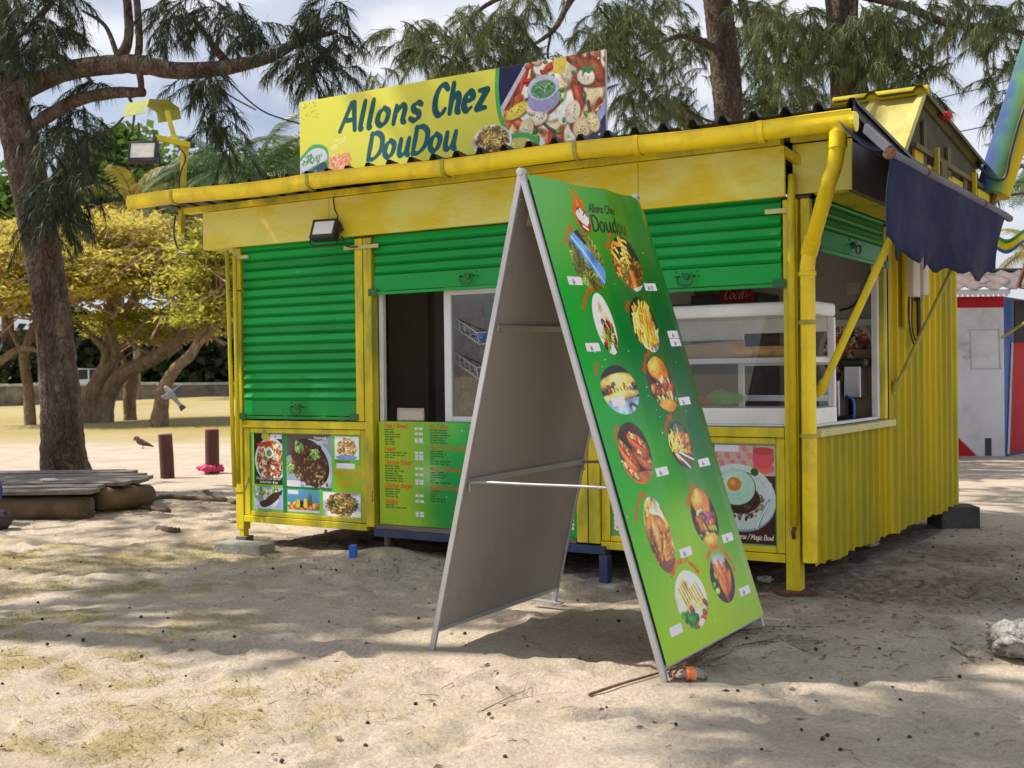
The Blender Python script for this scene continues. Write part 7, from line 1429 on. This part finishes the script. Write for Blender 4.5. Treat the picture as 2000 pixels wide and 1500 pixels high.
# coconut palms
def frond_mesh(ln, rg, seed, m):
    n = 46; V = []; T = []; A_ = []; s = np.linspace(0, 1, n)
    R = np.stack([ln*s*.92, 0*s, ln*(.42*s-.62*s**2.1)], 1)
    mb = MB().tube(R[::3], list(np.linspace(.035, .006, len(R[::3]))), 4); V = [tuple(q) for q in mb.v]; T = [list(q) for q in mb.f if len(q) == 4]; T4 = T; A_ = [.95]*len(V)
    for i in range(3, n):
        ll = ln*.26*math.sin(math.pi*(.12+.86*s[i]))**.6*(.85+.3*rg.random())
        d = R[i]-R[i-1]; d /= np.linalg.norm(d)
        for sd in (-1, 1):
            a = d*.55+np.array((0, sd*.8, .15)); a /= np.linalg.norm(a); b = R[i]; m_ = b+a*ll*.55; e = b+a*ll*.9+np.array((0, 0, -ll*(.35+.2*rg.random()))); w = d*.022*ln/2.6
            k = len(V); V += [tuple(b-w), tuple(b+w), tuple(m_+w*.9), tuple(m_-w*.9), tuple(e+w*.15), tuple(e-w*.15)]; T4 += [[k, k+1, k+2, k+3], [k+3, k+2, k+4, k+5]]; A_ += [rg.random()*.8]*6
    me = bpy.data.meshes.new('frond'); me.from_pydata(V, [], T4); at_ = me.attributes.new('rnd', 'FLOAT', 'POINT'); at_.data.foreach_set('value', np.array(A_, np.float32)); me.materials.append(LM[m]); return me
def palm(label, px, py, dep, ln, nf, seed, m='palm', base_py=None, lean=0, arr=None):
    rg = np.random.default_rng(seed); c = D(px, py, dep); R = root('coconut_palm', (c[0], c[1], 0), label, 'palm', 'coconut palms')
    b = np.array((c[0]+lean, c[1], -.1)); build('trunk', bark_tube([b, b*.6+c*.4+(.05, 0, 0), c*.9+b*.1, c], [.2, .15, .12, .1], 10, .03, rg=rg), M['bark_red'], R, smooth=True)
    me = [frond_mesh(ln, rg, seed+i, m) for i in range(3)]
    for i in range(nf):
        a = i*2.4+rg.random()*.5; el = rad(68-(i/nf)*105+rg.normal()*6)
        if arr and i < len(arr): a, el = math.atan2(RGT[1], RGT[0])+rad(arr[i][0]), rad(arr[i][1])
        o = new_obj('frond', me[i % 3], R, c-wpos(R)); o.rotation_euler = (rg.normal()*.15, -el+.25, a)
    return R
palm('coconut palm with upright fronds left of the roof sign', 508, 352, 30, 2.35, 13, 81, arr=[(10, 82), (150, 66), (-20, 55), (40, 38), (185, 35), (200, 14), (-10, 12)])
palm('coconut palm with arching pale fronds beside the lamp post', 432, 345, 34, 2.5, 13, 82, lean=.9, arr=[(160, 60), (140, 40), (20, 58), (178, 22), (0, 30), (190, 0), (40, 8)])
palm('small palm with yellowing fronds under the hanging lamp', 262, 405, 57, 3.4, 13, 83, 'palm_y')
palm('pale palm at the right edge behind the painted pole', 2035, 345, 24, 1.7, 12, 84, 'palm')
palm('low pale palm behind the striped cloth at the right edge', 2020, 490, 30, 1.5, 11, 85, 'palm_y')

# ---------------------------------------------------------------- far left: wall, hedge, house, car
WA, WB = D(-260, 0, 61), D(700, 0, 61); wz0, wz1 = gz(WA[0], WA[1])-.3, 1.20
WR = root('stone_wall', ((WA+WB)/2*np.array((1, 1, 0))), 'long low grey stone wall with pale coping at the far side of the lawn', 'wall')
d = (WB-WA); d[2] = 0; Lw = np.linalg.norm(d); d /= Lw; n_ = np.array((-d[1], d[0], 0)); r_ = np.random.default_rng(9)
nseg = 26
for i in range(nseg):
    a = WA+d*(Lw*i/nseg); b = WA+d*(Lw*(i+1)/nseg-.008); z = wz1+.04*r_.normal()*0+(.0 if i < 15 else -.04)
    P = [np.array((p[0], p[1], 0))+n_*o for p, o in ((a, 0), (b, 0), (b, .4), (a, .4))]
    build('wall_stone', MB().hexa([p+(0, 0, wz0) for p in P]+[p+(0, 0, z-.12) for p in P]), M['stone'], WR, bevel=.02)
    P = [np.array((p[0], p[1], 0))+n_*o for p, o in ((a, -.06), (b, -.06), (b, .46), (a, .46))]
    build('coping', MB().hexa([p+(0, 0, z-.115) for p in P]+[p+(0, 0, z+.03*r_.random()) for p in P]), M['cap'], WR, bevel=.02)
HD = root('hedge', D(300, 0, 70)*np.array((1, 1, 0)), 'dark shady hedge behind the stone wall under the flame trees', 'hedge')
V, T, a = leaves([(px, 715, 60, 42, 70, 2.5, 40) for px in range(-60, 620, 70)]+[(430, 640, 60, 50, 71, 2, 40), (160, 650, 60, 40, 72, 2, 30)], np.random.default_rng(5), size=.6, flat=.8, asp=1.5, clump=1.4, per=60, tilt=.8); tris('foliage', V, T, LM['hedge'], HD, attr={'rnd': a})
hs = D(120, 0, 78); HO = root('low_house', hs*np.array((1, 1, 0)), 'low dark house with louvred shutters behind the hedge', 'house')
def cbox(px0, px1, dep, z0, z1, th):
    a, b = D(px0, 750, dep), D(px1, 750, dep); P = [np.array((p[0], p[1], 0))+np.array(FWD)*np.array((1, 1, 0))*o for p, o in ((a, 0), (b, 0), (b, th), (a, th))]
    return MB().hexa([p+(0, 0, z0) for p in P]+[p+(0, 0, z1) for p in P])
build('wall', cbox(-200, 520, 78, -.5, 4.2, 4), mat('dark_house_wall', (.07, .072, .07), .8), HO); build('roof', cbox(-230, 550, 77, 4.25, 4.6, 6), mat('dark_house_roof', (.09, .06, .05), .8), HO)
for px in (-120, 40, 340, 372): build('shutter', cbox(px, px+26, 77.9, 1.9, 3.7, .06), mat('grey_shutter', (.16, .17, .18), .7), HO)
for px in (18, 30, 62): build('post', cbox(px, px+4, 76.5, -.3, 4.2, .15), M['cap'], HO)
# white car half hidden by the wall
ca = D(154, 742, 66); cu = np.array((RGT[0], RGT[1], 0)); cw = np.array((FWD[0], FWD[1], 0)); zb = ca[2]-1.0
CR = root('parked_car', (ca[0], ca[1], max(0, zb-.4)), 'white car parked beyond the stone wall, seen past the big trunk', 'car')
def cpt(u, v, z): return np.array((ca[0], ca[1], zb))+cu*u+cw*v+np.array((0, 0, z))
def loft(secs): 
    mb = MB(); V = []; 
    for u, w, z0, z1 in secs: V += [cpt(u, -w, z0), cpt(u, w, z0), cpt(u, w, z1), cpt(u, -w, z1)]
    n = len(secs); return mb.add(V, [(i*4+k, i*4+(k+1) % 4, (i+1)*4+(k+1) % 4, (i+1)*4+k) for i in range(n-1) for k in range(4)]+[(3, 2, 1, 0), tuple((n-1)*4+k for k in range(4))])
cwht = mat('white_car_paint', (.75, .76, .78), .25, var=.03, bump=0)
build('body', loft([(-2.0, .75, .35, .75), (-1.9, .85, .3, .95), (-1.0, .88, .28, 1.0), (1.2, .88, .28, 1.05), (1.95, .85, .3, 1.0), (2.05, .75, .38, .9)]), cwht, CR, bevel=.05)
build('cabin', loft([(-1.25, .78, 1.0, 1.02), (-.55, .70, 1.02, 1.55), (1.1, .70, 1.05, 1.58), (1.8, .74, 1.02, 1.06)]), M['dark'], CR, bevel=.03)
build('roof', loft([(-.62, .69, 1.50, 1.60), (0, .70, 1.52, 1.64), (1.2, .68, 1.52, 1.60)]), cwht, CR, bevel=.03)
for u in (-.1, .75): build('pillar', loft([(u, .725, 1.0, 1.56), (u+.08, .725, 1.0, 1.56)]), cwht, CR)
for u in (-1.25, 1.3):
    for v in (-.86, .86): build('wheel', MB().lathe([(.05, -.08), (.30, -.09), (.33, -.05), (.33, .05), (.30, .09), (.05, .08)], cpt(u, v, .33), cw, 16), M['dark'], CR)

# ---------------------------------------------------------------- right edge: neighbour's shop, pole, flag, wires
sd_ = 18.8; so = D(1955, 0, sd_); so[2] = 0
def sp(u, v, z): return so+e1*u+e2*v+np.array((0, 0, z))
k = sd_/FPX
SHP = root('neighbour_shop', sp(-.8, 0, 0), 'white, red and blue painted shop with a rusty corrugated roof at the right edge', 'shop')
def sbox(u0, u1, v0, v1, z0, z1): return MB().hexa([sp(u0, v0, z0), sp(u1, v0, z0), sp(u1, v1, z0), sp(u0, v1, z0), sp(u0, v0, z1), sp(u1, v0, z1), sp(u1, v1, z1), sp(u0, v1, z1)])
zz = lambda py: 1.4+(742-py)*k
build('wall', sbox(-3.2, 0, .0, .12, .02, zz(622)), M['whitewall'], SHP); build('red_band', sbox(-3.2, .003, -.006, .124, zz(622)+.003, zz(600)), M['red'], SHP)
build('red_corner', MB().hexa([sp(*q) for q in ((-1.05, -.005, .03), (-.44, -.005, .03), (-.44, .0, .03), (-1.05, .0, .03), (-1.05, -.005, 1.15), (-.92, -.005, .52), (-.92, .0, .52), (-1.05, .0, 1.15))]), M['red'], SHP)
ln_ = MB()
for a, b in (((1889, 665), (1945, 665)), ((1889, 665), (1891, 741)), ((1945, 663), (1947, 742)), ((1889, 741), (1949, 742)), ((1872, 692), (1889, 692)), ((1872, 718), (1889, 719)), ((1884, 720), (1884, 748))):
    ln_.bar(sp((a[0]-1955)*k, -.004, zz(a[1])), sp((b[0]-1955)*k, -.004, zz(b[1])), .012, .012)
build('repair_outline', ln_, mat('grey_outline', (.42, .42, .42), .9), SHP)
build('drain_hole', sbox((1916-1955)*k, (1929-1955)*k, -.004, .03, .03, zz(880)+.02), M['dark'], SHP)
build('side_wall', MB().hexa([sp(.002, .02, .02), sp(.9, 1.2, .02), sp(.8, 1.3, .02), sp(.002, .12, .02), sp(.002, .02, zz(600)), sp(.9, 1.2, zz(600)), sp(.8, 1.3, zz(600)), sp(.002, .12, zz(600))]), M['bluewall'], SHP)
sl = lambda u: sp(u, .02+u*1.31-.03, 0)
RP = MB(); P = [(sl(.10)+(0, 0, .05)), sl(.9)+(0, 0, .05), sl(.9)+(0, 0, zz(685)), sl(.27)+(0, 0, zz(690))]; off = np.array(e2)*-.012
RP.hexa([p+off for p in (P[0], P[1], P[1]+e2*.008, P[0]+e2*.008)]+[p+off for p in (P[3], P[2], P[2]+e2*.008, P[3]+e2*.008)]); build('red_poster', RP, M['red'], SHP, label='red advertising poster with a white curved edge')
build('poster_edge', MB().bar(P[0]+off*1.5, P[3]+off*1.5, .03, .006), M['white'], SHP)
PR = []
for u in np.arange(-3.4, 1.6, .1): PR.append((u, .05 if int(round((u+3.4)/.1)) % 3 == 0 else 0))
Pg = [[sp(u, v, zz(588)+dz+(zz(540)-zz(588))*(v+.25)/1.6) for v in (-.25, .5, 1.35)] for u, dz in PR]
build('roof', MB().sheet(Pg, .008, (0, 0, -1)), M['rustroof'], SHP); build('ridge', MB().tube([sp(-3.4, 1.35, zz(538)), sp(1.5, 1.35, zz(536))], .04, 8), M['dark'], SHP)
build('eave_board', sbox(-3.4, .02, -.22, -.19, zz(597), zz(588)), M['whitewall'], SHP)
for i in range(13): build('eave_scallop', MB().lathe([(.032, -.006), (.032, .006)], sp(-1.0+.08*i, -.205, zz(598)), e2, 10), M['whitewall'], SHP)
build('dark_opening', MB().hexa([sl(u)+off*1.3+(0, 0, z) for z in (zz(692), zz(605)) for u in (.24, .6)]+[sl(u)+off*.5+(0, 0, z) for z in (zz(692), zz(605)) for u in (.24, .6)]) if False else sbox(.34, .9, .38, .42, zz(690), zz(606)), M['dark'], SHP)
build('canopy', MB().hexa([sp(.15, .0, zz(583)), sp(1.2, -.5, zz(615)), sp(1.4, .6, zz(600)), sp(.3, .6, zz(575)), sp(.15, .0, zz(580)), sp(1.2, -.5, zz(612)), sp(1.4, .6, zz(597)), sp(.3, .6, zz(572))]), M['red'], SHP)
build('prop', MB().tube([sp((1948-1955)*k, -.05, zz(682)), sp((2012-1955)*k, -.7, zz(622))], .022, 8), M['ring'], SHP); build('roof_post', MB().tube([sp((1973-1955)*k, -.2, zz(585)), sp((2001-1955)*k, -.3, zz(492))], .035, 8), M['rust'], SHP)
# painted pole, flag, wires
pa, pb = D(1938, 380, 10.95), D(2040, 60, 10.95); pm = mat('painted_pole', (.55, .44, .02), .85, spec=.2, var=.1, bump=.1)
nt_ = pm.node_tree; bb = nt_.nodes['Principled BSDF']; ge = N(nt_, 'ShaderNodeNewGeometry'); dt = N(nt_, 'ShaderNodeVectorMath', operation='DOT_PRODUCT'); axv = (pb-pa)/np.linalg.norm(pb-pa); mixv = axv*.62-np.array(RGT)*2.6; dt.inputs[1].default_value = tuple(mixv); nt_.links.new(ge.outputs['Position'], dt.inputs[0])
nzp = N(nt_, 'ShaderNodeTexNoise'); nzp.inputs['Scale'].default_value = 5; nzp.inputs['Detail'].default_value = 5; nt_.links.new(ge.outputs['Position'], nzp.inputs['Vector'])
base_ = float(pa @ mixv); mr = N(nt_, 'ShaderNodeMapRange'); mr.inputs[1].default_value = base_-.75; mr.inputs[2].default_value = base_+1.0; nt_.links.new(dt.outputs['Value'], mr.inputs[0])
ad = N(nt_, 'ShaderNodeMath', operation='MULTIPLY_ADD'); ad.inputs[1].default_value = .22; nt_.links.new(nzp.outputs[0], ad.inputs[0]); nt_.links.new(mr.outputs[0], ad.inputs[2])
rr = N(nt_, 'ShaderNodeValToRGB'); e = rr.color_ramp.elements; e[0].position = .42; e[0].color = (.50, .40, .02, 1); e[1].position = .70; e[1].color = (.05, .09, .24, 1); q_ = e.new(.56); q_.color = (.10, .26, .10, 1); nt_.links.new(ad.outputs[0], rr.inputs[0]); nt_.links.new(rr.outputs[0], bb.inputs['Base Color'])
PP = root('painted_pipe', pa, 'leaning pipe painted blue, green and yellow with a rusty rim at the right edge', 'pipe')
pr_ = .155; build('bracket', MB().bar((.36, 4.25, 2.72), pa+(pb-pa)*.05, .05, .05).bar((.36, 4.30, 3.1), pa+(pb-pa)*.22, .04, .04), M['rust'], PP); build('shaft', MB().tube([pa, pa*.5+pb*.5, pb], pr_, 20), pm, PP, smooth=rad(50)); top_ = pa+(pb-pa)*.80
pb2 = D(2000, 126, 11.4)
build('rim', MB().lathe([(pr_, -.02), (pr_+.025, -.015), (pr_+.025, .05), (pr_, .06)], pb-(pb-pa)*.02, pb-pa, 20), M['rust'], PP, smooth=rad(40))
cb = [D(2012, 180, 10.78), D(1992, 235, 10.76), D(1974, 300, 10.76), D(1964, 345, 10.76), D(1942, 350, 10.77), D(1915, 328, 10.8), D(1900, 300, 10.9)]; build('cable', MB().tube(spline(cb, 5), .014, 6), M['cable'], PP)
FLG = root('striped_cloth', D(1970, 475, 15), 'yellow, green and blue striped cloth hanging at the right edge above the shop', 'cloth')
for k2, (a0, a1, mm_) in enumerate(((0, .25, M['bluewall']), (.25, .72, M['yellow']), (.72, 1, mat('flag_green', (.03, .25, .05), .7)))):
    P = [[D(1946+74*u, (487-8*u+5*math.sin(u*6))-(30-6*u)*v+6*math.sin(u*5), 15+.15*math.sin(u*7)) for v in np.linspace(a0, a1, 4)] for u in np.linspace(0, 1, 14)]
    build('stripe', MB().sheet(P, .006, FWD), mm_, FLG, smooth=True)
def wire(px, d, label, r=.008):
    P = spline([D(a, b, d) for a, b in px], 5); o = build('overhead_cable', MB().tube(P, r, 5), M['cable']); tag(o, label, 'cable', 'overhead cables')
wire([(1700, 232), (1835, 192), (1940, 166), (2080, 120)], 17.2, 'highest thin cable crossing the sky right of the rear roof ridge'); wire([(1850, 262), (1900, 252), (1960, 240), (2080, 222)], 17.4, 'middle thin cable crossing the sky toward the painted pipe'); wire([(1930, 386), (1970, 381), (2060, 370)], 13, 'thick black cable leaving the kiosk below the painted pipe', .014)
wire([(405, 95), (440, 150), (510, 215), (590, 243)], 11.0, 'thin black cable sagging from the big casuarina branch to the roof sign', .008)
print('tris', sum(len(o.data.polygons) for o in bpy.data.objects if o.type == 'MESH'), 'objects', len(bpy.data.objects))
